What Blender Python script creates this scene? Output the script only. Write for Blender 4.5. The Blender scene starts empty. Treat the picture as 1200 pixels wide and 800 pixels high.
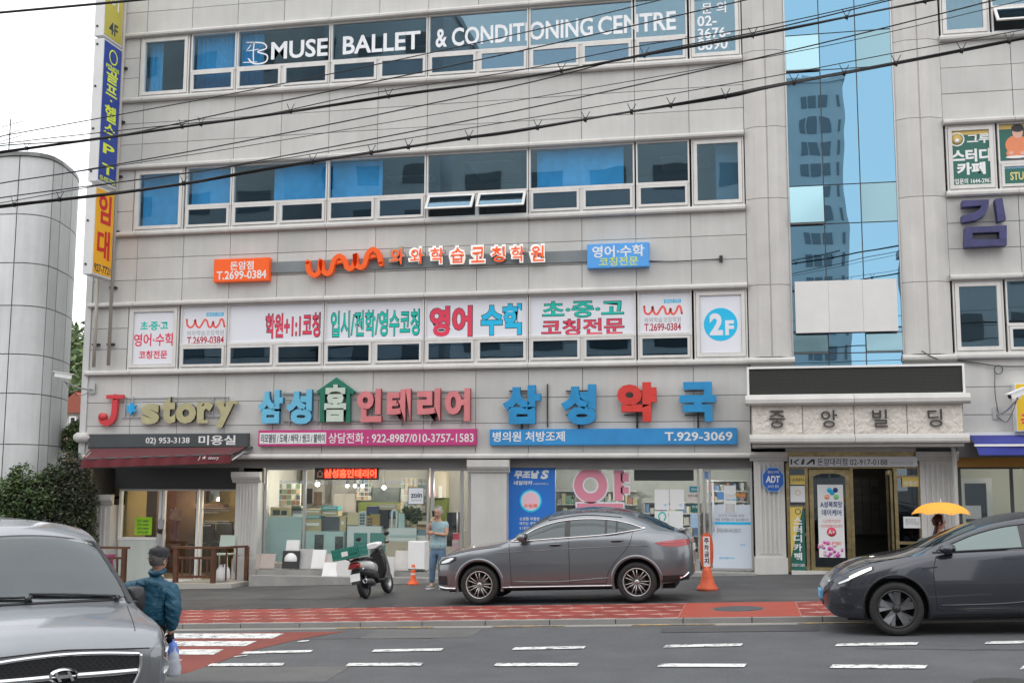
import bpy, bmesh, math, random
import numpy as np
from mathutils import Vector, Matrix
random.seed(7)
S = bpy.context.scene
COL = S.collection
# ---------------------------------------------------------------- camera
FPX = 1360.0                      # focal length for a 1200 px wide picture
yaw, pitch, roll = -0.20072949, 0.1255335, 0.00305719
CAM = np.array([0.0, -26.6, 2.05])
_cy, _sy, _cp, _sp = math.cos(yaw), math.sin(yaw), math.cos(pitch), math.sin(pitch)
_f = np.array([_sy * _cp, _cy * _cp, _sp]); _r = np.array([_cy, -_sy, 0.0]); _u = np.cross(_r, _f)
_cr, _sr = math.cos(roll), math.sin(roll)
RR = np.array([_r * _cr + _u * _sr, _u * _cr - _r * _sr, _f])
cd = bpy.data.cameras.new('camera'); co = bpy.data.objects.new('camera', cd); COL.objects.link(co)
cd.sensor_fit = 'HORIZONTAL'; cd.sensor_width = 36; cd.lens = FPX / 1200 * 36
cd.clip_start = 0.1; cd.clip_end = 2000
mm = Matrix((RR[0], RR[1], -RR[2])).transposed().to_4x4(); mm.translation = Vector(CAM)
co.matrix_world = mm; S.camera = co
# ---------------------------------------------------------------- light
SUN_EL, SUN_AZ = math.radians(58), math.radians(200)
w = bpy.data.worlds.new('World'); S.world = w; w.use_nodes = True
nt = w.node_tree; nt.nodes.clear()
sky = nt.nodes.new('ShaderNodeTexSky'); sky.sky_type = 'NISHITA'; sky.sun_disc = False
sky.sun_elevation = SUN_EL; sky.sun_rotation = SUN_AZ
b1 = nt.nodes.new('ShaderNodeBackground'); b1.inputs[1].default_value = 0.1
nt.links.new(sky.outputs[0], b1.inputs[0])
b2 = nt.nodes.new('ShaderNodeBackground')          # the overcast layer
tc = nt.nodes.new('ShaderNodeTexCoord'); ns = nt.nodes.new('ShaderNodeTexNoise')
ns.inputs['Scale'].default_value = 2.2; ns.inputs['Detail'].default_value = 5
nt.links.new(tc.outputs['Generated'], ns.inputs['Vector'])
rp = nt.nodes.new('ShaderNodeValToRGB')
rp.color_ramp.elements[0].position = 0.3; rp.color_ramp.elements[0].color = (.86, .885, .92, 1)
rp.color_ramp.elements[1].position = 0.7; rp.color_ramp.elements[1].color = (1, 1, 1, 1)
nt.links.new(ns.outputs[0], rp.inputs[0]); nt.links.new(rp.outputs[0], b2.inputs[0])
b2.inputs[1].default_value = 2.0
mx = nt.nodes.new('ShaderNodeMixShader'); mx.inputs[0].default_value = .9
nt.links.new(b1.outputs[0], mx.inputs[1]); nt.links.new(b2.outputs[0], mx.inputs[2])
out = nt.nodes.new('ShaderNodeOutputWorld'); nt.links.new(mx.outputs[0], out.inputs[0])
sd = bpy.data.lights.new('sun', 'SUN'); sd.energy = 0.95; sd.angle = math.radians(70); sd.color = (1, .975, .94)
so = bpy.data.objects.new('sun', sd); COL.objects.link(so)
sdir = Vector((math.sin(SUN_AZ) * math.cos(SUN_EL), math.cos(SUN_AZ) * math.cos(SUN_EL), math.sin(SUN_EL)))
so.rotation_euler = sdir.to_track_quat('Z', 'Y').to_euler()
S.view_settings.view_transform = 'Standard'; S.view_settings.look = 'None'
S.view_settings.exposure = 0; S.view_settings.gamma = 1
S.cycles.max_bounces = 8; S.cycles.transparent_max_bounces = 16; S.cycles.use_denoising = True
S.cycles.sample_clamp_indirect = 3; S.cycles.sample_clamp_direct = 8

# ---------------------------------------------------------------- measuring helpers (photo pixel -> place)
def ray(x, y): return np.array([(x - 600) / FPX, -(y - 400) / FPX, 1.0]) @ RR
def F(x, y, Y=0.0):
    d = ray(x, y); t = (Y - CAM[1]) / d[1]; P = CAM + d * t; return float(P[0]), float(P[2])
def XF(x, y, Y=0.0): return F(x, y, Y)[0]
def ZF(x, y, Y=0.0): return F(x, y, Y)[1]
def gz(X): return .036 * X + .177          # the street climbs to the right
KERB = .07
def G(x, y, dz=0.0):
    d = ray(x, y); t = (.177 + dz - CAM[2]) / (d[2] - .036 * d[0]); P = CAM + d * t
    return float(P[0]), float(P[1]), float(P[2])
# ---------------------------------------------------------------- materials
MATS = {}
def mat(name, col, rough=.6, metal=0, noise=None, bump=None, rand=0, emit=0, coat=0, streak=0, spec=None, alpha=None, emitcol=None, objco=False, trans=0):
    if name in MATS: return MATS[name]
    m = bpy.data.materials.new(name); m.use_nodes = True; MATS[name] = m
    t = m.node_tree; n = t.nodes; p = n['Principled BSDF']; L = t.links.new
    c4 = (*col, 1)
    p.inputs['Base Color'].default_value = c4; p.inputs['Roughness'].default_value = rough
    p.inputs['Metallic'].default_value = metal
    if spec is not None: p.inputs['Specular IOR Level'].default_value = spec
    if coat: p.inputs['Coat Weight'].default_value = coat; p.inputs['Coat Roughness'].default_value = .04
    if trans: p.inputs['Transmission Weight'].default_value = trans
    if emit:
        p.inputs['Emission Color'].default_value = (*(emitcol or col), 1); p.inputs['Emission Strength'].default_value = emit
    if alpha is not None: p.inputs['Alpha'].default_value = alpha
    src = None
    geo = None
    def pos():
        nonlocal geo
        if geo is None:
            if objco: geo = n.new('ShaderNodeTexCoord').outputs['Object']
            else: geo = n.new('ShaderNodeNewGeometry').outputs['Position']
        return geo
    def mul(prev, facout, lo, hi):
        mr = n.new('ShaderNodeMapRange'); mr.inputs[1].default_value = .25; mr.inputs[2].default_value = .75
        mr.inputs[3].default_value = lo; mr.inputs[4].default_value = hi; L(facout, mr.inputs[0])
        vm = n.new('ShaderNodeVectorMath'); vm.operation = 'SCALE'
        if prev is None: vm.inputs[0].default_value = col
        else: L(prev, vm.inputs[0])
        L(mr.outputs[0], vm.inputs['Scale']); return vm.outputs[0]
    if noise:
        for sc, am in (noise if isinstance(noise[0], tuple) else (noise,)):
            ns = n.new('ShaderNodeTexNoise'); ns.inputs['Scale'].default_value = sc; ns.inputs['Detail'].default_value = 4
            L(pos(), ns.inputs['Vector']); src = mul(src, ns.outputs[0], 1 - am, 1 + am)
    if streak:
        mp = n.new('ShaderNodeMapping'); mp.inputs['Scale'].default_value = (3.2, 3.2, .22); L(pos(), mp.inputs[0])
        ns = n.new('ShaderNodeTexNoise'); ns.inputs['Scale'].default_value = 1.6; ns.inputs['Detail'].default_value = 5
        ns.inputs['Roughness'].default_value = .65
        L(mp.outputs[0], ns.inputs['Vector']); src = mul(src, ns.outputs[0], 1 - streak, 1 + streak * .5)
    if rand:
        oi = n.new('ShaderNodeObjectInfo')
        mr = n.new('ShaderNodeMapRange'); mr.inputs[3].default_value = 1 - rand; mr.inputs[4].default_value = 1 + rand
        L(oi.outputs['Random'], mr.inputs[0])
        vm = n.new('ShaderNodeVectorMath'); vm.operation = 'SCALE'
        if src is None: vm.inputs[0].default_value = col
        else: L(src, vm.inputs[0])
        L(mr.outputs[0], vm.inputs['Scale']); src = vm.outputs[0]
    if src is not None: L(src, p.inputs['Base Color'])
    if bump:
        ns = n.new('ShaderNodeTexNoise'); ns.inputs['Scale'].default_value = bump[0]; ns.inputs['Detail'].default_value = 4
        L(pos(), ns.inputs['Vector'])
        bp = n.new('ShaderNodeBump'); bp.inputs['Strength'].default_value = bump[1]
        bp.inputs['Distance'].default_value = bump[2] if len(bump) > 2 else .01
        L(ns.outputs[0], bp.inputs['Height']); L(bp.outputs[0], p.inputs['Normal'])
    return m
def glassmat(name, tint, refl, rcol, rough=0.0, wob=0.0, solid=None):
    """window glass: see-through sheet with a mirror coat"""
    if name in MATS: return MATS[name]
    m = bpy.data.materials.new(name); m.use_nodes = True; MATS[name] = m
    t = m.node_tree; n = t.nodes; n.clear(); L = t.links.new
    tr = n.new('ShaderNodeBsdfDiffuse' if solid else 'ShaderNodeBsdfTransparent'); tr.inputs[0].default_value = (*tint, 1)
    gl = n.new('ShaderNodeBsdfGlossy'); gl.inputs[0].default_value = (*rcol, 1); gl.inputs['Roughness'].default_value = rough
    # Schlick reflectance, the same from both sides of the sheet
    ge0 = n.new('ShaderNodeNewGeometry'); dt = n.new('ShaderNodeVectorMath'); dt.operation = 'DOT_PRODUCT'
    L(ge0.outputs['Incoming'], dt.inputs[0]); L(ge0.outputs['Normal'], dt.inputs[1])
    def mth(op, a, b=None):
        q = n.new('ShaderNodeMath'); q.operation = op; q.use_clamp = op in ('ADD', 'SUBTRACT')
        for i, v in enumerate((a, b)):
            if v is None: continue
            if isinstance(v, (int, float)): q.inputs[i].default_value = v
            else: L(v, q.inputs[i])
        return q.outputs[0]
    ad = mth('ADD', mth('MULTIPLY', mth('POWER', mth('SUBTRACT', 1.0, mth('ABSOLUTE', dt.outputs['Value'])), 5.0), .9), .04 + refl)
    if wob:
        ge = n.new('ShaderNodeNewGeometry'); ns = n.new('ShaderNodeTexNoise'); ns.inputs['Scale'].default_value = .9; ns.inputs['Detail'].default_value = 1
        L(ge.outputs['Position'], ns.inputs['Vector'])
        bp = n.new('ShaderNodeBump'); bp.inputs['Strength'].default_value = wob; bp.inputs['Distance'].default_value = .02
        L(ns.outputs[0], bp.inputs['Height']); L(bp.outputs[0], gl.inputs['Normal'])
    mx = n.new('ShaderNodeMixShader'); L(ad, mx.inputs[0]); L(tr.outputs[0], mx.inputs[1]); L(gl.outputs[0], mx.inputs[2])
    o = n.new('ShaderNodeOutputMaterial'); L(mx.outputs[0], o.inputs[0]); return m
# ---------------------------------------------------------------- object helpers
WL = {}
def link(o): COL.objects.link(o); return o
def tag(o, label, cat, group=None, kind=None):
    if label: o['label'] = label
    if cat: o['category'] = cat
    if group: o['group'] = group
    if kind: o['kind'] = kind
    return o
def root(name, loc=(0, 0, 0), label=None, cat=None, group=None, kind=None):
    o = link(bpy.data.objects.new(name, None)); o.location = loc; o.empty_display_size = .2
    WL[o.name] = Vector(loc); return tag(o, label, cat, group, kind)
def wl(p): return WL.get(p.name, Vector((0, 0, 0))) if p is not None else Vector((0, 0, 0))
class MB:
    def __init__(s): s.v = []; s.f = []; s.m = []; s.sm = []
    def add(s, vs, fs, mi=0, smooth=False):
        k = len(s.v); s.v += [tuple(map(float, v)) for v in vs]
        for q in fs: s.f.append(tuple(k + i for i in q)); s.m.append(mi); s.sm.append(smooth)
        return s
    def box(s, x0, x1, y0, y1, z0, z1, mi=0):
        return s.add([(x0, y0, z0), (x1, y0, z0), (x1, y1, z0), (x0, y1, z0), (x0, y0, z1), (x1, y0, z1), (x1, y1, z1), (x0, y1, z1)],
              [(0, 3, 2, 1), (4, 5, 6, 7), (0, 1, 5, 4), (1, 2, 6, 5), (2, 3, 7, 6), (3, 0, 4, 7)], mi)
    def hexa(s, p, mi=0):   # 8 corners, bottom 4 then top 4
        return s.add(p, [(0, 3, 2, 1), (4, 5, 6, 7), (0, 1, 5, 4), (1, 2, 6, 5), (2, 3, 7, 6), (3, 0, 4, 7)], mi)
    def prism(s, poly, a, b, axis='x', mi=0, smooth=False):
        """poly: 2D points; extruded along axis from a to b. x: (y,z)  y: (x,z)  z: (x,y)"""
        n = len(poly)
        mk = {'x': lambda p, t: (t, p[0], p[1]), 'y': lambda p, t: (p[0], t, p[1]), 'z': lambda p, t: (p[0], p[1], t)}[axis]
        s.add([mk(p, a) for p in poly] + [mk(p, b) for p in poly],
              [(i, (i + 1) % n, n + (i + 1) % n, n + i) for i in range(n)], mi, smooth)
        k = len(s.v) - 2 * n
        s.f += [tuple(range(k + n - 1, k - 1, -1)), tuple(range(k + n, k + 2 * n))]; s.m += [mi, mi]; s.sm += [False, False]
        return s
    def tube(s, pts, r, n=6, mi=0, caps=True, smooth=True):
        pts = [Vector(p) for p in pts]; rs = r if isinstance(r, (list, tuple)) else [r] * len(pts)
        vs = []; up = None
        for i, p in enumerate(pts):
            d = (pts[min(i + 1, len(pts) - 1)] - pts[max(i - 1, 0)]).normalized()
            if up is None: up = Vector((0, 0, 1)) if abs(d.z) < .9 else Vector((1, 0, 0))
            a = d.cross(up).normalized(); up = a.cross(d).normalized(); b = up
            for k in range(n):
                t = 2 * math.pi * k / n; vs.append(p + (a * math.cos(t) + b * math.sin(t)) * rs[i])
        fs = [(i * n + k, i * n + (k + 1) % n, (i + 1) * n + (k + 1) % n, (i + 1) * n + k) for i in range(len(pts) - 1) for k in range(n)]
        s.add(vs, fs, mi, smooth)
        if caps:
            k = len(s.v) - len(vs)
            s.f += [tuple(range(k + n - 1, k - 1, -1)), tuple(range(len(s.v) - n, len(s.v)))]; s.m += [mi, mi]; s.sm += [False, False]
        return s
    def lathe(s, prof, cx=0, cy=0, cz=0, n=16, mi=0, axis='z', smooth=True, cap=True):
        vs = []; prof = list(prof)
        if len(prof) >= 4 and prof[0][0] > 1e-4 and abs(prof[0][0] - prof[-1][0]) < 1e-6 and prof[0] != prof[-1] and (len(prof) > 4 or abs(prof[1][1] - prof[0][1]) < 1e-6): prof.append(prof[0])
        ring = prof[0] == prof[-1] or not cap
        for r, h in prof:
            for k in range(n):
                t = 2 * math.pi * k / n; a, b = r * math.cos(t), r * math.sin(t)
                vs.append({'z': (cx + a, cy + b, cz + h), 'y': (cx + a, cy + h, cz + b), 'x': (cx + h, cy + a, cz + b)}[axis])
        fs = [(i * n + k, i * n + (k + 1) % n, (i + 1) * n + (k + 1) % n, (i + 1) * n + k) for i in range(len(prof) - 1) for k in range(n)]
        s.add(vs, fs, mi, smooth)
        k = len(s.v) - len(vs)
        if prof[0][0] > 1e-4 and not ring: s.f.append(tuple(range(k + n - 1, k - 1, -1))); s.m.append(mi); s.sm.append(False)
        if prof[-1][0] > 1e-4 and not ring: s.f.append(tuple(range(len(s.v) - n, len(s.v)))); s.m.append(mi); s.sm.append(False)
        return s
    def ell(s, c, r, n=12, m=8, mi=0):
        pr = [(math.sin(math.pi * i / m), -math.cos(math.pi * i / m)) for i in range(m + 1)]
        vs = [(c[0] + r[0] * a * math.cos(2 * math.pi * k / n), c[1] + r[1] * a * math.sin(2 * math.pi * k / n), c[2] + r[2] * h) for a, h in pr for k in range(n)]
        fs = [(i * n + k, i * n + (k + 1) % n, (i + 1) * n + (k + 1) % n, (i + 1) * n + k) for i in range(m) for k in range(n)]
        return s.add(vs, fs, mi, True)
    def grid(s, P, mi=0, smooth=True, closeu=False):
        """P[i][j] points"""
        a, b = len(P), len(P[0])
        return s.add([p for r in P for p in r], [(i * b + j, i * b + (j + 1) % b, (i + 1) * b + (j + 1) % b, (i + 1) * b + j)
               for i in range(a - 1) for j in range(b if closeu else b - 1)], mi, smooth)
    def quad(s, a, b, c, d, mi=0): return s.add([a, b, c, d], [(0, 1, 2, 3)], mi)
    def mesh(s, name, mats, off=Vector((0, 0, 0))):
        me = bpy.data.meshes.new(name)
        me.from_pydata([(v[0] - off.x, v[1] - off.y, v[2] - off.z) for v in s.v], [], s.f)
        for m in (mats if isinstance(mats, (list, tuple)) else [mats]): me.materials.append(m)
        me.polygons.foreach_set('material_index', s.m); me.polygons.foreach_set('use_smooth', s.sm)
        bm = bmesh.new(); bm.from_mesh(me); bmesh.ops.remove_doubles(bm, verts=bm.verts, dist=1e-5)
        bmesh.ops.recalc_face_normals(bm, faces=bm.faces) if s.fixn else None
        bm.to_mesh(me); bm.free(); me.update(); return me
    fixn = True
    def build(s, name, mats, parent=None, origin=None):
        off = wl(parent) if parent is not None else (Vector(origin) if origin else Vector((0, 0, 0)))
        o = link(bpy.data.objects.new(name, s.mesh(name, mats, off)))
        if parent is not None: o.parent = parent
        elif origin: o.location = origin
        WL[o.name] = off if parent is not None or origin else Vector((0, 0, 0))
        return o
UB = {}
def ubox(name, x0, x1, y0, y1, z0, z1, m, parent=None):
    """a box that shares its mesh data with all boxes of the same name and material"""
    k = (name, m.name)
    if k not in UB: UB[k] = MB().box(-.5, .5, -.5, .5, -.5, .5).mesh(name, m)
    o = link(bpy.data.objects.new(name, UB[k])); c = Vector(((x0 + x1) / 2, (y0 + y1) / 2, (z0 + z1) / 2))
    o.location = c - wl(parent); o.scale = (x1 - x0, y1 - y0, z1 - z0)
    if parent is not None: o.parent = parent
    WL[o.name] = c
    return o
def copy_tree(o, parent=None):
    c = o.copy(); COL.objects.link(c)
    if parent is not None: c.parent = parent
    WL[c.name] = wl(o)
    for ch in list(o.children): copy_tree(ch, c)
    return c
def glyphs(s, bold=0.0, depth=0.0, shear=0, res=3, bev=0):
    cu = bpy.data.curves.new('lettering', 'FONT'); cu.body = s; cu.size = 1; cu.offset = bold; cu.extrude = depth
    cu.resolution_u = res; cu.shear = shear; cu.bevel_depth = bev; cu.bevel_resolution = 0; cu.align_x = 'LEFT'; cu.space_line = .8
    o = bpy.data.objects.new('lettering', cu); me = o.to_mesh().copy(); o.to_mesh_clear()
    bpy.data.objects.remove(o); bpy.data.curves.remove(cu)
    return me
GC = {}
def write(s, x0, x1, z0, z1, Y, m, parent, bold=.015, depth=0.004, name='lettering', side=None, facing='y', shear=0, X=None, keep=False, label=None, fn=None):
    """lettering fitted to a box. facing y: on a plane Y=const read from the street;  facing x: on a plane X=const, x0..x1 then being Y values
    depth = thickness in metres (front face stands proud of the plane by it)"""
    key = (s, round(bold, 4), shear)
    if key not in GC:
        me = glyphs(s, bold, .5, shear)
        v = np.array([q.co[:] for q in me.vertices]) if len(me.vertices) else np.zeros((1, 3))
        GC[key] = (v, [tuple(p.vertices) for p in me.polygons], [abs(p.normal.z) for p in me.polygons]); bpy.data.meshes.remove(me)
    v, fs, nz = GC[key]
    mn, mxx = v.min(0), v.max(0); sz = np.maximum(mxx - mn, 1e-6)
    sx = (x1 - x0) / sz[0]; szz = (z1 - z0) / sz[1]
    if keep:
        sx = szz = min(sx, szz); cx = (x0 + x1) / 2; x0 = cx - sz[0] * sx / 2; cz = (z0 + z1) / 2; z0 = cz - sz[1] * szz / 2
    a = x0 + (v[:, 0] - mn[0]) * sx; h = z0 + (v[:, 1] - mn[1]) * szz; d = (v[:, 2] + .5) * depth
    if facing == 'y': P = np.stack([a, Y - d, h], 1)
    else: P = np.stack([Y + d, a, h], 1)
    if fn: P = np.array([fn(*p) for p in P])
    off = wl(parent)
    me = bpy.data.meshes.new(name); me.from_pydata([tuple(p - np.array(off)) for p in P], [], fs)
    me.materials.append(m)
    if side is not None:
        me.materials.append(side)
        me.polygons.foreach_set('material_index', [0 if q > .5 else 1 for q in nz])
    me.update()
    o = link(bpy.data.objects.new(name, me)); o.parent = parent; WL[o.name] = off
    if label: o['label'] = label
    return o
def wpx(s, box, Y, m, parent, **k):
    x0, z1 = F(box[0], box[1], Y); x1, z0 = F(box[2], box[3], Y)
    return write(s, x0, x1, z0, z1, Y, m, parent, **k)
def smooth_path(pts, n=6):
    pts = [Vector(p) for p in pts]; o = []
    for i in range(len(pts) - 1):
        p0 = pts[max(i - 1, 0)]; p1 = pts[i]; p2 = pts[i + 1]; p3 = pts[min(i + 2, len(pts) - 1)]
        for k in range(n):
            t = k / n
            o.append(.5 * ((2 * p1) + (p2 - p0) * t + (2 * p0 - 5 * p1 + 4 * p2 - p3) * t * t + (3 * p1 - p0 - 3 * p2 + p3) * t ** 3))
    return o + [pts[-1]]
# ================================================================ materials of the place
STONE = mat('grey_stone', (.525, .520, .500), .6, noise=((.4, .06), (1.6, .05), (60, .05)), streak=.07, rand=.05, bump=(35, .15, .004))
STONE2 = mat('pale_stone', (.545, .53, .505), .6, noise=((2.0, .07), (70, .05)), streak=.09, rand=.03, bump=(40, .15, .004))
ROUGHST = mat('split_stone', (.66, .62, .56), .75, noise=((6, .12), (40, .08)), bump=(9, .9, .05))
JOINT = mat('joint_grey', (.25, .245, .24), .9)  # grey backing colour behind the panels, seen in their joints
FRAME = mat('window_frame_white', (.66, .645, .62), .45, noise=(3, .06), streak=.1)
FRAMED = mat('window_frame_edge', (.10, .10, .10), .6)
CURT = mat('blue_curtain', (.035, .40, .74), .8, noise=(8, .12))
CURTL = mat('blue_curtain_bright', (.03, .42, .80), .8, noise=(5, .12))
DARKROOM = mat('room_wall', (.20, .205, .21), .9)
GL_UP = glassmat('glass_upper', (.90, .94, .97), .10, (.58, .86, 1.0), wob=.12)
GL_SM = glassmat('glass_small', (.60, .68, .74), .12, (.5, .76, .95), wob=.1)
GL_CW = glassmat('glass_curtain_wall', (.05, .09, .12), .44, (.36, .68, .92), wob=.10)
GL_CW2 = glassmat('glass_curtain_wall_pale', (.08, .12, .14), .42, (.46, .72, .80), rough=.09, wob=.1)
GL_SHOP = glassmat('glass_shop', (.94, .97, .96), .0, (.9, .95, 1))
ALU = mat('aluminium', (.50, .50, .50), .35, .6)
WHITE = mat('white_paint', (.78, .78, .77), .5, noise=(4, .03))
FILM = mat('white_film', (.74, .75, .80), .35)
BLACK = mat('black_paint', (.02, .02, .022), .45)
DGREY = mat('dark_grey_paint', (.07, .075, .08), .5)
RED = mat('print_red', (.72, .045, .10), .5)
TEAL = mat('print_teal', (.0, .50, .40), .5)
CYAN = mat('print_cyan', (.01, .48, .78), .5)
GREYP = mat('print_grey', (.33, .33, .34), .5)
ORANGE = mat('orange_plastic', (.95, .165, .02), .4)
OUTL = mat('print_outline', (.03, .05, .06), .5)
BRASS = mat('brass', (.33, .265, .14), .34, .8, noise=((10, .25), (3, .25)))
# ================================================================ ground
def slab(name, x0, x1, y0, y1, dz, thick, m, parent=None, kind='structure', nx=1):
    b = MB(); P = [(x, y, gz(x) + dz) for x in (x0, x1) for y in (y0, y1)]
    b.hexa([(x0, y0, gz(x0) + dz - thick), (x1, y0, gz(x1) + dz - thick), (x1, y1, gz(x1) + dz - thick), (x0, y1, gz(x0) + dz - thick),
            (x0, y0, gz(x0) + dz), (x1, y0, gz(x1) + dz), (x1, y1, gz(x1) + dz), (x0, y1, gz(x0) + dz)])
    o = b.build(name, m, parent)
    if kind and parent is None: o['kind'] = kind
    return o
ASPH = mat('road_asphalt', (.086, .089, .094), .72, noise=((.35, .20), (1.7, .14), (55, .30), (160, .35)), streak=0, bump=(120, .5, .01))
ASPH2 = mat('pavement_asphalt', (.062, .062, .064), .72, noise=((.6, .22), (2.5, .12), (50, .22), (150, .22)), bump=(90, .4, .01))
CONC = mat('gutter_concrete', (.27, .25, .225), .85, noise=((1.2, .15), (30, .12)), bump=(60, .3, .006))
KERBM = mat('kerb_granite', (.25, .245, .235), .8, noise=((2, .15), (60, .2)))
PAINT = mat('road_paint_white', (.70, .70, .68), .7, noise=((3, .08), (40, .12)))
YELP = mat('road_paint_yellow', (.50, .30, .07), .7, noise=((2, .2), (30, .2)))
REDP = mat('red_road_surface', (.20, .045, .032), .8, noise=((1.2, .18), (40, .18), (110, .2)), bump=(90, .4, .008))
REDS = mat('red_smooth_surface', (.34, .058, .034), .7, noise=((1.5, .08), (60, .08)))
PAVER = mat('red_paver', (.25, .040, .030), .7, noise=((1.0, .18), (50, .18)), rand=.12, bump=(70, .3, .006))
JOINTP = mat('paver_joint', (.45, .27, .22), .85, noise=(20, .1))
# worn road paint: the asphalt shows through where noise bites
def worn(m, amt=.44):
    t = m.node_tree; n = t.nodes; p = n['Principled BSDF']; L = t.links.new; ge = n.new('ShaderNodeNewGeometry')
    ns = n.new('ShaderNodeTexNoise'); ns.inputs['Scale'].default_value = 7; ns.inputs['Detail'].default_value = 9; ns.inputs['Roughness'].default_value = .8; L(ge.outputs['Position'], ns.inputs['Vector'])
    r_ = n.new('ShaderNodeValToRGB'); r_.color_ramp.elements[0].position = amt - .035; r_.color_ramp.elements[1].position = amt + .03; L(ns.outputs[0], r_.inputs[0])
    mx = n.new('ShaderNodeMix'); mx.data_type = 'RGBA'; L(r_.outputs[0], mx.inputs['Factor']); mx.inputs['A'].default_value = (.12, .12, .12, 1)
    src = p.inputs['Base Color'].links[0].from_socket; L(src, mx.inputs['B']); L(mx.outputs['Result'], p.inputs['Base Color'])
worn(PAINT, .455); worn(YELP, .50)
slab('ground', -300, 300, -400, 300, -.6, .3, mat('far_ground', (.16, .155, .14), .9, noise=(.1, .2)))
road = slab('road', -70, 70, -23.5, -8.81, -KERB, .4, ASPH)
slab('pavement', -70, 70, -8.80, 1.0, 0, .45, ASPH2)
slab('far_pavement', -70, 70, -60, -23.5, .05, .45, CONC)
gut = slab('gutter', -70, 70, -9.16, -8.905, -KERB + .004, .02, CONC)
# kerb stones one by one
kr = root('kerb', (0, -8.85, 0), kind='structure')
x = -16.0
while x < 9.5:
    o = MB().hexa([(x, -8.9, gz(x) - .3), (x + .985, -8.9, gz(x + .985) - .3), (x + .985, -8.78, gz(x + .985) - .3), (x, -8.78, gz(x) - .3),
                   (x, -8.9, gz(x) + .006), (x + .985, -8.9, gz(x + .985) + .006), (x + .985, -8.78, gz(x + .985) + .006), (x, -8.78, gz(x) + .006)])
    o.build('kerb_stone', KERBM, kr); x += 1.0
# road markings (flat paint) laid on the road
def gpoly(name, pts, m, parent, dz):
    n = len(pts); P = [(p[0], p[1], gz(p[0]) + dz) for p in pts]
    return MB().add(P, [tuple(range(n))]).build(name, m, parent)
def gline(name, a, b, wd, m, parent, dz, skew=0):
    (x0, y0), (x1, y1) = a, b; h = wd / 2
    return gpoly(name, [(x0 - skew, y0 - h), (x1 - skew, y1 - h), (x1 + skew, y1 + h), (x0 + skew, y0 + h)], m, parent, dz)
RZ = -KERB + .004
def gp(px, py): X, Y, Z = G(px, py, -KERB); return (X, Y)
red = gpoly('red_crossing_surface', [gp(-40, 790), gp(217, 789), gp(295, 762), gp(345, 750), gp(405, 739.5), gp(-40, 745)][::-1][::-1], REDP, road, RZ)
for (a, b, y0, y1, sk) in ((-30, 333, 742.3, 748, 14), (-30, 301, 751.2, 757, 14), (-30, 262, 761, 767, 12), (-30, 214, 773, 776.5, 10)):
    gpoly('crossing_bar', [gp(a, y1), gp(b - sk, y1), gp(b, y0), gp(a, y0)], PAINT, road, RZ + .004)
for (a, b, ya, yb, t) in ((284, 366, 765.0, 763.0, 2.6), (437, 519, 762.6, 761.2, 2.8), (601.5, 686, 760.2, 758.6, 2.9), (779, 870, 757.4, 755.6, 3.0), (980, 1076, 755.8, 754.2, 3.0), (1155, 1250, 753.4, 751.6, 3.0), (275, 290, 769.5, 768, 1.5), (350, 362, 751.5, 751, 1.6)):
    gpoly('lane_dash', [gp(a - 2, ya + t / 2), gp(b - 2, yb + t / 2), gp(b + 1, yb - t / 2), gp(a + 2, ya - t / 2)], PAINT, road, RZ + .006)
for (a, b, ya, yb, t) in ((245, 333, 779.2, 778.6, 3.2), (407, 495, 778.8, 778.5, 3.3), (580, 678, 779, 778.8, 3.5), (772, 874, 779.6, 780, 3.7), (974, 1086, 781, 781.6, 4.0), (1197, 1300, 782.6, 783.4, 4.0)):
    gpoly('lane_dash', [gp(a - 2, ya + t / 2), gp(b - 2, yb + t / 2), gp(b + 1, yb - t / 2), gp(a + 2, ya - t / 2)], PAINT, road, RZ + .006)
for (a, b) in ((395, 508), (577, 661), (740, 838), (935, 1015)):
    gline('yellow_dash', (XF(a, 731, -9.1), -9.10), (XF(b, 731, -9.1), -9.10), .10, YELP, gut, RZ + .008)
patch = gpoly('road_patch', [gp(775, 735.2), gp(775, 741), gp(960, 739), gp(960, 731.5)][::-1], mat('fresh_asphalt', (.07, .07, .072), .85, noise=((2, .15), (120, .3))), road, RZ + .002)
# sealed cracks, patches and covers in the asphalt
TAR = mat('tar_seal', (.030, .030, .032), .6); ASPH3 = mat('patched_asphalt', (.066, .067, .070), .85, noise=((1.5, .2), (120, .35)), bump=(120, .5, .01)); ASPH4 = mat('worn_asphalt', (.118, .116, .113), .85, noise=((1.5, .15), (90, .35)), bump=(120, .5, .01))
rc = random.Random(4)
for (xa, ya, xb, yb) in ((-8.2, -10.3, -4.4, -10.5), (1.2, -11.8, 4.5, -12.1)):
    n_ = 26; L_, R2 = [], []; dx, dy = xb - xa, yb - ya; ln = math.hypot(dx, dy); nx_, ny_ = -dy / ln, dx / ln; of = 0
    for i in range(n_ + 1):
        of += rc.uniform(-.035, .035); w_ = rc.uniform(.006, .018); X, Y = xa + dx * i / n_ + nx_ * of, ya + dy * i / n_ + ny_ * of; L_.append((X + nx_ * w_, Y + ny_ * w_)); R2.append((X - nx_ * w_, Y - ny_ * w_))
    b = MB().grid([[(p[0], p[1], gz(p[0]) + RZ - .0005), (q[0], q[1], gz(q[0]) + RZ - .0005)] for p, q in zip(L_, R2)], 0, False); b.build('road_crack', TAR, road)
gpoly('road_patch', [(-5.6, -9.3), (-5.5, -10.4), (-3.9, -10.35), (-3.95, -9.25)][::-1], ASPH4, road, RZ - .001); gpoly('road_patch', [(-7.5, -13.1), (-7.4, -14.2), (-4.6, -14.2), (-4.7, -13.05)][::-1], ASPH4, road, RZ - .001)
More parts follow.
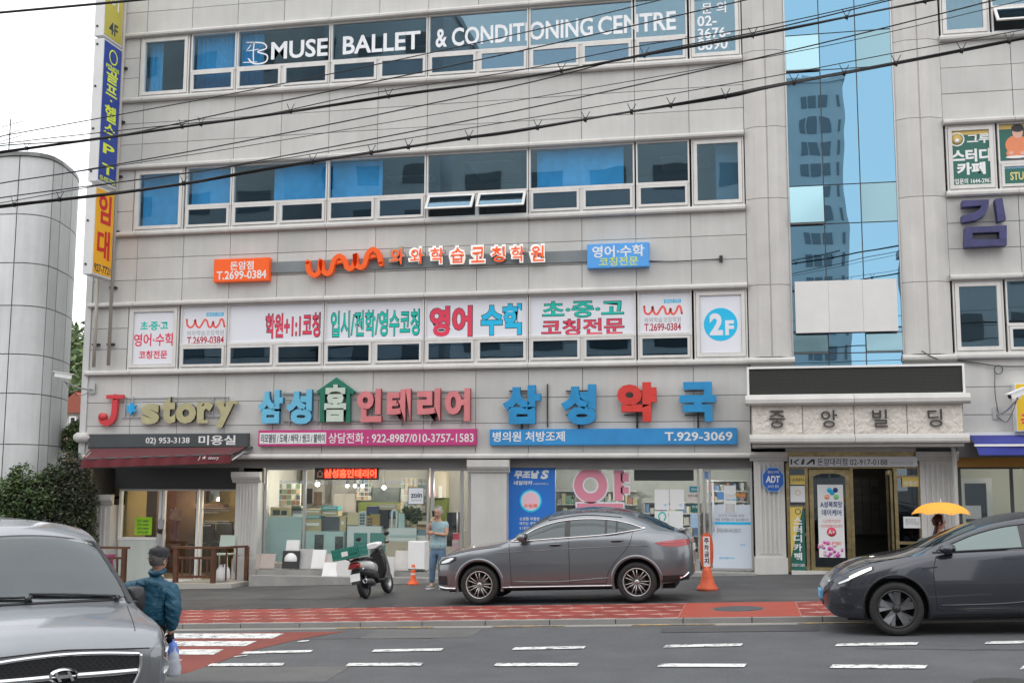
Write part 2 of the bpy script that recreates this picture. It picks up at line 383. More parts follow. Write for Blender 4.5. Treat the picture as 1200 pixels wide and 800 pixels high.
for (X, Y, r0) in ((2.4, -14.3, .30),): gpoly('valve_cover', [(X + r0 * math.cos(2 * math.pi * i / 24), Y + r0 * math.sin(2 * math.pi * i / 24)) for i in range(24)], mat('iron_cover', (.07, .068, .065), .5, .5, noise=(30, .3), bump=(70, .8, .01)), road, RZ + .001)
PVP = mat('pavement_patch', (.048, .048, .050), .65, noise=((1.2, .3), (90, .3)), bump=(90, .4, .01)); PVP2 = mat('pavement_worn', (.080, .079, .078), .8, noise=((1.2, .25), (90, .3)), bump=(90, .4, .01))
pav = bpy.data.objects['pavement']
gpoly('pavement_patch', [(-12.5, -2.2), (-12.3, -4.2), (-7.9, -4.6), (-8.2, -2.6)][::-1], PVP2, pav, .004); gpoly('pavement_patch', [(-10.5, -5.2), (-10.4, -6.4), (-5.2, -6.45), (-5.5, -5.5)][::-1], PVP, pav, .004); gpoly('pavement_patch', [(-.6, -3.9), (-.5, -6.2), (2.2, -6.2), (2.1, -4.2)][::-1], PVP2, pav, .004)
# red tiled strip: interlocking wavy pavers on a pale joint bed
ts = root('tiled_strip', (0, -7.6, 0), kind='structure')
b = MB(); XA, XB, XC = -16.0, XF(800, 715, -7.6), XF(935, 715, -7.6)
def bed(x0, x1, m, nm, dz=.006, y0=-8.785, y1=-6.52):
    return MB().hexa([(x0, y0, gz(x0) - .05), (x1, y0, gz(x1) - .05), (x1, y1, gz(x1) - .05), (x0, y1, gz(x0) - .05),
               (x0, y0, gz(x0) + dz), (x1, y0, gz(x1) + dz), (x1, y1, gz(x1) + dz), (x0, y1, gz(x0) + dz)]).build(nm, m, ts)
bed(XA, XB, JOINTP, 'joint_bed'); bed(XB, XC, REDS, 'red_apron', .009); bed(XC, 9.5, JOINTP, 'joint_bed')
def paver_row(xs, xe):
    cw, rows = .52, 4; rh = 2.25 / rows
    for r in range(rows):
        y0 = -8.78 + r * rh; y1 = y0 + rh
        x = xs - cw * (.5 if r % 2 else 0) - .1
        while x < xe - .02:
            jw = random.uniform(-.03, .03)
            def edge(xx, flip):
                a = .15 * (1 if r % 2 else -1)
                return [(xx + a * math.sin(math.pi * t) + .05 * math.sin(4 * math.pi * t), y0 + .05 + (y1 - y0 - .10) * t) for t in (0, .2, .4, .6, .8, 1)]
            L = edge(x + .013, 0); R_ = edge(x + cw - .013, 0)
            mid = lambda a, bb, s: [(a[0] + (bb[0] - a[0]) * t, a[1] + s * .05 * math.sin(2 * math.pi * t)) for t in (.25, .5, .75)]
            poly = L + mid(L[-1], R_[-1], 1) + R_[::-1] + mid(R_[0], L[0], -1)
            poly = [(min(max(p[0], xs + .01), xe - .01), min(max(p[1], -8.775), -6.53)) for p in poly]
            if max(p[0] for p in poly) - min(p[0] for p in poly) > .1:
                n = len(poly)
                MB().add([(p[0], p[1], gz(p[0]) + .004) for p in poly] + [(p[0], p[1], gz(p[0]) + .0085) for p in poly],
                         [tuple(range(n, 2 * n))] + [(i, (i + 1) % n, n + (i + 1) % n, n + i) for i in range(n)]).build('paver', PAVER, ts)
            x += cw
paver_row(-12.6, XB); paver_row(XC, 7.0)
# manhole in the red apron
mx0, my0, _ = G(865, 713.5); mh = root('manhole_cover', (mx0, my0, gz(mx0) + .009), 'long oval grey iron manhole cover set in the smooth red paving', 'manhole cover')
def oval(a, bb, z, n=28): return [(mx0 + a * math.cos(2 * math.pi * k / n), my0 + bb * math.sin(2 * math.pi * k / n), gz(mx0 + a * math.cos(2 * math.pi * k / n)) + z) for k in range(n)]
for nm, a, bb, z, m in (('rim', .42, .42, .010, mat('iron_rim', (.16, .15, .14), .6, .4)), ('lid', .38, .38, .017, mat('iron_lid', (.11, .11, .115), .55, .5, noise=(30, .3), bump=(60, .8, .01)))):
    P = oval(a, bb, z); MB().add(P + [(p[0], p[1], p[2] - .012) for p in P], [tuple(range(28))] + [(i, (i + 1) % 28, 28 + (i + 1) % 28, 28 + i) for i in range(28)]).build(nm, m, mh)

# ================================================================ the building
BX0, BX1 = -16.37, .055
bld = root('office_building', (-6, 0, 0), 'long grey stone building with ribbon windows, shops below and a blue glass stair bay', 'building')
back = MB(); JY = .03
def backbox(x0, x1, z0, z1, y1=.28): back.box(x0, x1, JY, y1, z0, z1)
MOD = [-5.01 + 1.27 * k for k in range(-9, 5)]     # panel joints
def panels(x0, x1, z0, z1, rows, joints, mt=STONE):
    xs = [x0] + [j for j in joints if x0 + .15 < j < x1 - .15] + [x1]
    g = .007
    for r in range(rows):
        a, c = z0 + (z1 - z0) * r / rows, z0 + (z1 - z0) * (r + 1) / rows
        for i in range(len(xs) - 1):
            d = random.uniform(-.002, .002)
            ubox('stone_panel', xs[i] + g, xs[i + 1] - g, d, .05, a + g, c - g, mt, bld)
    backbox(x0, x1, z0, z1)
def moulding(x0, x1, zb, h=.13, proj=.13, step=2.54, start=None, mt=STONE2, y0=0, name='cornice', parent=None):
    prof = [(y0 + .06, zb), (y0 - proj * .75, zb), (y0 - proj, zb + h * .2), (y0 - proj * 1.02, zb + h * .55), (y0 - proj * .8, zb + h * .85), (y0 - proj * .4, zb + h), (y0 + .06, zb + h)]
    x = x0; nxt = (start if start is not None else x0 + step)
    while nxt <= x0 + .05: nxt += step
    while x < x1 - .01:
        e = min(nxt, x1)
        if x1 - e < .1: e = x1
        MB().prism(prof, x + .004, e - .004, 'x').build(name, mt, parent or bld); x = e; nxt += step
BANDS = [(2.73, 2.86), (4.83, 4.97), (6.57, 6.70), (8.38, 8.52), (10.14, 10.27), (11.93, 12.07), (13.68, 13.81), ]
for za, zb in BANDS: moulding(BX0 - .06 if za > 3 else BX0, BX1, za, zb - za, start=MOD[1]); backbox(BX0, BX1, za, zb)
panels(BX0, BX1, 13.81, 16.7, 5, MOD)
panels(BX0, BX1, 10.27, 11.93, 3, MOD)
panels(BX0, BX1, 6.70, 8.38, 3, MOD)
for za, zb in ((4.15, 4.83), (3.56, 4.15), (2.86, 3.56)): panels(BX0, BX1, za, zb, 1, MOD)
for za, zb in ((4.97, 6.57), (8.52, 10.14), (12.07, 13.68)): panels(BX0, -15.34, za, zb, 3, [])
# ribbon windows
def frame_rect(b, x0, x1, z0, z1, t, ya, yb, mi=0):
    b.box(x0, x1, ya, yb, z0, z0 + t, mi); b.box(x0, x1, ya, yb, z1 - t, z1, mi)
    b.box(x0, x0 + t, ya, yb, z0 + t, z1 - t, mi); b.box(x1 - t, x1, ya, yb, z0 + t, z1 - t, mi)
def curtain(x0, x1, z0, z1, Y, m, parent, fold=.03, name='curtain', wav=.16):
    n = max(6, int((x1 - x0) / .035)); ph = random.random() * 6
    P = [[(x0 + (x1 - x0) * i / n, Y + fold * math.sin(ph + (x1 - x0) * i / n * 2 * math.pi / wav + .8 * math.sin(i * .21)), z) for z in (z0, (z0 + z1) / 2, z1)] for i in range(n + 1)]
    MB().grid(P).build(name, m, parent)
def ribbon(z0, z1, lay, curt, name, openw=()):
    """lay: list of (x0,x1,kind) kind c = casement, 1/2 = big pane over that many small lights"""
    for i, (x0, x1, k) in enumerate(lay):
        b = MB()
        if k == 'c':
            frame_rect(b, x0 + .01, x1 - .01, z0 + .005, z1 - .005, .035, .0, .12); frame_rect(b, x0 + .055, x1 - .055, z0 + .05, z1 - .05, .085, -.02, .09)
            wo = b.build('window', FRAME, bld); e = .135
            MB().box(x0 + e, x1 - e, .035, .045, z0 + e - .01, z1 - e + .01).build('pane', GL_UP, wo)
        else:
            zs = z0 + .60
            frame_rect(b, x0, x1, zs, z1 - .005, .035, .0, .12); b.box(x0, x1, -.012, .1, zs - .03, zs + .03)
            b.box(x0, x1, .0, .12, z0, z0 + .04); n = k; wd = (x1 - x0) / n
            for j in range(n + 1):
                xx = x0 + wd * j; b.box(max(x0, xx - .04), min(x1, xx + .04), .002, .11, z0 + .04, zs - .03)
            wo = b.build('window', FRAME, bld)
            MB().box(x0 + .03, x1 - .03, .05, .06, zs + .03, z1 - .035).build('pane', GL_UP, wo)
            for j in range(n):
                a, c = x0 + wd * j + .045, x0 + wd * (j + 1) - .045; q = MB()
                op = (i, j) in openw
                frame_rect(q, a, c, z0 + .05, zs - .04, .06, -.03, .03)
                q.box(a + .055, c - .055, .0, .008, z0 + .105, zs - .095, 1)
                if op:   # awning light pushed open at the bottom, turned about its top edge
                    zt = zs - .04; an = math.radians(38)
                    q.v = [(v[0], v[1] * math.cos(an) + (v[2] - zt) * math.sin(an), zt + (v[2] - zt) * math.cos(an) - v[1] * math.sin(an) * .3) for v in q.v]
                q.build('awning_light', [FRAME, GL_SM], wo)
        e = .13 if k == 'c' else .03
        for (ca, cb, mt) in curt.get(i, ()):
            curtain(x0 + e + (x1 - x0 - 2 * e) * ca, x0 + e + (x1 - x0 - 2 * e) * cb, z0 + (.1 if k == 'c' or mt is not CURTL else .62), z1 - .03, .26, mt, wo, fold=.028 if mt is CURT else .018, wav=.13 if mt is CURT else .9)
LAY = [(-15.33, -13.94, 'c'), (-13.90, -12.65, 1)] + [(-12.63 + 2.54 * k, -10.11 + 2.54 * k, 2) for k in range(4)] + [(-2.45, -1.21, 1), (-1.17, .045, 'c')]
ribbon(12.07, 13.68, LAY, {0: ((0, .33, CURT),), 1: ((0, 1, CURT),), 2: ((0, .24, CURT),)}, 'upper')
ribbon(8.52, 10.14, LAY, {0: ((0, 1, CURTL),), 1: ((0, .97, CURTL),), 2: ((.40, 1, CURTL),), 3: ((.0, .53, CURTL),), 5: ((.05, .90, CURTL),), 7: ((.45, 1, mat('teal_blind', (.05, .16, .24), .8)),)}, 'middle', openw={(4, 0), (4, 1)})
ribbon(4.97, 6.57, LAY, {0: ((0, 1, WHITE),)}, 'lower')
# rooms behind the ribbon windows
for z0, z1 in ((4.9, 6.65), (8.45, 10.2), (12.0, 13.75)):
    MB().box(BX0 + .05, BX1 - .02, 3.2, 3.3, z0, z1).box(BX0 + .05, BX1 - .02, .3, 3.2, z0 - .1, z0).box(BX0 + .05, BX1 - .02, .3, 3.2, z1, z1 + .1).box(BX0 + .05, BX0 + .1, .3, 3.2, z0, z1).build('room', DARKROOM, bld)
    b = MB()
    for x in np.arange(-14, 0, 2.4): b.box(x, x + 1.2, .9 + 1.2 * random.random(), 2.6, z1 - .06, z1 - .02)
    b.build('ceiling_tiles', mat('ceiling_tile', (.35, .36, .37), .8), bld)
# left end of the building
MB().box(BX0 - .17, BX0, -.03, 7, -1, 16.7).build('end_wall', mat('end_wall_render', (.56, .56, .55), .7, noise=(1.5, .08), streak=.12), bld)
MB().lathe([(.0, -.2), (.13, -.2), (.13, .14), (0, .14)], BX0 + .0, -.06, 3.28, 14, axis='x').lathe([(.0, -.26), (.09, -.26), (.09, .2), (0, .2)], BX0, -.06, 3.28, 14, axis='x').build('scroll_stone', STONE2, bld)
# pilasters either side of the stair bay
def pil(x0, x1, zs):
    W = x1 - x0; pr = [(x0, .25), (x0, 0), (x0 + W * .24, -.14), (x0 + W * .50, -.14), (x0 + W * .505, -.115), (x0 + W * .53, -.115), (x0 + W * .535, -.14), (x0 + W * .74, -.14), (x1, .0), (x1, .25)]
    for a, c in zip(zs[:-1], zs[1:]): MB().prism(pr, a + .006, c - .006, 'z').build('pilaster_block', STONE2, bld)
    MB().prism([(x0 + .03, .24), (x0 + .03, .02), (x0 + W * .25, -.1), (x0 + W * .74, -.1), (x1 - .03, .02), (x1 - .03, .24)], zs[0], zs[-1], 'z').build('pilaster_core', JOINT, bld)
pil(.062, 1.03, [4.98, 6.62, 8.62, 10.30, 12.12, 13.9, 15.6, 17]); pil(3.385, 4.42, [4.98, 6.58, 8.5, 10.30, 12.12, 13.9, 15.6, 17])
for a, c in ((.03, 1.06), (3.35, 4.48)):
    MB().box(a + .05, c - .05, -.06, .25, 4.45, 4.83).build('pilaster_foot', STONE2, bld); moulding(a, c, 4.83, .15, .2)
# blue glass stair bay
cx = [1.03, 1.795, 2.60, 3.385]
zr = [4.3, 5.05, 5.5, 7.99, 8.89, 11.60, 12.47, 14.6, 16.5]
for r in range(len(zr) - 1):
    for c in range(3):
        x0, x1, z0, z1 = cx[c] + .012, cx[c + 1] - .012, zr[r] + .012, zr[r + 1] - .012
        opn = (r, c) in ((3, 0), (5, 0), (1, 0), (1, 2)); pale = opn or (r, c) in ((3, 2), (5, 2))
        b = MB().box(x0, x1, .0, .016, z0, z1)
        if opn:
            an = math.radians(7 if r != 5 else 6)
            b.box(x0, x1, .0, .03, z0 - .02, z0 + .025, 1)
            b.v = [(v[0], v[1] - (z1 - v[2]) * math.tan(an), v[2]) for v in b.v]
        b.build('glass_panel', [GL_CW2 if pale else GL_CW, FRAMED], bld)
b = MB()
for xx in cx: b.box(xx - .025, xx + .025, .018, .09, 4.3, 16.5)
for zz in zr: b.box(cx[0], cx[3], .020, .085, zz - .03, zz + .03)
b.box(cx[0] - .02, cx[0] + .008, -.04, .08, 4.3, 16.5, 1); b.box(cx[3] - .008, cx[3] + .02, -.04, .08, 4.3, 16.5, 1)
b.build('stair_bay_frame', [FRAMED, ALU], bld)
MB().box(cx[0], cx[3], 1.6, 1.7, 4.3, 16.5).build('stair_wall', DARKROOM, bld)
# right wing
RX0, RX1 = 4.42, 13.4; RM = [5.92, 7.25, 8.58, 9.91, 11.24, 12.57]
dz = {2.73: .0, 4.83: .03, 6.57: .03, 8.38: .09, 10.14: -.02, 11.93: .13, 13.68: .13}
for za, zb in BANDS:
    if za > 3: moulding(RX0, RX1, za + dz[za], zb - za, start=5.92); backbox(RX0, RX1, za + dz[za], zb + dz[za])
panels(RX0, RX1, 13.94, 16.7, 4, RM); panels(RX0, RX1, 10.25, 12.06, 3, RM); panels(RX0, RX1, 6.73, 8.47, 3, RM); panels(RX0, RX1, 3.05, 4.86, 3, RM)
RL = [(4.46, 5.52, 'c'), (5.56, 6.9, 1), (6.94, 9.6, 2), (9.64, 12.3, 2), (12.34, 13.36, 'c')]
ribbon(5.0, 6.60, RL, {}, 'r1'); ribbon(8.61, 10.12, RL, {0: ((0, 1, DGREY),), 1: ((0, 1, DGREY),)}, 'r2'); ribbon(12.2, 13.8, RL, {}, 'r3', openw={(1, 0)})
MB().box(RX0, RX1 - .02, 3.2, 3.3, 4.9, 14).build('room', DARKROOM, bld)
# body of the building behind
MB().box(BX0 + .1, RX1, 7.0, 7.1, -1, 16.7).box(BX0, RX1, .29, 7.1, 16.7, 16.9).box(RX1, RX1 + .2, .2, 7, -1, 16.7).build('rear_wall', STONE, bld)
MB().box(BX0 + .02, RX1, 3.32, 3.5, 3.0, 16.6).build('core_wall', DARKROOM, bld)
back.build('wall', JOINT, bld)
# ================================================================ street level of the building
def bx(px0, py0, px1, py1, Y): x0, z1 = F(px0, py0, Y); x1, z0 = F(px1, py1, Y); return x0, x1, z0, z1
def pbox(name, box, Y0, Y1, m, parent, b=None):
    """box standing between Y0 (front) and Y1, front face covering the given measurements"""
    x0, x1, z0, z1 = bx(*box, Y0)
    o = MB().box(x0, x1, Y0, Y1, z0, z1).build(name, m, parent); return o
SHOPY = .30
def column(x0, x1, z1, ybase, fl=5, y0=-.06, top=.26, cap=True):
    c = root('__', (0, 0, 0)); bpy.data.objects.remove(c)
    zb = gz(x0) - .15; zt = z1 - (top if cap else 0); zbase = ZF(880, 655) if ybase is None else ybase
    b = MB().box(x0 + .0, x1 - .0, y0, .6, zbase, zt); W = x1 - x0
    col = b.build('pillar', STONE2, bld)
    if fl:
        g = MB(); m_ = .09; fw = (W - 2 * m_) / fl
        for i in range(fl):
            a = x0 + m_ + i * fw + .014; e = a + fw - .028
            g.prism([(a, y0 - .001), (a + .02, y0 - .028), (e - .02, y0 - .028), (e, y0 - .001)], zbase + .08, zt - .07, 'z')
        g.build('fluting', STONE2, col)
    MB().box(x0 - .03, x1 + .03, y0 - .045, .58, zb, zbase).build('pillar_base', STONE2, col)
    if cap:
        p = [(y0 + .02, zt), (y0 - .02, zt), (y0 - .05, zt + .03), (y0 - .055, zt + .05), (y0 - .10, zt + .09), (y0 - .13, zt + .14), (y0 - .13, z1), (y0 + .02, z1)]
        MB().prism(p, x0 - .08, x1 + .08, 'x').build('capital', STONE2, col)
    return col
# lintel under the first moulding
MB().box(-16.3, .05, .12, .34, 2.52, 2.73).build('shop_lintel', mat('lintel_grey', (.17, .165, .16), .7, noise=(2, .1)), bld)
column(-16.30, -15.56, 1.86, .15); column(-12.24, -11.66, 2.42, .35); column(-6.36, -5.52, 2.70, .28, fl=0, top=.30); column(.10, .76, 2.86, .55, top=.2)
column(3.62, 4.34, 2.86, .55, top=.2)
MB().box(-15.56, -12.24, .1, .36, 2.0, 2.52).build('shop_header', BLACK, bld)
# shop floors and rooms
WALLY = mat('salon_wall', (.30, .235, .10), .8, noise=(2, .1)); WALLB = mat('salon_dark', (.10, .06, .04), .7, noise=(2, .3))
WALLW = mat('showroom_wall', (.60, .58, .55), .8, noise=(2, .06)); WALLP = mat('pharmacy_wall', (.52, .53, .50), .8, noise=(3, .1))
FLO = mat('shop_floor', (.30, .27, .23), .5)
def room(x0, x1, y1, z0, z1, mw, mf=FLO, mc=WHITE, nm='shop'):
    t = .06
    MB().box(x0, x1, y1, y1 + t, z0, z1).build('room_back_wall', mw, bld)
    MB().box(x0 - t, x0, .62, y1, z0, z1).build('room_side_wall', mw, bld); MB().box(x1, x1 + t, .62, y1, z0, z1).build('room_side_wall', mw, bld)
    MB().box(x0 - t, x1 + t, .3, y1, z0 - .08, z0).build('room_floor', mf, bld)
    MB().box(x0 - t, x1 + t, .36, y1, z1, z1 + .05).build('room_ceiling', mc, bld)
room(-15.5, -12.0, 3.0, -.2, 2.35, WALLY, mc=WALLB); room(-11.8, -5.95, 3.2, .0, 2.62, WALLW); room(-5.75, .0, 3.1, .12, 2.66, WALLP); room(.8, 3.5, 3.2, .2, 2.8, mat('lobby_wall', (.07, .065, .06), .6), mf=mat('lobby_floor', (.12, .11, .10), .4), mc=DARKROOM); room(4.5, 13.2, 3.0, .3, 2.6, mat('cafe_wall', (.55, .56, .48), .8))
def shopfront(name, x0, x1, z0, z1, posts, Y=SHOPY, fm=ALU, t=.05, rails=(), gl=GL_SHOP):
    b = MB(); frame_rect(b, x0, x1, z0, z1, t, Y - .04, Y + .05)
    for p in posts: b.box(p - t / 2, p + t / 2, Y - .045, Y + .045, z0 + t, z1 - t)
    for (a, c, z) in rails: b.box(a, c, Y - .042, Y + .04, z - t / 2, z + t / 2)
    o = b.build(name, fm, bld); ed = [x0] + list(posts) + [x1]
    for a, c in zip(ed[:-1], ed[1:]): MB().box(a + t / 2, c - t / 2, Y, Y + .012, z0 + t, z1 - t).build('pane', gl, o)
    return o
# hair salon front
g0 = gz(-14) - .05
sf = shopfront('shop_window', -15.52, -14.36, .74, 2.02, [], fm=WHITE, t=.07)
MB().box(-15.5, -14.36, SHOPY - .03, SHOPY + .08, g0 + .05, .735).build('shop_wall', mat('salon_panel', (.58, .62, .58), .6, noise=(2, .05), streak=.1), bld)
dr = shopfront('shop_door', -14.33, -13.36, g0 + .12, 2.02, [], fm=WHITE, t=.06)
MB().tube([(-14.2, SHOPY - .09, .5), (-14.2, SHOPY - .09, 1.0)], .015).build('handle', ALU, dr)
shopfront('shop_window', -13.33, -12.26, g0 + .12, 2.02, [], fm=WHITE, t=.06)
MB().box(-15.5, -12.24, -.2, .4, gz(-15.5) - .2, g0 + .10).build('threshold', CONC, bld)
# showroom front
zz0 = ZF(400, 668, -.35)
shopfront('shop_window', -11.63, -7.47, zz0 + .02, 2.52, [XF(357, 600, SHOPY)], fm=ALU, t=.05)
dr = shopfront('shop_door', XF(505, 600, SHOPY), XF(552, 600, SHOPY), gz(-7) + .12, 2.52, [XF(541, 600, SHOPY)], t=.07)
MB().tube([(-6.75, SHOPY - .1, 1.0), (-6.75, SHOPY - .1, 1.5)], .02).build('handle', ALU, dr)
STEP = mat('step_stone', (.30, .295, .28), .75, noise=((2, .15), (50, .15)), streak=.1)
for (pa, pb) in ((299, 425), (425, 555)):
    xa, xb = XF(pa, 670, -.5), XF(pb, 670, -.5)
    MB().box(xa, xb - .01, -.42, SHOPY + .05, gz(xa) - .2, zz0).build('step', STEP, bld)
    MB().box(xa, xb - .01, -.85, -.425, gz(xa) - .2, ZF(400, 676, -.85) + (.0 if pa == 299 else .01)).build('step', STEP, bld)
# pharmacy front
shopfront('shop_window', -5.50, XF(820, 600, SHOPY), .42, 2.52, [XF(650, 600, SHOPY)], t=.045)
dr = shopfront('shop_door', XF(824, 600, SHOPY), .06, .24, 2.52, [XF(829, 600, SHOPY) + .06], t=.05)
MB().tube([(XF(836, 600, .2), SHOPY - .1, 1.1), (XF(836, 600, .2), SHOPY - .1, 2.2)], .025).build('handle', WHITE, dr)
MB().box(-5.5, XF(820, 640, SHOPY), SHOPY - .05, SHOPY + .1, gz(-5.5) - .1, .415).build('shop_wall', STEP, bld)
MB().box(-5.5, .1, -.35, SHOPY - .06, gz(-5.5) - .1, gz(.1) + .04).build('step', STEP, bld)
# ---- room lights that the shops have
def lamp(x, y, z, e, col=(1, .9, .75), r=.08):
    l = bpy.data.lights.new('room_lamp', 'POINT'); l.energy = e; l.color = col; l.shadow_soft_size = r
    o = link(bpy.data.objects.new('room_lamp', l)); o.location = (x, y, z)
BULB = mat('bulb_warm', (1, .85, .6), .5, emit=14, emitcol=(1, .72, .42)); BULBW = mat('bulb_white', (1, 1, 1), .5, emit=12, emitcol=(1, .96, .9))
def pendant(px, py, Y, m, label, grp=None, r=.05, shade=None):
    x, z = F(px, py, Y); p = root('pendant_lamp', (x, Y, z), label, 'lamp', grp)
    MB().ell((x, Y, z), (r, r, r), 10, 8).build('bulb', m, p)
    MB().tube([(x, Y, z + r), (x, Y, 2.5)], .008, 5).build('cord', BLACK, p)
    MB().lathe([(.012, .10), (.03, .09), (.035, .03)] if not shade else [(.02, .12), (.05, .10), (.13, .0)], x, Y, z + r - .02, 12).build('lamp_shade', shade or BLACK, p)
pendant(215, 566, 1.6, BULB, 'small pendant lamp in the hair salon, above the door, shining warm'); lamp(XF(215, 566, 1.6), 1.6, 1.7, 30, (1, .75, .45))
pendant(267, 569, 1.2, BULB, 'bright round pendant lamp in the hair salon beside the fluted pillar', r=.065); lamp(XF(267, 569, 1.2), 1.2, 1.55, 50, (1, .75, .45))
pendant(372, 567, 1.3, BULBW, 'round glass pendant lamp in the showroom under the left end of the red display', r=.06); lamp(XF(372, 567, 1.3), 1.3, 1.7, 16)
for px in (407, 416, 425):
    pendant(px, 569, 1.8, BULBW, {407: 'first of three small white pendant bulbs under the red display, nearest the salon', 416: 'middle one of three small white pendant bulbs under the red display', 425: 'last of three small white pendant bulbs, nearest the street number plate'}[px], 'three small pendant bulbs in the showroom', r=.045)
pendant(450, 571, 1.5, BULBW, 'round glass pendant lamp in the showroom left of the square white sign', r=.055); lamp(-9.2, 1.3, 2.2, 70); lamp(-7.0, 1.6, 2.1, 40); lamp(-10.8, 1.2, 2.2, 30)
# pharmacy down-lights
k = 0
for px, lab in ((606, 'above the blue poster'), (657, 'just right of the blue poster'), (667, 'second right of the blue poster'), (686, 'left of the pink letter'), (714, 'above the pink letter ring'), (736, 'above the pink letter stroke'), (766, 'left one of the pair over the dark board'), (773, 'right one of the pair over the dark board'), (804, 'above the teal notice'), (828, 'above the pharmacy door')):
    x, z = F(px, 544, .9); d = root('down_light', (x, .9, 2.6), 'round white ceiling light in the pharmacy ' + lab, 'ceiling light', 'ceiling lights in the pharmacy')
    MB().lathe([(.0, .0), (.055, .0), (.055, .02), (0, .02)], x, .9, z, 12).build('diffuser', BULBW, d)
    MB().lathe([(.056, -.004), (.075, -.004), (.075, .14), (.056, .14)], x, .9, z, 12).build('housing', ALU, d)
lamp(-3.6, 1.2, 2.4, 55, (1, .95, .88)); lamp(-1.4, 1.2, 2.4, 50, (1, .95, .88)); lamp(6, 1.4, 2.4, 30, (1, .9, .8)); lamp(10, 1.4, 2.4, 30, (1, .9, .8)); lamp(2.4, 1.6, 2.5, 3)
# ================================================================ entrance canopy and door
CY = -1.0
cpx = [XF(881, 490, CY), XF(940.5, 490, CY), XF(1001, 490, CY), XF(1063, 490, CY), XF(1129, 490, CY)]
zc1, zc0 = ZF(1000, 473.5, CY), ZF(1000, 508.5, CY)
MB().box(cpx[0] + .01, cpx[4] - .01, CY + .07, .3, zc0 - .1, zc1 + .25).build('canopy_core', STONE2, bld)
moulding(cpx[0] - .13, cpx[4] + .14, ZF(1000, 474, CY), .22, .18, step=2.3, start=cpx[2], y0=CY + .02, name='canopy_crown')
moulding(cpx[0] - .06, cpx[4] + .10, ZF(1000, 519, CY), .19, .10, step=2.3, start=cpx[2], y0=CY + .02, name='canopy_foot')
MB().box(cpx[0] - .1, cpx[4] + .1, CY + .08, .28, zc1 + .2, zc1 + .235).box(cpx[0] - .0, cpx[4] + .0, CY + .05, .28, zc0 - .26, zc0 - .2).build('canopy_slab', STONE2, bld)
for i, ch in enumerate('중앙빌딩'):
    nx, nz = 22, 12; P = []
    x0, x1 = cpx[i] + .008, cpx[i + 1] - .008
    for a in range(nx + 1):
        P.append([(x0 + (x1 - x0) * a / nx, CY + .02 - (0 if a in (0, nx) or c in (0, nz) else random.uniform(.004, .018)), zc0 + (zc1 - zc0) * c / nz) for c in range(nz + 1)])
    b = MB().grid(P, 0, False); b.box(x0, x1, CY + .021, CY + .08, zc0, zc1)
    st = b.build('canopy_block', ROUGHST, bld)
    cxp = ((901, 920), (962, 981), (1022, 1040), (1087, 1104))[i]
    write(ch, XF(cxp[0], 490, CY), XF(cxp[1], 490, CY), ZF(1000, 500.5, CY), ZF(1000, 480, CY), CY - .02, mat('carved_letter', (.06, .055, .05), .7), st, bold=.006, depth=.02)
# return sides of the canopy
for xa, xb in ((cpx[0] - .01, cpx[0] + .0), (cpx[4] - .0, cpx[4] + .01)):
    MB().box(xa, xb, CY + .03, 0, zc0, zc1).build('canopy_side', STONE2, bld)
# LED display board
x0, x1, z0, z1 = bx(875, 430, 1131.5, 462, CY)
led = root('led_display_board', (x0, CY, z0), 'long dark led display board in a white frame on top of the entrance canopy', 'display board')
b = MB(); frame_rect(b, x0, x1, z0, z1, .045, CY - .02, CY + .22); b.build('frame', WHITE, led)
MB().box(x0 + .04, x1 - .04, CY + .02, CY + .2, z0 + .04, z1 - .04).build('screen', mat('led_black', (.016, .017, .015), .5), led)
b = MB(); dd = .030; nx = int((x1 - x0 - .12) / dd); nz = int((z1 - z0 - .12) / dd)
for i in range(nx):
    for j in range(nz):
        X, Z = x0 + .065 + i * dd, z0 + .065 + j * dd; b.quad((X, CY + .016, Z), (X + .017, CY + .016, Z), (X + .017, CY + .016, Z + .017), (X, CY + .016, Z + .017))
b.fixn = False; o = b.build('led_dots', mat('led_dot', (.045, .05, .04), .4), led); o['kind'] = 'stuff'
# entrance
MB().box(.8, 3.56, -.05, .3, 2.86, 3.05).build('entrance_soffit', STONE2, bld)
EX0, EX1, EZ0, EZ1 = .84, 3.55, gz(1) + .02, 2.86
ent = root('__', (0, 0, 0)); bpy.data.objects.remove(ent)
b = MB(); Y = 0.02; t = .07
for px in (924, 946, 999, 1051, 1079):
    xx = XF(px, 600); b.box(xx - t / 2, xx + t / 2, Y, Y + .12, EZ0, 2.62)
b.box(EX0, EX1, Y - .03, Y + .14, 2.50, 2.58); b.box(EX0, EX1, Y - .03, Y + .14, 2.80, 2.86); b.box(EX0, EX1, Y + .02, Y + .1, 2.58, 2.80)
for za in (2.32, 1.66, 1.06, .34): b.box(XF(924, 600), XF(946, 600), Y + .01, Y + .10, za - .03, za + .03)
for za in (2.32, .9): b.box(XF(1051, 600), XF(1079, 600), Y + .01, Y + .10, za - .03, za + .03)
fr = b.build('entrance_frame', BRASS, bld)
for a, c in ((924, 946), (1051, 1079)): MB().box(XF(a, 600), XF(c, 600), .08, .09, EZ0, 2.5).build('pane', glassmat('glass_entrance', (.35, .40, .42), .05, (.8, .9, 1)), fr)
x0, x1 = XF(948, 600), XF(998, 600)
b = MB(); frame_rect(b, x0 + .02, x1 - .02, EZ0 + .03, 2.48, .09, .03, .10)
P = []                                            # arched head of the glass leaf
for i in range(13):
    a = math.pi * i / 12; X = (x0 + x1) / 2 - (x1 - x0) / 2 * .82 * math.cos(a); P.append((X, 2.26 + .14 * math.sin(a)))
b.prism([(x0 + .06, 2.42), (x0 + .06, 2.26)] + P + [(x1 - .06, 2.26), (x1 - .06, 2.42)], .04, .09, 'y')
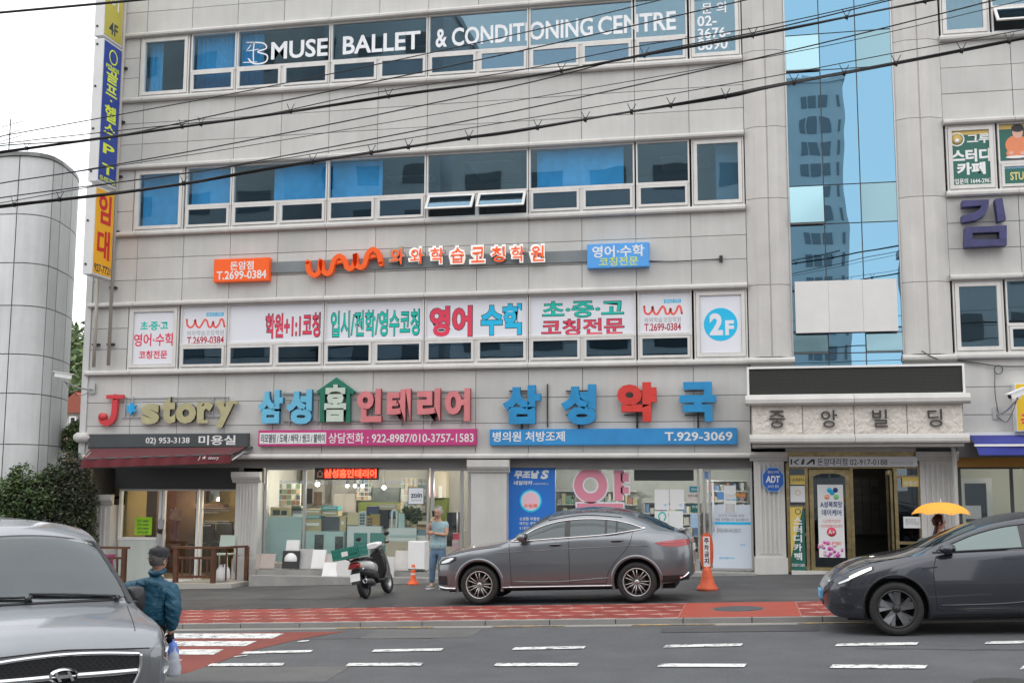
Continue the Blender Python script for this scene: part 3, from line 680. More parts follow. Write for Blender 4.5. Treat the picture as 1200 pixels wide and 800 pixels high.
d = b.build('glass_door', BRASS, bld); MB().box(x0 + .05, x1 - .05, .062, .07, EZ0 + .1, 2.44).build('pane', glassmat('glass_entrance', 0, 0, 0), d)
MB().tube([(x1 - .2, -.04, .95), (x1 - .2, -.04, 1.35)], .02).build('handle', BRASS, d)
xo = XF(1048, 600)                                # the other leaf, swung inwards
b = MB(); b.box(xo - .05, xo + .0, .15, 1.0, EZ0 + .03, EZ0 + .15); b.box(xo - .05, xo, .15, 1.0, 2.36, 2.46); b.box(xo - .05, xo, .15, .23, EZ0 + .15, 2.36); b.box(xo - .05, xo, .92, 1.0, EZ0 + .15, 2.36)
d2 = b.build('glass_door', BRASS, bld); MB().box(xo - .03, xo - .02, .23, .92, EZ0 + .15, 2.36).build('pane', GL_SHOP, d2)
MB().box(.86, 2.0, -.3, .1, gz(.8) - .1, gz(1.5) + .05).build('threshold', STONE2, bld)
# letter boxes on the lobby wall seen through the open leaf
b = root('letter_boxes', (2.6, 2.9, 1.3), 'dark bank of letter boxes on the lobby wall seen through the open door', 'letter boxes')
MB().box(2.25, 3.30, 2.95, 3.15, .95, 2.35).build('cabinet', mat('dark_brown', (.05, .04, .035), .5), b)
for i in range(5):
    for j in range(7): ubox('letter_box_door', 2.28 + i * .2, 2.46 + i * .2, 2.93, 2.95, .98 + j * .19, 1.15 + j * .19, mat('letter_box_grey', (.07, .066, .062), .35, .4, rand=.3), b)
# entrance nameplate
x0, x1, z0, z1 = bx(924.5, 535, 1075, 546.5, -.20)
ks = root('nameplate', (x0, -.20, z0), 'silver nameplate with black lettering and a phone number over the brass doors', 'sign')
MB().box(x0, x1, -.22, -.0, z0, z1).build('plate', mat('silver_plate', (.50, .50, .53), .35, .3), ks)
def sp(px, py): x, z = F(px, py, -.22); return (x, z)
def poly_y(name, pts, Y, th, m, parent): return MB().prism([sp_ for sp_ in pts], Y - th, Y, 'y').build(name, m, parent)
for pts in ([(926.5, 537.8), (928.3, 537.8), (928.3, 544), (926.5, 544)], [(929.5, 541.2), (934.5, 537.8), (937.5, 537.8), (932, 541.4), (936.5, 544), (933.5, 544)], [(938.5, 544), (940.5, 537.8), (943, 537.8), (941.8, 544)], [(944.2, 544), (950.8, 537.8), (954.8, 537.8), (954.8, 544), (952.6, 544), (952.6, 540.2), (947, 544)]):
    poly_y('logo', [sp(*p) for p in pts], -.22, .004, BLACK, ks)
wpx('돈암대리점', (958, 536.8, 993, 545), -.22, BLACK, ks, bold=.008); wpx('02-917-0188', (996, 538, 1040, 544.5), -.22, BLACK, ks, bold=.004)
wpx('판매정비보험 중고차 상담', (1042, 540, 1070, 544.2), -.22, GREYP, ks, bold=0)
# ================================================================ posters and prints on the entrance
def poster(name, box, Y, m, label, cat='poster', th=.006, group=None):
    x0, x1, z0, z1 = bx(*box, Y); r = root(name, (x0, Y, z0), label, cat, group)
    MB().box(x0, x1, Y, Y + th, z0, z1).build('sheet', m, r); return r
GREEN = mat('print_green', (.012, .11, .085), .5); YEL = mat('print_yellow', (.68, .50, .12), .5); PAPER = mat('paper', (.72, .72, .72), .7); NAVY = mat('print_navy', (.02, .05, .20), .5)
PINK = mat('print_pink', (.75, .12, .45), .5); PALEP = mat('print_pale_pink', (.78, .50, .58), .5)
pb = poster('banner', (957.5, 567.5, 990.5, 653), -.06, PAPER, 'white care centre banner with pink flowers hanging on the glass entrance door', 'banner')
for i, (dx, dy, c) in enumerate(((0, 0, CYAN), (-6, 5, mat('print_peach', (.85, .35, .25), .5)), (5, 5, mat('print_lime', (.2, .6, .2), .5)), (-3, -3, CYAN), (4, -3, NAVY))):
    x, z = F(975 + dx, 577 + dy, -.062); MB().lathe([(.0, 0), (.055, 0), (.055, .002), (0, .002)], x, -.064 - .001 * i, z, 10, axis='y').build('petal', c, pb)
wpx('A성북희망', (961, 587, 987, 594.5), -.06, NAVY, pb, bold=.02); wpx('데이케어', (963, 596.5, 986, 604), -.06, NAVY, pb, bold=.02)
ROSE = mat('print_rose', (.75, .2, .2), .5)
wpx('노인장기요양', (964, 608, 985, 612), -.06, ROSE, pb, bold=0); wpx('주간보호센터 입소문의', (962, 614, 987, 618), -.06, ROSE, pb, bold=0)
x, z = F(974.5, 623, -.063); MB().lathe([(.0, 0), (.1, 0), (.1, .003), (0, .003)], x, -.066, z, 16, axis='y').build('badge', RED, pb); wpx('A+', (970.5, 620.5, 978.5, 625.5), -.068, PAPER, pb, bold=.02)
wpx('912-8880', (965, 634, 986, 638.5), -.06, ROSE, pb, bold=.01)
for i in range(26):
    x, z = F(959.5 + random.random() * 29, 651 - random.random() ** 1.6 * 17, -.061); r = random.uniform(.02, .05)
    MB().lathe([(.0, 0), (r, 0), (r, .002), (0, .002)], x, -.063 - i * .0002, z, 8, axis='y').build('petal', (PINK, PALEP, mat('print_mauve', (.5, .08, .4), .5))[i % 3], pb)
pg = poster('window_poster', (925.5, 594, 944.5, 669), .0, GREEN, 'tall green and yellow study room poster in the narrow light beside the glass door')
x0, x1, z0, z1 = bx(925.5, 594, 944.5, 669, -.0); MB().add([(x0, -.003, z1), (x0, -.003, z1 - 1.1), (x1 - .03, -.003, z1)], [(0, 1, 2)]).build('print', YEL, pg)
for i, ch in enumerate('스터디카페'): wpx(ch, (930, 605 + i * 10.5, 940, 614 + i * 10.5), -.004, PAPER, pg, bold=.03)
x, z = F(935, 599, 0); MB().lathe([(.05, 0), (.065, 0), (.065, .002), (.05, .002)], x, -.006, z, 14, axis='y').build('print', OUTL, pg)
wpx('STUDY CAFE', (928, 660, 943, 663.5), -.004, PAPER, pg, bold=.01)
pp = poster('window_poster', (926, 569, 943.5, 588), .0, PAPER, 'small white notice with a drawing above the green study room poster')
x, z = F(935, 577, 0); MB().lathe([(.045, 0), (.06, 0), (.06, .002), (.045, .002)], x, -.004, z, 12, axis='y').build('print', YEL, pp)
pp = poster('window_poster', (926, 556.5, 943.5, 567.5), .0, YEL, 'yellow and dark strip of lettering at the top left of the entrance'); wpx('스터디', (928, 560, 942, 564), 0, OUTL, pp, bold=.02)
pp = poster('window_poster', (1057, 559, 1077, 570), .0, YEL, 'yellow and white strip of lettering at the top right of the entrance'); wpx('부동산', (1059, 563, 1076, 569), 0, PAPER, pp, bold=.02)
pp = poster('paper_notice', (1058.5, 605, 1079, 618.5), -.0, PAPER, 'white paper notice on the narrow entrance glass next to the umbrella'); wpx('출입문은\n당겨주세요', (1061, 607, 1077, 615), 0, GREYP, pp, bold=0)
# security sign on the fluted pillar
cxs, czs = F(906, 561.5, -.15); ad = root('security_sign', (cxs, -.15, czs), 'blue octagonal security company sign on the fluted pillar left of the entrance', 'sign')
oc = lambda r, a=1.15: [(cxs + r * math.cos(math.pi / 8 + math.pi / 4 * i), czs + a * r * math.sin(math.pi / 8 + math.pi / 4 * i)) for i in range(8)]
MB().prism(oc(.255), -.15, -.11, 'y').build('rim', mat('print_sky', (.25, .45, .75), .4), ad); MB().prism(oc(.235), -.158, -.145, 'y').build('plate', mat('print_blue', (.015, .10, .42), .4), ad)
write('ADT', cxs - .16, cxs + .15, czs - .07, czs + .08, -.158, WHITE, ad, bold=.03, shear=.1); write('경비구역', cxs - .12, cxs + .12, czs + .13, czs + .19, -.158, WHITE, ad, bold=0); write('24시간 출동', cxs - .12, cxs + .12, czs - .18, czs - .12, -.158, WHITE, ad, bold=0)
# ================================================================ signs on the facade
def sbox(name, box, Y0, m, label, cat='sign', th=None, rim=None, side=None):
    x0, x1, z0, z1 = bx(*box, Y0); r = root(name, (x0, Y0, z0), label, cat)
    MB().box(x0, x1, Y0, -.012 if th is None else Y0 + th, z0, z1).build('box', side or m, r)
    t = .018
    MB().box(x0 + t, x1 - t, Y0 - .006, Y0, z0 + t, z1 - t).build('face', m, r)
    return r
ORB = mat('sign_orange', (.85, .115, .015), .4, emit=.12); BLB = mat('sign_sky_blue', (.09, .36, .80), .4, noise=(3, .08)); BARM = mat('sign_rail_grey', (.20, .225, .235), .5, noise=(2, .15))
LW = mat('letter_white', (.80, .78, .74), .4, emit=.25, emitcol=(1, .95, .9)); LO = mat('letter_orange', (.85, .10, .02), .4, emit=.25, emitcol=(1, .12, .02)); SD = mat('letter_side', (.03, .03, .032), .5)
# long sign rail
x0, z1 = F(314, 307.5, -.05); x1, z0 = F(690, 305, -.05); rail_z = (ZF(450, 315, -.05), ZF(450, 302, -.05))
ac = root('academy_sign', (XF(360, 310, -.1), -.1, rail_z[0]), 'orange wave logo and orange-on-white letters on a grey rail above the second floor', 'sign')
MB().box(XF(316, 315, -.05), XF(690, 300, -.05), -.05, -.01, rail_z[0], rail_z[1]).build('rail', BARM, ac)
def crop(ox, oy, s): return lambda x, y: (ox + x / s, oy + y / s)
c5 = crop(240, 270, 5.4545); wp = [(664, 205), (672, 262), (706, 290), (740, 262), (748, 192), (758, 252), (785, 280), (812, 262), (832, 196), (868, 166), (900, 196), (916, 242), (945, 244), (966, 205), (966, 152), (972, 216), (998, 240), (1026, 222), (1048, 152), (1084, 124), (1116, 152), (1132, 218)]
pts = []
for a in wp: p = c5(*a); X, Z = F(*p, -.1); pts.append((X, Z))
def stroke(pts2, w_, Y0, Y1, name, m, parent, n=5):
    P = smooth_path([(x, 0, z) for x, z in pts2], n); b = MB(); L, R_ = [], []
    for i, p in enumerate(P):
        d = (P[min(i + 1, len(P) - 1)] - P[max(i - 1, 0)]); d = d.normalized() if d.length > 1e-6 else Vector((1, 0, 0)); nn = Vector((-d.z, 0, d.x)) * w_ / 2
        L.append(p + nn); R_.append(p - nn)
    G_ = [[(l.x, Y0, l.z), (r.x, Y0, r.z), (r.x, Y1, r.z), (l.x, Y1, l.z)] for l, r in zip(L, R_)]
    b.grid(G_, 0, False, closeu=True)
    for e in (P[0], P[-1]): b.lathe([(0, 0), (w_ / 2, 0), (w_ / 2, Y1 - Y0), (0, Y1 - Y0)], e.x, Y0, e.z, 12, axis='y', smooth=False)
    b.fixn = True; return b.build(name, m, parent)
stroke(pts, .115, -.19, -.06, 'wave_logo', ORB, ac)
for a, bq in (((846, 212), (892, 205)), ((1060, 178), (1106, 170))):
    p, q = F(*c5(*a), -.1), F(*c5(*bq), -.1); stroke([p, ((p[0] + q[0]) / 2, (p[1] + q[1]) / 2 + .02), q], .07, -.185, -.06, 'wave_logo', ORB, ac)
DIRT = mat('letter_dirty', (.42, .34, .24), .6)
for i, ch in enumerate('와와학습코칭학원'):
    c = (140, 265, 395, 525, 655, 785, 910, 1035)[i]; px = 440 + c / 5.4545; yb = 311.4 - i * .53
    o = wpx(ch, (px - 9.6, yb - 21.5, px + 9.6, yb), -.12, DIRT if i == 0 else LW, ac, bold=.075, depth=.05, side=SD, name='letter')
    wpx(ch, (px - 7.6, yb - 19.5, px + 7.6, yb - 2), -.172, LO, o, bold=.012, depth=.008, name='face')
s = sbox('lightbox_sign', (251, 304, 315, 328.5), -.16, ORB, 'orange box sign with a white phone number at the left end of the grey rail')
wpx('돈암점', (270, 306.5, 297, 315.5), -.166, WHITE, s, bold=.02); wpx('T.2699-0384', (254, 318, 312, 326), -.166, WHITE, s, bold=.02)
s = sbox('lightbox_sign', (688, 286.5, 760.5, 312), -.18, BLB, 'sky blue box sign with white and yellow lettering at the right end of the rail')
wpx('영어·수학', (694, 288.5, 755, 300), -.186, WHITE, s, bold=.02); wpx('코칭전문', (702, 302, 748, 310.5), -.186, mat('print_lime_yellow', (.65, .75, .12), .5), s, bold=.012)
b = root('wall_cable', (XF(762, 306), -.03, ZF(762, 306)), 'thin black cable running right from the sky blue box sign to a bracket', 'cable')
MB().tube([(*([F(a, c, -.04)[0]]), -.04, F(a, c, -.04)[1]) for a, c in ((761, 306), (790, 306.5), (815, 305), (845, 303.5))], .012, 5).box(XF(843, 303), XF(847, 303), -.08, .0, ZF(845, 307), ZF(845, 300)).build('cable', BLACK, b)
# salon letters
js = root('salon_sign', (XF(115, 497, -.12), -.12, ZF(115, 497, -.12)), 'red and cream salon letters with a blue star on thin rails', 'sign')
CREAM = mat('letter_cream', (.42, .39, .22), .5, noise=(5, .12)); SRED = mat('letter_red', (.58, .04, .05), .45, noise=(5, .1)); SBL = mat('letter_blue', (.02, .36, .72), .45, noise=(4, .12))
b = MB()
for yy in (466.5, 489): x0, z = F(143, yy, -.03); b.box(x0, XF(268, yy, -.03), -.04, -.02, z - .012, z + .012)
for px in (147, 156, 202, 250, 267): x0, z = F(px, 472, -.03); b.box(x0 - .012, x0 + .012, -.05, -.01, z - .35, z + .16)
b.build('rail', ALU, js)
def serif_letter(strokes, serifs, nm, m, Y=-.13, w=.075):
    pass
jp = [F(*p, -.13) for p in ((135, 465), (134, 480), (132, 490), (126, 495.5), (119.5, 493), (118.5, 487.5))]
J_ = stroke(jp, .15, -.14, -.06, 'letter', SRED, js); pbox('serif', (124.5, 462.5, 144, 466.8), -.143, -.06, SRED, J_)
x, z = F(120, 488, -.142); MB().lathe([(0, 0), (.095, 0), (.095, .08), (0, .08)], x, -.143, z, 16, axis='y').build('serif', SRED, J_)
for ch, bxx, m in (('s', (168, 473, 188, 497), CREAM), ('t', (191, 465, 207, 496), CREAM), ('o', (208, 472, 231, 496), CREAM), ('r', (233, 471, 251, 495), CREAM), ('y', (254, 470, 276, 501), CREAM)):
    L_ = wpx(ch, bxx, -.06, m, js, bold=.05, depth=.08, side=SD, name='letter')
    if ch == 'r': pbox('serif', (231.5, 492, 243, 495.5), -.142, -.06, m, L_); pbox('serif', (231.5, 471, 238, 474), -.142, -.06, m, L_)
    if ch == 'y': pbox('serif', (252, 470, 263, 473), -.142, -.06, m, L_); pbox('serif', (268, 470, 278, 473), -.142, -.06, m, L_)
    if ch == 't': pass
cxs, czs = F(153.5, 478.5, -.13)
MB().prism([(cxs + (.15 if i % 2 == 0 else .085) * math.sin(math.pi * i / 6), czs + (.16 if i % 2 == 0 else .09) * math.cos(math.pi * i / 6)) for i in range(12)], -.14, -.06, 'y').build('star', SBL, js)
s = sbox('sign_strip', (104, 508.5, 290, 524), -.14, mat('sign_charcoal', (.055, .065, .068), .5, noise=(2, .15)), 'dark grey sign strip with a white phone number above the red awning', side=DGREY)
wpx('02) 953-3138', (171, 512.5, 222, 521), -.146, PAPER, s, bold=.015); wpx('미용실', (233, 510, 276, 521), -.146, PAPER, s, bold=.02)
# interior shop letters
hs = root('home_interior_sign', (XF(305, 496, -.12), -.12, ZF(305, 496, -.12)), 'row of blue and pink letters with a green house outline around the third letter', 'sign')
LBL = mat('letter_light_blue', (.14, .46, .66), .45, noise=(4, .1)); LPK = mat('letter_faded_pink', (.64, .20, .21), .5, noise=(4, .12)); LGR = mat('letter_green', (.012, .16, .10), .5, noise=(4, .12)); LPL = mat('letter_pale', (.52, .60, .52), .5, noise=(4, .1))
b = MB()
for yy in (461, 493): x0, z = F(332, yy, -.03); b.box(x0, XF(550, yy, -.03), -.045, -.02, z - .018, z + .018)
for px in (339, 372, 432, 470, 505, 540): x0, z = F(px, 493, -.03); b.box(x0 - .012, x0 + .012, -.04, -.01, z - .12, z + .5)
b.build('rail', ALU, hs)
for ch, bxx, m in (('삼', (305, 457.5, 333, 496), LBL), ('성', (338, 457, 367, 497), LBL), ('홈', (382.5, 451, 407, 494), LPL), ('인', (420.5, 456, 448.5, 494.5), LPK), ('테', (455.5, 456, 482.5, 494), LPK), ('리', (490.5, 455.5, 517, 494), LPK), ('어', (523, 455.5, 552, 493.5), LPK)):
    wpx(ch, bxx, -.07, m, hs, bold=.055, depth=.12, side=mat('side_' + m.name, tuple(c * .6 for c in m.diffuse_color[:3]) if 0 else {LBL: (.03, .16, .28), LPK: (.30, .06, .07), LPL: (.2, .25, .2)}[m], .6), name='letter')
hp = lambda x, y: F(x, y, -.1)
o = [hp(372, 458.5), hp(395, 442.5), hp(417, 458.5), hp(414, 462), hp(411, 460.5), hp(411, 495), hp(376, 495), hp(376, 460.5), hp(373, 462)]
inn = [hp(395, 450), hp(407, 459), hp(406, 494), hp(381, 494), hp(382, 459)]
b = MB(); no = len(o)
for pl in ([o[0], o[1], inn[0], inn[4], o[7], o[8]], [o[1], o[2], o[3], o[4], inn[1], inn[0]], [o[7], inn[4], inn[3], o[6]], [o[4], o[5], inn[2], inn[1]]):
    b.prism(pl, -.16, -.05, 'y')
b.build('house_outline', LGR, hs)
s = sbox('sign_strip', (303, 504, 558, 521.5), -.13, mat('sign_magenta', (.52, .045, .20), .45, noise=(2, .06)), 'magenta sign strip with a white panel at its left and white phone numbers')
x0, x1, z0, z1 = bx(304.5, 507, 382, 519.5, -.137); MB().box(x0, x1, -.141, -.137, z0, z1).build('panel', PAPER, s)
wpx('리모델링 / 도배 / 바닥 / 씽크 / 붙박이', (306, 508.5, 380.5, 518), -.142, OUTL, s, bold=.015)
wpx('상담전화 : 922-8987/010-3757-1583', (385, 507, 555, 518.5), -.137, PAPER, s, bold=.012)
# pharmacy letters
ps = root('pharmacy_sign', (XF(590, 496, -.14), -.14, ZF(590, 496, -.14)), 'four big pharmacy letters, three blue and one red, on thin wall brackets', 'sign')
PB = mat('pharmacy_blue', (.02, .25, .52), .45, noise=(4, .15)); PR = mat('pharmacy_red', (.62, .045, .035), .45, noise=(4, .12))
for ch, bxx, m in (('삼', (590, 452, 634.5, 496.5), PB), ('성', (658, 451, 699.5, 497.5), PB), ('약', (723.5, 448.5, 770, 494), PR), ('국', (796, 448, 840, 494), PB)):
    wpx(ch, bxx, -.10, m, ps, bold=.06, depth=.10, side=mat('side_' + m.name, (.01, .12, .25) if m is PB else (.3, .02, .02), .6), name='letter')
    xm = (XF(bxx[0], 470) + XF(bxx[2], 470)) / 2
    for yy in (458, 486): z = ZF((bxx[0] + bxx[2]) / 2, yy); MB().box(xm - .3, xm + .3, -.09, -.02, z - .01, z + .01).build('bracket', BLACK, ps)
    MB().box(xm - .02, xm + .02, -.1, .0, ZF(700, 502), ZF(700, 480)).build('bracket', BLACK, ps)
MB().box(XF(642, 475) - .013, XF(642, 475) + .013, -.06, -.01, ZF(642, 500), ZF(642, 450)).build('bracket', mat('rust_dark', (.06, .045, .04), .8), ps)
s = sbox('sign_strip', (574, 503, 864, 520.5), -.12, mat('sign_blue', (.03, .25, .56), .45, noise=((.8, .12), (4, .08))), 'long faded blue sign strip with white lettering and a phone number', rim=1)
wpx('병의원 처방조제', (577.5, 505.5, 662, 517), -.127, PAPER, s, bold=.02); wpx('T.929-3069', (779, 506, 858.5, 516), -.127, PAPER, s, bold=.02)
# right wing sign letter and the yellow sign
kk = root('letter_sign', (XF(1126, 290, -.2), -.2, ZF(1126, 290, -.2)), 'single big weathered navy letter standing proud of the right wing wall', 'sign')
KN = mat('letter_navy', (.045, .045, .14), .5, noise=((3, .25), (12, .15)))
kp = lambda x, y: F(900 + x / 4, 200 + y / 4, -.2)
for pl in ([(907, 145), (1032, 140), (1030, 175), (1012, 213), (975, 235), (910, 247), (906, 214), (955, 205), (988, 185), (997, 168), (908, 174)], [(1060, 138), (1094, 132), (1112, 234), (1075, 243)], [(920, 270), (1115, 260), (1115, 290), (922, 297)], [(918, 325), (1115, 325), (1115, 353), (920, 362)], [(920, 297), (955, 295), (955, 327), (920, 326)], [(1080, 292), (1115, 290), (1115, 326), (1080, 327)]):
    b = MB().prism([kp(*p) for p in pl], -.30, -.05, 'y'); b.build('stroke', KN, kk)
s = sbox('lightbox_sign', (1189, 449, 1215, 505), -.35, mat('sign_yellow', (.80, .52, .02), .5, noise=(2, .05)), 'yellow box sign at the right edge beside the security camera', side=WHITE)
wpx('국', (1196, 485, 1210, 500), -.356, RED, s, bold=.04)
# ---- ballet lettering on the top ribbon window (film letters on glass)
bl = root('window_lettering', (XF(283, 60), .0, 12.9), 'white ballet studio lettering across the top ribbon window', 'lettering')
LT = mat('film_letter', (.80, .82, .84), .5, emit=.0)
za, zb = ZF(360, 66.5), ZF(360, 45.5); BY = .046
for t_, a, c in (('MUSE', 317, 383.5), ('BALLET', 401, 492)): write(t_, XF(a, 58), XF(c, 50), za, zb, BY, LT, bl, bold=.022, depth=.003)
write('&', XF(510, 40), XF(523.5, 40), za, zb, BY, LT, bl, bold=.022, depth=.003)
write('CONDITIONING', XF(529, 38), XF(694.5, 30), za, zb, BY, LT, bl, bold=.022, depth=.003)
write('CENTRE', XF(700.5, 25), XF(792, 22), za, zb, BY, LT, bl, bold=.022, depth=.003)
bb = [F(*p, BY) for p in ((296, 50), (309, 51), (312, 57), (302, 61), (313, 65), (311, 73), (298, 75), (291, 69))]; stroke(bb, .035, BY - .004, BY, 'logo', LT, bl)
bb = [F(*p, BY) for p in ((298, 50), (297, 60), (297, 72))]; stroke(bb, .03, BY - .004, BY, 'logo', LT, bl)
for q in (((289, 50), (299, 50)), ((285, 73.5), (301, 73)), ((294, 53), (289, 60)), ((291, 60), (303, 58))): stroke([F(*q[0], BY), F(*q[1], BY)], .022, BY - .003, BY, 'logo', LT, bl)
pl = root('window_lettering', (XF(815, 30), .0, 12.5), 'white phone number lettering on the square top window beside the stair bay', 'lettering')
for t_, bxx in (('문 의', (822, 4, 851, 15)), ('02-', (817, 19.5, 840, 30)), ('3676-', (817.5, 34, 856, 43.5)), ('8890', (817.5, 46.5, 853, 57.5))): wpx(t_, bxx, .03, LT, pl, bold=.02, depth=.003)
# ---- second-floor window posters
PY = .012
def wposter(px0, px1, k, label):
    i, (x0, x1, kd) = k, LAY[k]
    if kd == 'c': a, c, z0, z1, Y = x0 + .145, x1 - .145, 5.115, 6.43, .022
    else: a, c, z0, z1, Y = x0 + .035, x1 - .035, 5.61, 6.525, .040
    r = root('window_poster', (a, Y, z0), label, 'poster', 'academy posters on the ribbon window'); MB().box(a, c, Y, Y + .006, z0, z1).build('sheet', FILM, r)
    return r, a, c, z0, z1, Y
def ow(s, x0, x1, z0, z1, Y, m, p, ol=OUTL, bold=.03, g=.018):
    write(s, x0 - g, x1 + g, z0 - g, z1 + g, Y, ol, p, bold=bold + .022, depth=.002, name='outline'); write(s, x0, x1, z0, z1, Y - .003, m, p, bold=bold, depth=.003)
def onp(r, t_, box, m, ol=None, bold=.02):
    x0, x1, z0, z1 = bx(*box, .03); rr, a, c, q0, q1, Y = r
    if ol: ow(t_, x0, x1, z0, z1, Y, m, rr, ol, bold)
    else: write(t_, x0, x1, z0, z1, Y, m, rr, bold=bold, depth=.003)
r = wposter(0, 0, 0, 'white poster with green, red and blue lettering in the leftmost square window'); onp(r, '초·중·고', (165, 377, 197, 386.5), TEAL, bold=.03); onp(r, '영어·수학', (157.5, 391, 204, 405), RED, bold=.02); onp(r, '코칭전문', (163, 411, 196, 420), RED, bold=.025)
x0, x1, z0, z1 = bx(181, 389.5, 204.5, 406, .02)
def wawa(r, ox, oy):
    rr = r[0]; Y = r[5]; M_ = mat('print_coral', (.80, .12, .10), .5)
    W = [(0, 0), (1, 7), (6, 9), (10, 5), (11, 0), (13, 7), (17, 9), (21, 4), (24, 0), (27, 2), (29, 8), (33, 8), (35, 2), (36, 7), (39, 9), (43, 5), (45, 0), (48, .5), (50, 8)]
    stroke([F(ox + 44 * x / 50, oy + y, Y) for x, y in W], .05, Y - .003, Y, 'logo', M_, rr, 4)
    q0, q1, w0, w1 = bx(ox + 23, oy - 8, ox + 43, oy - 4.5, Y); MB().box(q0, q1, Y - .003, Y, w0, w1).build('print', CYAN, rr)
    write('SINCE 1995', q0 + .03, q1 - .03, w0 + .012, w1 - .012, Y - .003, FILM, rr, bold=.01, depth=.002)
    onp(r, '와와학습코칭학원', (ox, oy + 13, ox + 43, oy + 18), GREYP, bold=0); onp(r, 'T.2699-0384', (ox, oy + 20, ox + 43, oy + 28), mat('print_dark_red', (.42, .03, .05), .5), bold=.02)
r = wposter(0, 0, 1, 'white poster with a coral wave logo and phone number, second window from the left'); wawa(r, 219, 374.5)
r = wposter(0, 0, 2, 'white poster with red lettering reading one to one, third window from the left'); onp(r, '학원+1:1코칭', (312, 368, 374.5, 394.5), RED, OUTL, .022)
r = wposter(0, 0, 3, 'white poster with one line of narrow teal lettering'); onp(r, '입시/전학/영수코칭', (388.5, 365, 491, 392.5), TEAL, OUTL, .018)
r = wposter(0, 0, 4, 'white poster with very large red and blue letters in one line'); onp(r, '영어', (504, 359.5, 553, 393.5), RED, OUTL, .045); onp(r, '수학', (564, 357, 614.5, 391.5), CYAN, OUTL, .045)
r = wposter(0, 0, 5, 'white poster with teal lettering over red lettering'); onp(r, '초·중·고', (636, 354, 730.5, 370), TEAL, OUTL, .02); onp(r, '코칭전문', (635, 375, 731, 391), RED, OUTL, .015)
r = wposter(0, 0, 6, 'white poster with a coral wave logo and phone number, second window from the stair bay'); wawa(r, 755, 359)
r = wposter(0, 0, 7, 'white poster with a large cyan disc reading 2F in the square window'); x, z = F(844.5, 380, .02)
MB().lathe([(0, 0), (.38, 0), (.38, .003), (0, .003)], x, .018, z, 32, axis='y', smooth=False).build('print', CYAN, r[0]); write('2', x - .25, x + .05, z - .25, z + .26, .017, FILM, r[0], bold=.045, depth=.003); write('F', x + .10, x + .30, z - .25, z + .09, .017, FILM, r[0], bold=.045, depth=.003)
# right wing posters
x0, x1, z0, z1 = RL[0][0] + .13, RL[0][1] - .13, 8.76, 9.98
r = root('window_poster', (x0, .02, z0), 'dark green study room poster with white letters in the right wing window', 'poster'); PG = mat('print_study_green', (.02, .13, .10), .5); YST = mat('print_ochre', (.60, .42, .12), .5)
MB().box(x0, x1, .02, .03, z0, z1).build('sheet', PG, r); MB().box(x0, x1, .016, .02, z1 - .09, z1).build('print', YST, r)
def R4(x, y): return F(1080 + x / 6.667, 120 + y / 6.667, .02)
def wr(t_, a, b_, c, d, m, rr, bold=.03): x0_, z1_ = R4(a, b_); x1_, z0_ = R4(c, d); write(t_, x0_, x1_, z0_, z1_, .018, m, rr, bold=bold, depth=.003)
wr('그루', 352, 252, 535, 315, WHITE, r); wr('스터디', 232, 372, 540, 458, WHITE, r, .045); wr('카페', 272, 475, 502, 560, WHITE, r, .045); wr('창업문의 1644-2967', 222, 600, 552, 628, WHITE, r, .02)
x, z = R4(276, 292)
MB().lathe([(.13, 0), (.16, 0), (.16, .003), (.13, .003)], x, .014, z, 24, axis='y').build('print', WHITE, r); MB().lathe([(0, 0), (.115, 0), (.115, .003), (0, .003)], x, .014, z, 20, axis='y').build('print', YST, r); MB().lathe([(0, 0), (.05, 0), (.05, .003), (0, .003)], x, .010, z - .03, 12, axis='y').build('print', WHITE, r)
x0, x1, z0, z1 = RL[1][0] + .04, RL[1][1] - .04, 9.25, 10.07
r = root('window_poster', (x0, .03, z0), 'green poster with a printed picture of a boy in an orange jumper reading', 'poster')
MB().box(x0, x1, .038, .048, z0, z1).build('sheet', PG, r); MB().box(x0, x1, .034, .038, z1 - .1, z1).build('print', YST, r)
def blob(cxp, cyp, rx, rz, Y, m, nm='print'): x, z = R4(cxp, cyp); MB().prism([(x + rx * math.cos(2 * math.pi * i / 20), z + rz * math.sin(2 * math.pi * i / 20)) for i in range(20)], Y - .002, Y, 'y').build(nm, m, r)
SK = mat('print_skin', (.72, .42, .33), .6); OJ = mat('print_orange_jumper', (.75, .25, .12), .6)
blob(745, 330, .24, .22, .034, OJ); blob(745, 395, .22, .12, .0335, OJ); blob(745, 470, .34, .10, .033, DGREY); blob(740, 425, .22, .03, .030, WHITE); blob(750, 235, .11, .13, .031, SK); blob(750, 200, .13, .09, .028, BLACK); blob(700, 395, .05, .04, .027, SK); blob(790, 395, .05, .04, .027, SK)
x0, x1, z0, z1 = RL[1][0] + .1, RL[1][1] - .1, 8.72, 9.06
r = root('window_poster', (x0, .0, z0), 'low green strip with yellow capital letters under the picture poster', 'poster'); MB().box(x0, x1, -.005, .001, z0, z1).build('sheet', PG, r); write('STUDY CAFE', x0 + .12, x1 - .1, z0 + .08, z1 - .08, -.006, mat('print_pale_yellow', (.7, .62, .25), .5), r, bold=.02)
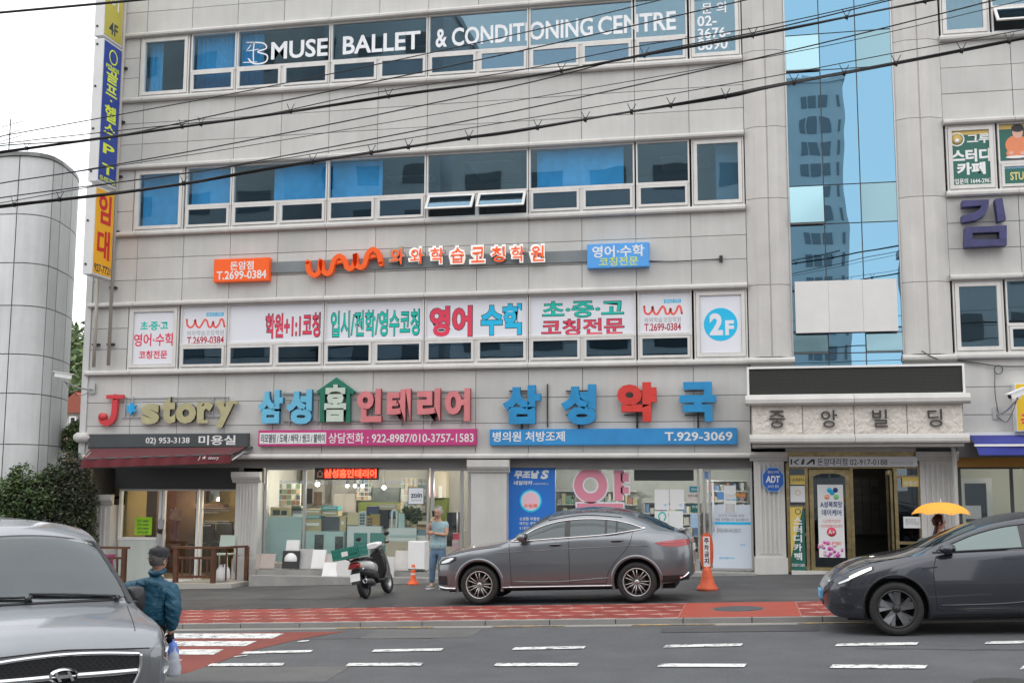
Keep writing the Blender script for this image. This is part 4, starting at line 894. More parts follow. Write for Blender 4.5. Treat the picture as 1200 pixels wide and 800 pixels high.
# blank white board on the stair bay glass
x0, x1, z0, z1 = bx(931, 330, 1053, 387.5, -.12)
r = root('blank_board', (x0, -.12, z0), 'big blank off-white board mounted across the blue glass stair bay', 'board')
BW = mat('faded_board', (.66, .65, .63), .5, noise=((.8, .05), (3, .03)))
for a, c in zip(np.linspace(x0, x1, 4)[:-1], np.linspace(x0, x1, 4)[1:]): ubox('board_panel', a + .002, c - .002, -.12, -.10, z0, z1, BW, r)
MB().box(x0 + .1, x1 - .1, -.10, -.02, z0 + .2, z0 + .26).box(x0 + .1, x1 - .1, -.10, -.02, z1 - .26, z1 - .2).build('rail', ALU, r)
# ---- blade signs at the left corner (read from the right)
def blade(yt, yb, xl, Ya, Yb, m, label, xf=None):
    """yt, yb: photo heights of the front edge; Ya nearest the street"""
    X0 = XF(xl, (yt + yb) / 2, Ya); X1 = X0 + .26; z1, z0 = ZF(xl, yt, Ya), ZF(xl, yb, Ya)
    r = root('blade_sign', (X0, Ya, z0), label, 'sign'); MB().box(X0, X1, Ya, Yb, z0, z1).build('case', mat('sign_case_white', (.66, .66, .66), .5, noise=(2, .05)), r)
    MB().box(X1, X1 + .012, Ya + .03, Yb - .03, z0 + .05, z1 - .04).build('face', m, r); 
    for zz in np.arange(z0 + .25, z1, 1.1): MB().lathe([(0, 0), (.03, 0), (.03, .02), (0, .02)], (X0 + X1) / 2 - .05, Ya - .02, zz, 8, axis='y').build('screw', BLACK, r)
    return r, X1 + .012, z0, z1
TB = -.18
def vt(r, X, ch, z0, z1, m, bold=.04, a=.16, c=.16, Ya=-1.05): write(ch, Ya + .03 + a, TB - .03 - c, z0, z1, X, m, r, bold=bold, depth=.004, facing='x')
YLG = mat('sign_yellow_green', (.50, .44, .07), .5, noise=(1.5, .1)); BLU2 = mat('sign_royal_blue', (.025, .06, .32), .5); LY = mat('letter_lemon', (.75, .85, .05), .5); AMB = mat('sign_amber', (.85, .42, .01), .5, noise=(1, .06)); CRI = mat('letter_crimson', (.60, .02, .02), .5)
r, X, z0, z1 = blade(-30, 42, 112.0, -1.05, TB, YLG, 'yellow-green projecting sign with a floor number, topmost at the left corner')
vt(r, X, '4F', z0 + .16, z0 + .48, OUTL, .02, .2, .2); vt(r, X, '어', z0 + .85, z0 + 1.25, PAPER, .01, .2, .2)
r, X, z0, z1 = blade(46, 212, 107.0, -1.05, TB, BLU2, 'royal blue projecting sign with yellow lettering, middle one at the left corner')
H_ = z1 - z0
for ch, a, c in (('골', .185, .285), ('프', .30, .375), ('·', .40, .415), ('헬', .445, .56), ('스', .575, .645), ('·', .67, .685), ('P', .72, .79), ('T', .86, .93)):
    cc = .36 if ch == '·' else .14; vt(r, X, ch, z1 - c * H_, z1 - a * H_, LY, .022, cc, cc)
MB().lathe([(.16, 0), (.2, 0), (.2, .004), (.16, .004)], X, -.6, z1 - .36, 24, axis='x').build('logo', LY, r); vt(r, X, 'FITNESS', z1 - .70, z1 - .60, LY, .02, .1, .1); vt(r, X, '02-927-7721', z0 + .06, z0 + .18, LY, .02, .06, .06)
r, X, z0, z1 = blade(218, 321, 99.0, -1.05, TB, AMB, 'amber projecting sign with two big crimson letters, lowest at the left corner')
H_ = z1 - z0; vt(r, X, '임', z1 - .40 * H_, z1 - .06 * H_, CRI, .03, .12, .12); vt(r, X, '대', z1 - .80 * H_, z1 - .47 * H_, CRI, .03, .12, .12); vt(r, X, '927-7721', z1 - .96 * H_, z1 - .87 * H_, OUTL, .02, .03, .03)
# drain pipes beside the blade signs
for px0, px1, ya, yb, lab in ((140, 126, -20, 428, 'long thin drain pipe running up the left end of the wall beside the blade signs'), (117, 114, 325, 430, 'short grey pipe under the amber blade sign')):
    xm = XF((px0 + px1) / 2 if ya < 0 else 116, 300, -.12); dp = root('drain_pipe', (xm, -.12, 5), lab, 'pipe')
    MB().tube([(xm, -.12, ZF(px1, yb, -.12)), (xm, -.12, ZF(px0, ya, -.12))], .045, 10).build('pipe', mat('pipe_beige', (.38, .35, .31), .5, noise=(2, .1)), dp)
    for zz in np.arange(5.6, 14 if ya < 0 else 6.5, 1.45): MB().box(xm - .10, xm + .09, -.09, .0, zz, zz + .05).build('bracket', BLACK, dp)
# ================================================================ surroundings
# ---- building on the left with a rounded corner of pale metal panels
nb = root('neighbour_building', (-18.5, -.5, 0), 'pale panel-clad building with a rounded corner beside the alley', 'building')
NBM = mat('pale_metal_panel', (.66, .67, .67), .6, .0, noise=((.9, .06), (5, .03)), streak=.12, rand=.05)
foot = [(-27, -.5), (-22.6, -.5), (-20.9, -.5), (-19.5, -.5), (-18.62, -.5), (-18.35, -.47), (-18.12, -.40), (-17.93, -.27), (-17.80, -.08), (-17.75, .12), (-17.80, .6), (-17.90, 1.0), (-18.0, 1.4), (-18.16, 1.85), (-18.38, 2.3), (-19.3, 3.3), (-21.2, 5.5)]
seam = [0, 1, 2, 3, 5, 9, 10, 12, 14, 15, 16]
nz_ = [ZF(27, y, -.5) for y in (182, 250, 307, 357, 414, 460, 520, 575)] + [-.8]
for i in range(len(seam) - 1):
    seg = foot[seam[i]:seam[i + 1] + 1]
    for r in range(len(nz_) - 1):
        z1, z0 = nz_[r] - .012, nz_[r + 1] + .012; b = MB(); q = [Vector((p[0], p[1], 0)) for p in seg]
        d0 = (q[1] - q[0]).normalized() * .012; d1 = (q[-1] - q[-2]).normalized() * .012; q[0] += d0; q[-1] -= d1
        b.grid([[(p.x, p.y, z0), (p.x, p.y, z1)] for p in q]); 
        b.grid([[(p.x - .03, p.y + .04, z0), (p.x - .03, p.y + .04, z1)] for p in q])
        b.fixn = False; b.build('metal_panel', NBM, nb)
b = MB(); b.prism([(p[0] - .03, p[1] + .05) for p in foot] + [(-27, 6)], -.8, nz_[0] - .02, 'z'); b.build('core', JOINT, nb)
b = MB(); b.prism([(p[0] + .04, p[1] - .05) for p in foot] + [(-27, 6)], nz_[0], nz_[0] + .10, 'z'); b.build('roof_edge', mat('roof_trim', (.22, .22, .22), .4, .5), nb)
ap = root('roof_antenna', (-19.6, 0, nz_[0] + .1), 'small tv antenna on the roof of the pale panel-clad building', 'antenna'); ax, az = F(10, 182, .5)
b = MB().tube([(ax, .5, az), (ax, .5, az + 1.0)], .015, 5)
for zz, l in ((.45, .35), (.6, .28), (.85, .4)): b.tube([(ax - l, .5, az + zz - .08), (ax + l, .5, az + zz + .08)], .01, 4)
b.build('mast', BLACK, ap)
# ---- what the alley shows
hill = MB(); P = []
for i in range(41):
    r = []
    for j in range(13):
        X = -150 + i * 6.0; Y = 60 + j * 9; h = 24 * math.exp(-((X + 62) / 40) ** 2) * min(1, j / 6) + random.uniform(-.5, .5); r.append((X, Y, max(-1.5, h - 1.5)))
    P.append(r)
hl = hill.grid(P).build('hillside', mat('hill_green', (.04, .06, .025), .9, noise=(.2, .3)))
hl['kind'] = 'structure'
def leaves(name, blobs, n, size, mats, parent=None, seed=1, flat=.5, shell=.55):
    rnd = random.Random(seed); b = MB(); tot = sum(q[3] * q[4] * q[5] for q in blobs)
    for (x, y, z, rx, ry, rz) in blobs:
        k = int(n * rx * ry * rz / tot)
        clump = [(rnd.gauss(0, 1), rnd.gauss(0, 1), rnd.gauss(0, 1), rnd.randrange(len(mats))) for _ in range(26)]
        for _ in range(k):
            c = clump[rnd.randrange(26)]; d = Vector((c[0], c[1], c[2])).normalized(); e = Vector((rnd.gauss(0, 1), rnd.gauss(0, 1), rnd.gauss(0, 1))).normalized()
            rr = (shell + (1 - shell) * rnd.random() ** .5) * rnd.uniform(.75, 1.12); d = (d + e * .55).normalized() * rr
            p = Vector((x + d.x * rx, y + d.y * ry, z + d.z * rz)); s_ = size * rnd.uniform(.6, 1.4)
            u = Vector((rnd.gauss(0, 1), rnd.gauss(0, 1), rnd.gauss(0, flat))).normalized(); v = u.cross(Vector((rnd.gauss(0, 1), rnd.gauss(0, 1), rnd.gauss(0, 1)))).normalized()
            b.add([p - u * s_, p + v * s_ * .45, p + u * s_, p - v * s_ * .45], [(0, 1, 2, 3)], c[3] if rnd.random() < .7 else rnd.randrange(len(mats)))
    b.fixn = False
    return b.build(name, mats, parent)
LEAF = [mat('leaf_dark', (.03, .05, .02), .6), mat('leaf_mid', (.06, .11, .035), .6), mat('leaf_olive', (.09, .115, .045), .6), mat('leaf_light', (.12, .18, .06), .6)]
LEAFB = [mat('leaf_brown_dark', (.04, .042, .026), .7), mat('leaf_grey', (.065, .07, .045), .7), mat('leaf_olive', 0), mat('leaf_dark', 0)]
fx = root('far_woodland', (-45, 62, 6)); bpy.data.objects.remove(fx)
bl_ = []
for i in range(26):
    px = 60 + i * 2.4; yy = 415 + (i % 5) * 17 + random.uniform(-5, 5); Y = 50 + (i % 5) * -2; X, Z = F(px, yy, Y); bl_.append((X, Y, Z, 2.6, 2, 2.4))
o = leaves('woodland', bl_, 5200, .34, LEAF[1:], seed=3); o['kind'] = 'stuff'
# green-roofed block on the hill, and the white house
X, Z = F(91, 402, 70); r = root('hill_building', (X, 70, Z - 2), 'small far building with a green roof edge above the trees in the alley gap', 'building')
MB().box(X - 4, X + 5, 70, 78, Z - 4, Z - .5).build('wall', WHITE, r); MB().box(X - 4.2, X + 5.2, 69.8, 78.2, Z - .5, Z + .0).build('roof', mat('roof_green', (.08, .20, .13), .6), r)
b = MB(); MB().box(X - 2.5, X - .5, 69.9, 70, Z - 1.9, Z - 1).build('window', BLACK, r)
X0, Z1 = F(76, 484, 22); X1, Z0 = F(104, 530, 22)
r = root('alley_house', (X0, 22, Z0), 'small white and brick house seen through the gap beside the building', 'house')
MB().box(X0, X1, 22, 28, Z0 - 2, Z1).build('wall', mat('house_white', (.55, .52, .48), .7), r)
MB().box(X0, X1, 21.9, 22, Z0 - 2, ZF(90, 508, 21.9)).build('brick_wall', mat('brick_pink', (.35, .16, .12), .8, noise=(8, .2)), r)
b = MB().prism([(X0 - .5, Z1), (X1 + .5, Z1), (X1 - .7, Z1 + 1.0), (X0 + .7, Z1 + 1.0)], 21.7, 28.3, 'y'); b.build('roof', mat('roof_rust', (.30, .08, .05), .7), r)
for a, c, d_, e in ((84, 489, 89, 497), (92, 512, 96, 524)):
    p0, p1, q0, q1 = bx(a, c, d_, e, 21.85); w_ = MB().box(p0, p1, 21.8, 21.95, q0, q1).build('window', BLACK, r); b = MB(); frame_rect(b, p0 - .05, p1 + .05, q0 - .05, q1 + .05, .06, 21.74, 21.9); b.build('frame', WHITE, w_)
# ---- shrubs in front of the alley
def shrub(blobs, n, size, mats, label, seed):
    x, y = blobs[0][0], blobs[0][1]; r = root('shrub', (x, y, gz(x)), label, 'shrub')
    leaves('foliage', blobs, n, size, mats, r, seed)
    b = MB(); rd = random.Random(seed)
    for q in blobs[:6]:
        b.tube(smooth_path([(x + rd.uniform(-.1, .1), y, gz(x)), ((x + q[0]) / 2 + rd.uniform(-.1, .1), (y + q[1]) / 2, (gz(x) + q[2]) / 2), (q[0], q[1], q[2] + q[5] * .4)], 4), [.04 - .0035 * k for k in range(9)], 5)
    b.build('branches', mat('bark', (.06, .045, .035), .9), r)
def pb_(px, py, Y, rx, ry, rz): X, Z = F(px, py, Y); return (X, Y, Z, rx, ry, rz)
shrub([pb_(80, 590, -.4, .75, .6, .9), pb_(70, 566, -.4, .55, .5, .5), pb_(88, 552, -.3, .35, .4, .5), pb_(60, 610, -.5, .8, .6, .9), pb_(90, 625, -.4, .5, .5, .8), pb_(78, 537, -.2, .25, .3, .3)], 16000, .045, LEAFB, 'dark dense creeper-covered shrub against the left pillar of the salon', 5)
shrub([pb_(30, 590, -.9, .8, .5, .55), pb_(12, 575, -.9, .5, .5, .45), pb_(26, 560, -.9, .35, .3, .4), pb_(48, 575, -.8, .4, .4, .45), pb_(2, 600, -1, .6, .5, .6), pb_(10, 620, -1, .8, .5, .7)], 11000, .05, LEAF, 'lighter green leafy shrub below the rounded panel corner', 6)
shrub([pb_(90, 505, 1.8, .28, .3, .3), pb_(84, 515, 1.8, .4, .3, .35), pb_(94, 522, 1.6, .35, .3, .4)], 3000, .05, LEAF[1:], 'small bright green bush top deep in the alley', 8)
# ---- buildings across the street, which the windows mirror
def opp(px0, px1, ytop, Yv, mw, label, fl=3.3, wm=BLACK, bay=3.6, z_extra=0, nm='opposite_building', winh=1.5, depth=12):
    x0, x1 = XF(px0, 300, Yv), XF(px1, 300, Yv); zt = ZF((px0 + px1) / 2, ytop, Yv) + z_extra
    r = root(nm, ((x0 + x1) / 2, -Yv, 0), label, 'building')
    MB().box(x0, x1, -Yv - depth, -Yv, -2, zt).build('wall', mw, r)
    MB().box(x0 - .2, x1 + .2, -Yv - depth - .2, -Yv + .2, zt, zt + .5).build('roof', mw, r)
    wm_ = None; n = int((x1 - x0) / bay); z = 4.0
    while z < zt - fl * .6:
        for i in range(n):
            xc = x0 + (x1 - x0) * (i + .5) / n; ubox('window', xc - bay * .32, xc + bay * .32, -Yv - .02, -Yv + .06, z, z + winh, wm, r)
        z += fl
    return r
WGL = mat('opposite_window', (.03, .04, .05), .08, spec=.8)
OB1 = mat('opposite_grey', (.46, .48, .50), .8, noise=(.3, .15)); OB2 = mat('opposite_brown', (.36, .34, .33), .8, noise=(.3, .15)); OB3 = mat('opposite_tower', (.60, .60, .60), .8, noise=(.2, .1)); OB4 = mat('opposite_pale', (.48, .48, .48), .8)
opp(60, 330, -80, 45, OB2, 'tall brown block across the street, mirrored in the left windows', wm=WGL)
opp(345, 515, 8, 52, OB1, 'grey office block across the street, mirrored in the middle windows', wm=WGL, bay=2.8)
opp(530, 905, 128, 44, OB4, 'long lower pale block across the street, mirrored in the second window row', wm=WGL)
opp(1085, 1500, 250, 44, OB1, 'grey corner block across the street, mirrored in the right wing', wm=WGL)
# apartment tower far behind, mirrored in the blue stair bay
Yv = 115; x0, x1 = XF(875, 250, Yv), XF(992, 250, Yv); zt = ZF(960, 96, Yv)
r = root('apartment_tower', ((x0 + x1) / 2, -Yv, 0), 'pale apartment tower across the street, mirrored in the blue stair bay', 'building')
MB().box(x0, x1, -Yv - 14, -Yv, -5, zt).build('wall', OB3, r); MB().box(x0 + 7, x0 + 9.5, -Yv - 6, -Yv - 3, zt, zt + 2).build('roof_house', OB3, r); MB().box(x0 - .2, x1 + .2, -Yv - 14.2, -Yv + .2, zt, zt + .5).build('roof', OB3, r)
z = zt - 2.6
while z > 4:
    for a, c in ((942, 949), (951, 961), (964, 974), (984, 987)):
        ubox('window', XF(a, 250, Yv), XF(c, 250, Yv), -Yv - .02, -Yv + .1, z - .9, z + .7, mat('tower_window', (.20, .215, .23), .5), r)
    z -= 2.78
# ================================================================ wooden railings
WOOD = mat('stained_wood', (.10, .038, .018), .5, noise=((4, .25), (30, .15)), rand=.12)
def railing(pa, pb, Y, label, back_=None, nb_=5, top=None, bot=None):
    x0, x1 = XF(pa, 660, Y), XF(pb, 660, Y); zt = top; zb = bot
    r = root('wooden_railing', (x0, Y, zb), label, 'railing')
    for xx in (x0 + .05, x1 - .06): ubox('post', xx - .05, xx + .05, Y - .05, Y + .05, zb - .12, zt - .02, WOOD, r)
    ubox('rail', x0 - .04, x1 + .05, Y - .06, Y + .06, zt - .02, zt + .03, WOOD, r); ubox('rail', x0 + .1, x1 - .11, Y - .025, Y + .025, zt - .26, zt - .21, WOOD, r); ubox('rail', x0 + .1, x1 - .11, Y - .03, Y + .03, zb + .12, zb + .18, WOOD, r)
    for i in range(nb_):
        xx = x0 + (x1 - x0) * (i + 1) / (nb_ + 1); ubox('baluster', xx - .018, xx + .018, Y - .018, Y + .018, zb + .18, zt - .26, WOOD, r)
    if back_:
        ubox('post', x1 + back_[0] - .04, x1 + back_[0] + .04, Y + back_[1] - .05, Y + back_[1] + .05, zb, zt, WOOD, r)
        MB().hexa([(x1 - .03, Y, zt - .02), (x1 + .03, Y, zt - .02), (x1 + back_[0] + .03, Y + back_[1], zt - .02), (x1 + back_[0] - .03, Y + back_[1], zt - .02), (x1 - .03, Y, zt + .03), (x1 + .03, Y, zt + .03), (x1 + back_[0] + .03, Y + back_[1], zt + .03), (x1 + back_[0] - .03, Y + back_[1], zt + .03)]).build('side_rail', WOOD, r)
        for t_ in (.33, .66): ubox('baluster', x1 + back_[0] * t_ - .015, x1 + back_[0] * t_ + .015, Y + back_[1] * t_ - .015, Y + back_[1] * t_ + .015, zb + .05, zt - .02, WOOD, r)
    return r
railing(204, 253, -1.15, 'dark wooden railing with thin balusters in front of the salon window', (.38, .85), 4, ZF(230, 641.5, -1.15), ZF(230, 683, -1.15))
railing(106, 148, -1.15, 'short dark wooden railing at the left of the salon door, partly behind the van', None, 3, ZF(130, 641.5, -1.15), ZF(130, 683, -1.15))
MB().box(XF(204, 680, -1.25), XF(272, 680, -1.25), -1.28, -.2, gz(-13) - .3, ZF(230, 683, -1.25)).build('salon_deck', mat('deck_pale', (.40, .38, .34), .7, noise=(3, .1)), bld)
MB().box(XF(106, 680, -1.25), XF(150, 680, -1.25), -1.28, -.2, gz(-15) - .3, ZF(130, 683, -1.25)).build('salon_deck', mat('deck_pale', 0), bld)
# ================================================================ awnings
MAR = mat('awning_maroon', (.105, .024, .028), .8, noise=((3, .15), (30, .08))); MAR2 = mat('awning_maroon_band', (.13, .016, .022), .8, noise=(3, .12))
A0, A1 = F(106, 525, -.12), F(289, 523, -.12); B0, B1 = F(96, 538, -1.15), F(271, 532, -1.15)
r = root('awning', (A0[0], -.1, A0[1]), 'dark red fabric awning over the salon front with a lettered valance', 'awning')
n = 14; b = MB(); b.grid([[(A0[0] + (A1[0] - A0[0]) * i / n, -.1, A0[1] + (A1[1] - A0[1]) * i / n), (B0[0] + (B1[0] - B0[0]) * i / n, -1.15, B0[1] + (B1[1] - B0[1]) * i / n + .0)] for i in range(n + 1)]); b.build('canopy', MAR, r)
Z0 = ZF(96, 548, -1.16)
b = MB(); P = []
for i in range(61):
    t_ = i / 60; X = B0[0] + (B1[0] - B0[0]) * t_; P.append([(X, -1.16 - .01 * math.sin(i * .9), B0[1] + (B1[1] - B0[1]) * t_ + .02), (X, -1.17 - .02 * math.sin(i * .9 + 1), Z0 + (B1[1] - B0[1]) * t_ - .0)])
b.grid(P).build('valance', MAR2, r)
MB().tube([(B0[0] - .02, -1.15, B0[1]), (B1[0] + .02, -1.15, B1[1])], .022, 8).build('front_bar', DGREY, r)
for X, xa in ((A1[0] + .02, B1[0]), (A0[0], B0[0])): MB().tube([(X, -.08, A0[1] - .1), ((X + xa) / 2 + .1, -.6, A0[1] - .12), (xa, -1.12, B0[1] - .03)], .02, 6).build('arm', ALU, r)
MB().box(A0[0] - .05, A1[0] + .12, -.14, -.02, A0[1] - .02, A0[1] + .03).build('wall_bar', DGREY, r)
wpx('J ★ story', (232, 533.5, 257, 539), -1.19, PAPER, r, bold=.0, shear=.3)
BLA = mat('awning_blue', (.035, .045, .26), .75, noise=(3, .12)); BLA2 = mat('awning_blue_band', (.045, .06, .34), .75)
A0, A1 = F(1136, 509, -.1), (12.8, 0); B0, B1 = F(1143, 522, -1.0), (12.8, 0)
r = root('awning', (A0[0], -.1, A0[1]), 'blue fabric awning with a white edge line over the right-hand shop', 'awning')
MB().grid([[(A0[0] + (A1[0] - A0[0]) * i / 6, -.1, A0[1]), (B0[0] + (B1[0] - B0[0]) * i / 6, -1.0, B0[1])] for i in range(7)]).build('canopy', BLA, r)
zq = ZF(1150, 533, -1.0); MB().grid([[(B0[0] + (B1[0] - B0[0]) * i / 40, -1.01 - .015 * math.sin(i), B0[1]), (B0[0] + (B1[0] - B0[0]) * i / 40 + (.06 if i == 0 else 0), -1.02 - .02 * math.sin(i + 1), zq)] for i in range(41)]).build('valance', BLA2, r)
MB().box(B0[0] - .02, B1[0], -1.04, -.98, B0[1] - .015, B0[1] + .03).build('front_bar', WHITE, r); MB().box(A0[0] - .12, A1[0], -.16, -.02, A0[1] - .02, A0[1] + .05).build('wall_bar', WHITE, r)
# right-hand shop front
x0, x1 = XF(1124, 600, SHOPY), 13.2
MB().box(x0 - .1, x1, SHOPY - .15, SHOPY + .0, ZF(1150, 547, .15), ZF(1150, 536, .15)).build('shop_header', mat('ochre_header', (.40, .20, .03), .6, noise=(3, .1)), bld)
MB().box(RX0, RX1, .02, SHOPY, ZF(1150, 536, .15), 3.05).build('shop_lintel', mat('lintel_grey', 0), bld)
shopfront('shop_window', x0, x1, .5, ZF(1150, 547, .15) + .02, [XF(1187, 600, SHOPY), 7.6, 9.4, 11.2], fm=DGREY, t=.06)
MB().box(x0, x1, SHOPY - .04, SHOPY + .06, .1, .49).build('shop_wall', STEP, bld)
p0, p1, q0, q1 = bx(1128, 566, 1151, 640, 1.6)
r = root('inner_door', (p0, 1.6, q0), 'pale inner door frame with a dark blue window inside the right-hand shop', 'door')
b = MB(); frame_rect(b, p0 - .1, p1 + .25, q0, q1 + .12, .12, 1.5, 1.62); b.build('frame', WHITE, r); MB().box(p0, p1 + .13, 1.58, 1.6, q0 + .1, q1).build('pane', mat('dark_blue_glass', (.01, .02, .05), .1), r); MB().box(p0 + .02, p1, 1.52, 1.56, q1 - .8, q1 - .5).build('notice', FILM, r)
MB().box(XF(1110, 519, -.6) - 1.4, XF(1118, 519, -.6), -.66, -.6, ZF(1100, 521.5, -.6), ZF(1100, 519, -.6)).build('soffit_bar', WHITE, bld)
dp = root('drain_pipe', (XF(1121, 600, -.3), -.3, 0), 'white drain pipe with an elbow beside the right pillar of the entrance', 'pipe')
xa = XF(1121, 600, -.3); MB().tube(smooth_path([(xa - .8, -.3, ZF(1121, 521, -.3)), (xa - .1, -.3, ZF(1121, 521, -.3)), (xa, -.3, ZF(1121, 527, -.3)), (xa, -.3, ZF(1121, 560, -.3)), (xa - .0, -.3, gz(4.4))], 4), .05, 10).build('pipe', mat('pipe_white', (.55, .53, .50), .5), dp)
# ---- cctv cameras
def cctv(px, py, px2, py2, Y0, Y1, label, flip=1):
    (xa, za), (xw, zw) = F(px, py, Y1), F(px2, py2, Y0); r = root('security_camera', (xw, Y0, zw), label, 'camera')
    MB().box(xw - .09, xw + .09, Y0 - .03, Y0, zw - .13, zw + .13).build('wall_plate', ALU, r)
    MB().tube(smooth_path([(xw, Y0 - .02, zw - .03), ((xw * .6 + xa * .4), (Y0 + Y1) / 2, zw - .02 * flip), (xa, Y1, za - .12)], 4), .022, 8).build('arm', ALU, r)
    MB().tube(smooth_path([(xw, Y0 - .05, zw - .08), ((xw + xa) / 2, (Y0 + Y1) / 2, zw - .2), (xa, Y1, za - .1)], 5), .008, 5).build('cable', DGREY, r)
    d = Vector((-.80 * flip, -.45, .12)).normalized() if flip > 0 else Vector((-.85, -.45, -.35)).normalized(); c = Vector((xa, Y1, za)); u = d.cross(Vector((0, 0, 1))).normalized(); v = u.cross(d)
    def ob(l0, l1, hw, hz0, hz1, m, nm):
        P = [c + d * l + u * a + v * h for h in (hz0, hz1) for (l, a) in ((l0, -hw), (l1, -hw), (l1, hw), (l0, hw))]
        return MB().hexa(P).build(nm, m, r)
    ob(-.2, .2, .055, -.06, .05, WHITE, 'housing'); ob(-.24, .26, .075, .055, .075, WHITE, 'sunshade')
    MB().tube([c + d * .2, c + d * .215], .045, 12).build('lens', BLACK, r); ob(-.05, .03, .025, -.11, -.055, ALU, 'bracket')
cctv(74, 440, 108, 455, -.03, -.9, 'white security camera on an arm at the left corner, pointing over the alley')
cctv(1192, 461, 1168, 484, -.0, -.8, 'white security camera on an arm beside the yellow box sign', flip=-1)
wc = root('wall_cable', (4.5, -.05, 4.7), 'thin loose cable with a coil on the right wing wall under the moulding', 'cable')
def cp(px, py, Y=-.06): X, Z = F(px, py, Y); return (X, Y, Z)
MB().tube(smooth_path([cp(1080, 411, -.2), cp(1097, 420, -.2), cp(1115, 421), cp(1150, 426), cp(1175, 429), cp(1210, 429)], 4), .014, 5).tube([cp(1170 + 5 * math.cos(a), 433 + 5 * math.sin(a)) for a in np.linspace(0, 6.3, 14)], .012, 5).tube(smooth_path([cp(1166, 434), cp(1166, 460), cp(1170, 484)], 4), .009, 5).build('cable', DGREY, wc)
# ================================================================ showroom things
def board(box, Y, m, label, lean=.10, th=.03, cat='sample board', grp='sample boards leaning on the showroom step', extra=None, name='sample_board', base=None):
    x0, x1, z0, z1 = bx(*box, Y); r = root(name, (x0, Y, z0), label, cat, grp)
    b = MB().hexa([(x0, Y, z0), (x1, Y, z0), (x1, Y + th, z0), (x0, Y + th, z0), (x0, Y + lean, z1), (x1, Y + lean, z1), (x1, Y + lean + th, z1), (x0, Y + lean + th, z1)]); b.build('panel', m, r)
    t = .008; b = MB(); b.quad((x0 + .02, Y - .004 + lean * .03, z0 + .02), (x1 - .02, Y - .004 + lean * .03, z0 + .02), (x1 - .02, Y - .004 + lean * .97, z1 - .02), (x0 + .02, Y - .004 + lean * .97, z1 - .02))
    b.build('face', m, r)
    if extra: extra(r, x0, x1, z0, z1, Y)
    return r
TB_ = lambda n_, c: mat(n_, c, .4, noise=(6, .05))
def ring(r, x0, x1, z0, z1, Y):
    xc, zc = (x0 + x1) / 2, (z0 + z1) / 2; MB().lathe([(0, 0), (.155, 0), (.155, .02), (0, .02)], xc, Y + .02, zc, 24, axis='y').build('disc', WHITE, r)
board((299, 649, 303.5, 667), -.42, TB_('tile_beige', (.40, .34, .30)), 'beige tile sample board, leftmost against the pillar', .08)
board((304, 648.5, 321, 666), -.42, TB_('tile_pinkish', (.42, .35, .32)), 'pinkish beige tile sample board beside the pillar')
board((330.5, 645, 350, 666), -.42, mat('dark_slate', (.03, .03, .032), .5), 'black square sample with a white round disc in it', .06, extra=ring)
board((335, 632.5, 350, 645), -.30, TB_('tile_white', (.68, .67, .65)), 'small white sample standing above the black square one', .06)
board((348, 643, 365.5, 666.5), -.36, TB_('tile_light_grey', (.42, .41, .40)), 'light grey tile sample between the black one and the white one', .1)
board((364.5, 644, 379.5, 666), -.42, TB_('tile_bright', (.72, .71, .69)), 'tall white tile sample standing on the upper step, left of the scooter', .14)
board((380, 649, 395, 667), -.38, TB_('tile_sand', (.46, .42, .38)), 'sand coloured tile sample on the upper step behind the white one', .1)
board((377, 659, 394.5, 676), -.72, TB_('tile_bright', 0), 'white tile sample on the lower step', .16)
board((393, 655, 410, 676), -.70, TB_('tile_pale_grey', (.52, .51, .49)), 'pale grey tile sample on the lower step touching the scooter wheel side', .14)
board((449, 652, 461, 677), -.72, TB_('tile_pale_grey', 0), 'pale grey tile sample standing right behind the scooter front wheel', .12)
board((462, 645, 478, 668), -.40, TB_('tile_cream', (.55, .53, .50)), 'cream tile sample left of the white cabinet', .12)
def rbox(r, nm, x0, x1, y0, y1, z0, z1, m): return MB().box(x0, x1, y0, y1, z0, z1).build(nm, m, r)
x0, x1, z0, z1 = bx(478, 634, 497.5, 668, -.40)
r = root('cabinet', (x0, -.4, z0), 'white cabinet standing on the step left of the showroom door', 'cabinet'); rbox(r, 'body', x0, x1, -.38, -.02, z0, z1, WHITE); rbox(r, 'door', x0 + .01, x1 - .01, -.40, -.382, z0 + .03, z1 - .02, WHITE); rbox(r, 'kick', x0, x1, -.385, -.37, z0, z0 + .03, DGREY)
def inbox(nm, box, Y, D, m, label, cat, parts=()):
    x0, x1, z0, z1 = bx(*box, Y); r = root(nm, (x0, Y, z0), label, cat); rbox(r, 'body', x0, x1, Y, Y + D, z0, z1, m)
    for pn, (a, c, d, e), m2 in parts: q0, q1, w0, w1 = bx(a, c, d, e, Y); rbox(r, pn, q0, q1, Y - .012, Y - .001, w0, w1, m2)
    return r
PCY = mat('pale_cyan', (.42, .55, .54), .35); BEI = mat('box_beige', (.48, .40, .24), .6); TEALB = mat('box_teal', (.10, .36, .38), .6); GRP = mat('photo_grey', (.07, .08, .08), .5, noise=(9, .4)); OLV = mat('olive_wall', (.12, .15, .03), .7)
inbox('display_cabinet', (313, 605, 352, 658), .55, .35, PCY, 'tall pale glassy display panel inside the showroom window, far left', 'display')
inbox('cardboard_box', (317, 594, 340, 604.5), .7, .3, BEI, 'open sand-coloured box with papers on the pale display panel', 'box', (('print', (320, 597, 328, 603), OUTL), ('print', (330, 598, 336, 603), OUTL)))
inbox('display_counter', (356, 622, 402, 660), .6, .5, PCY, 'pale counter front inside the showroom window', 'counter', (('photo', (369, 626, 379, 644), GRP), ('photo', (393, 628, 402, 644), GRP)))
k = 0
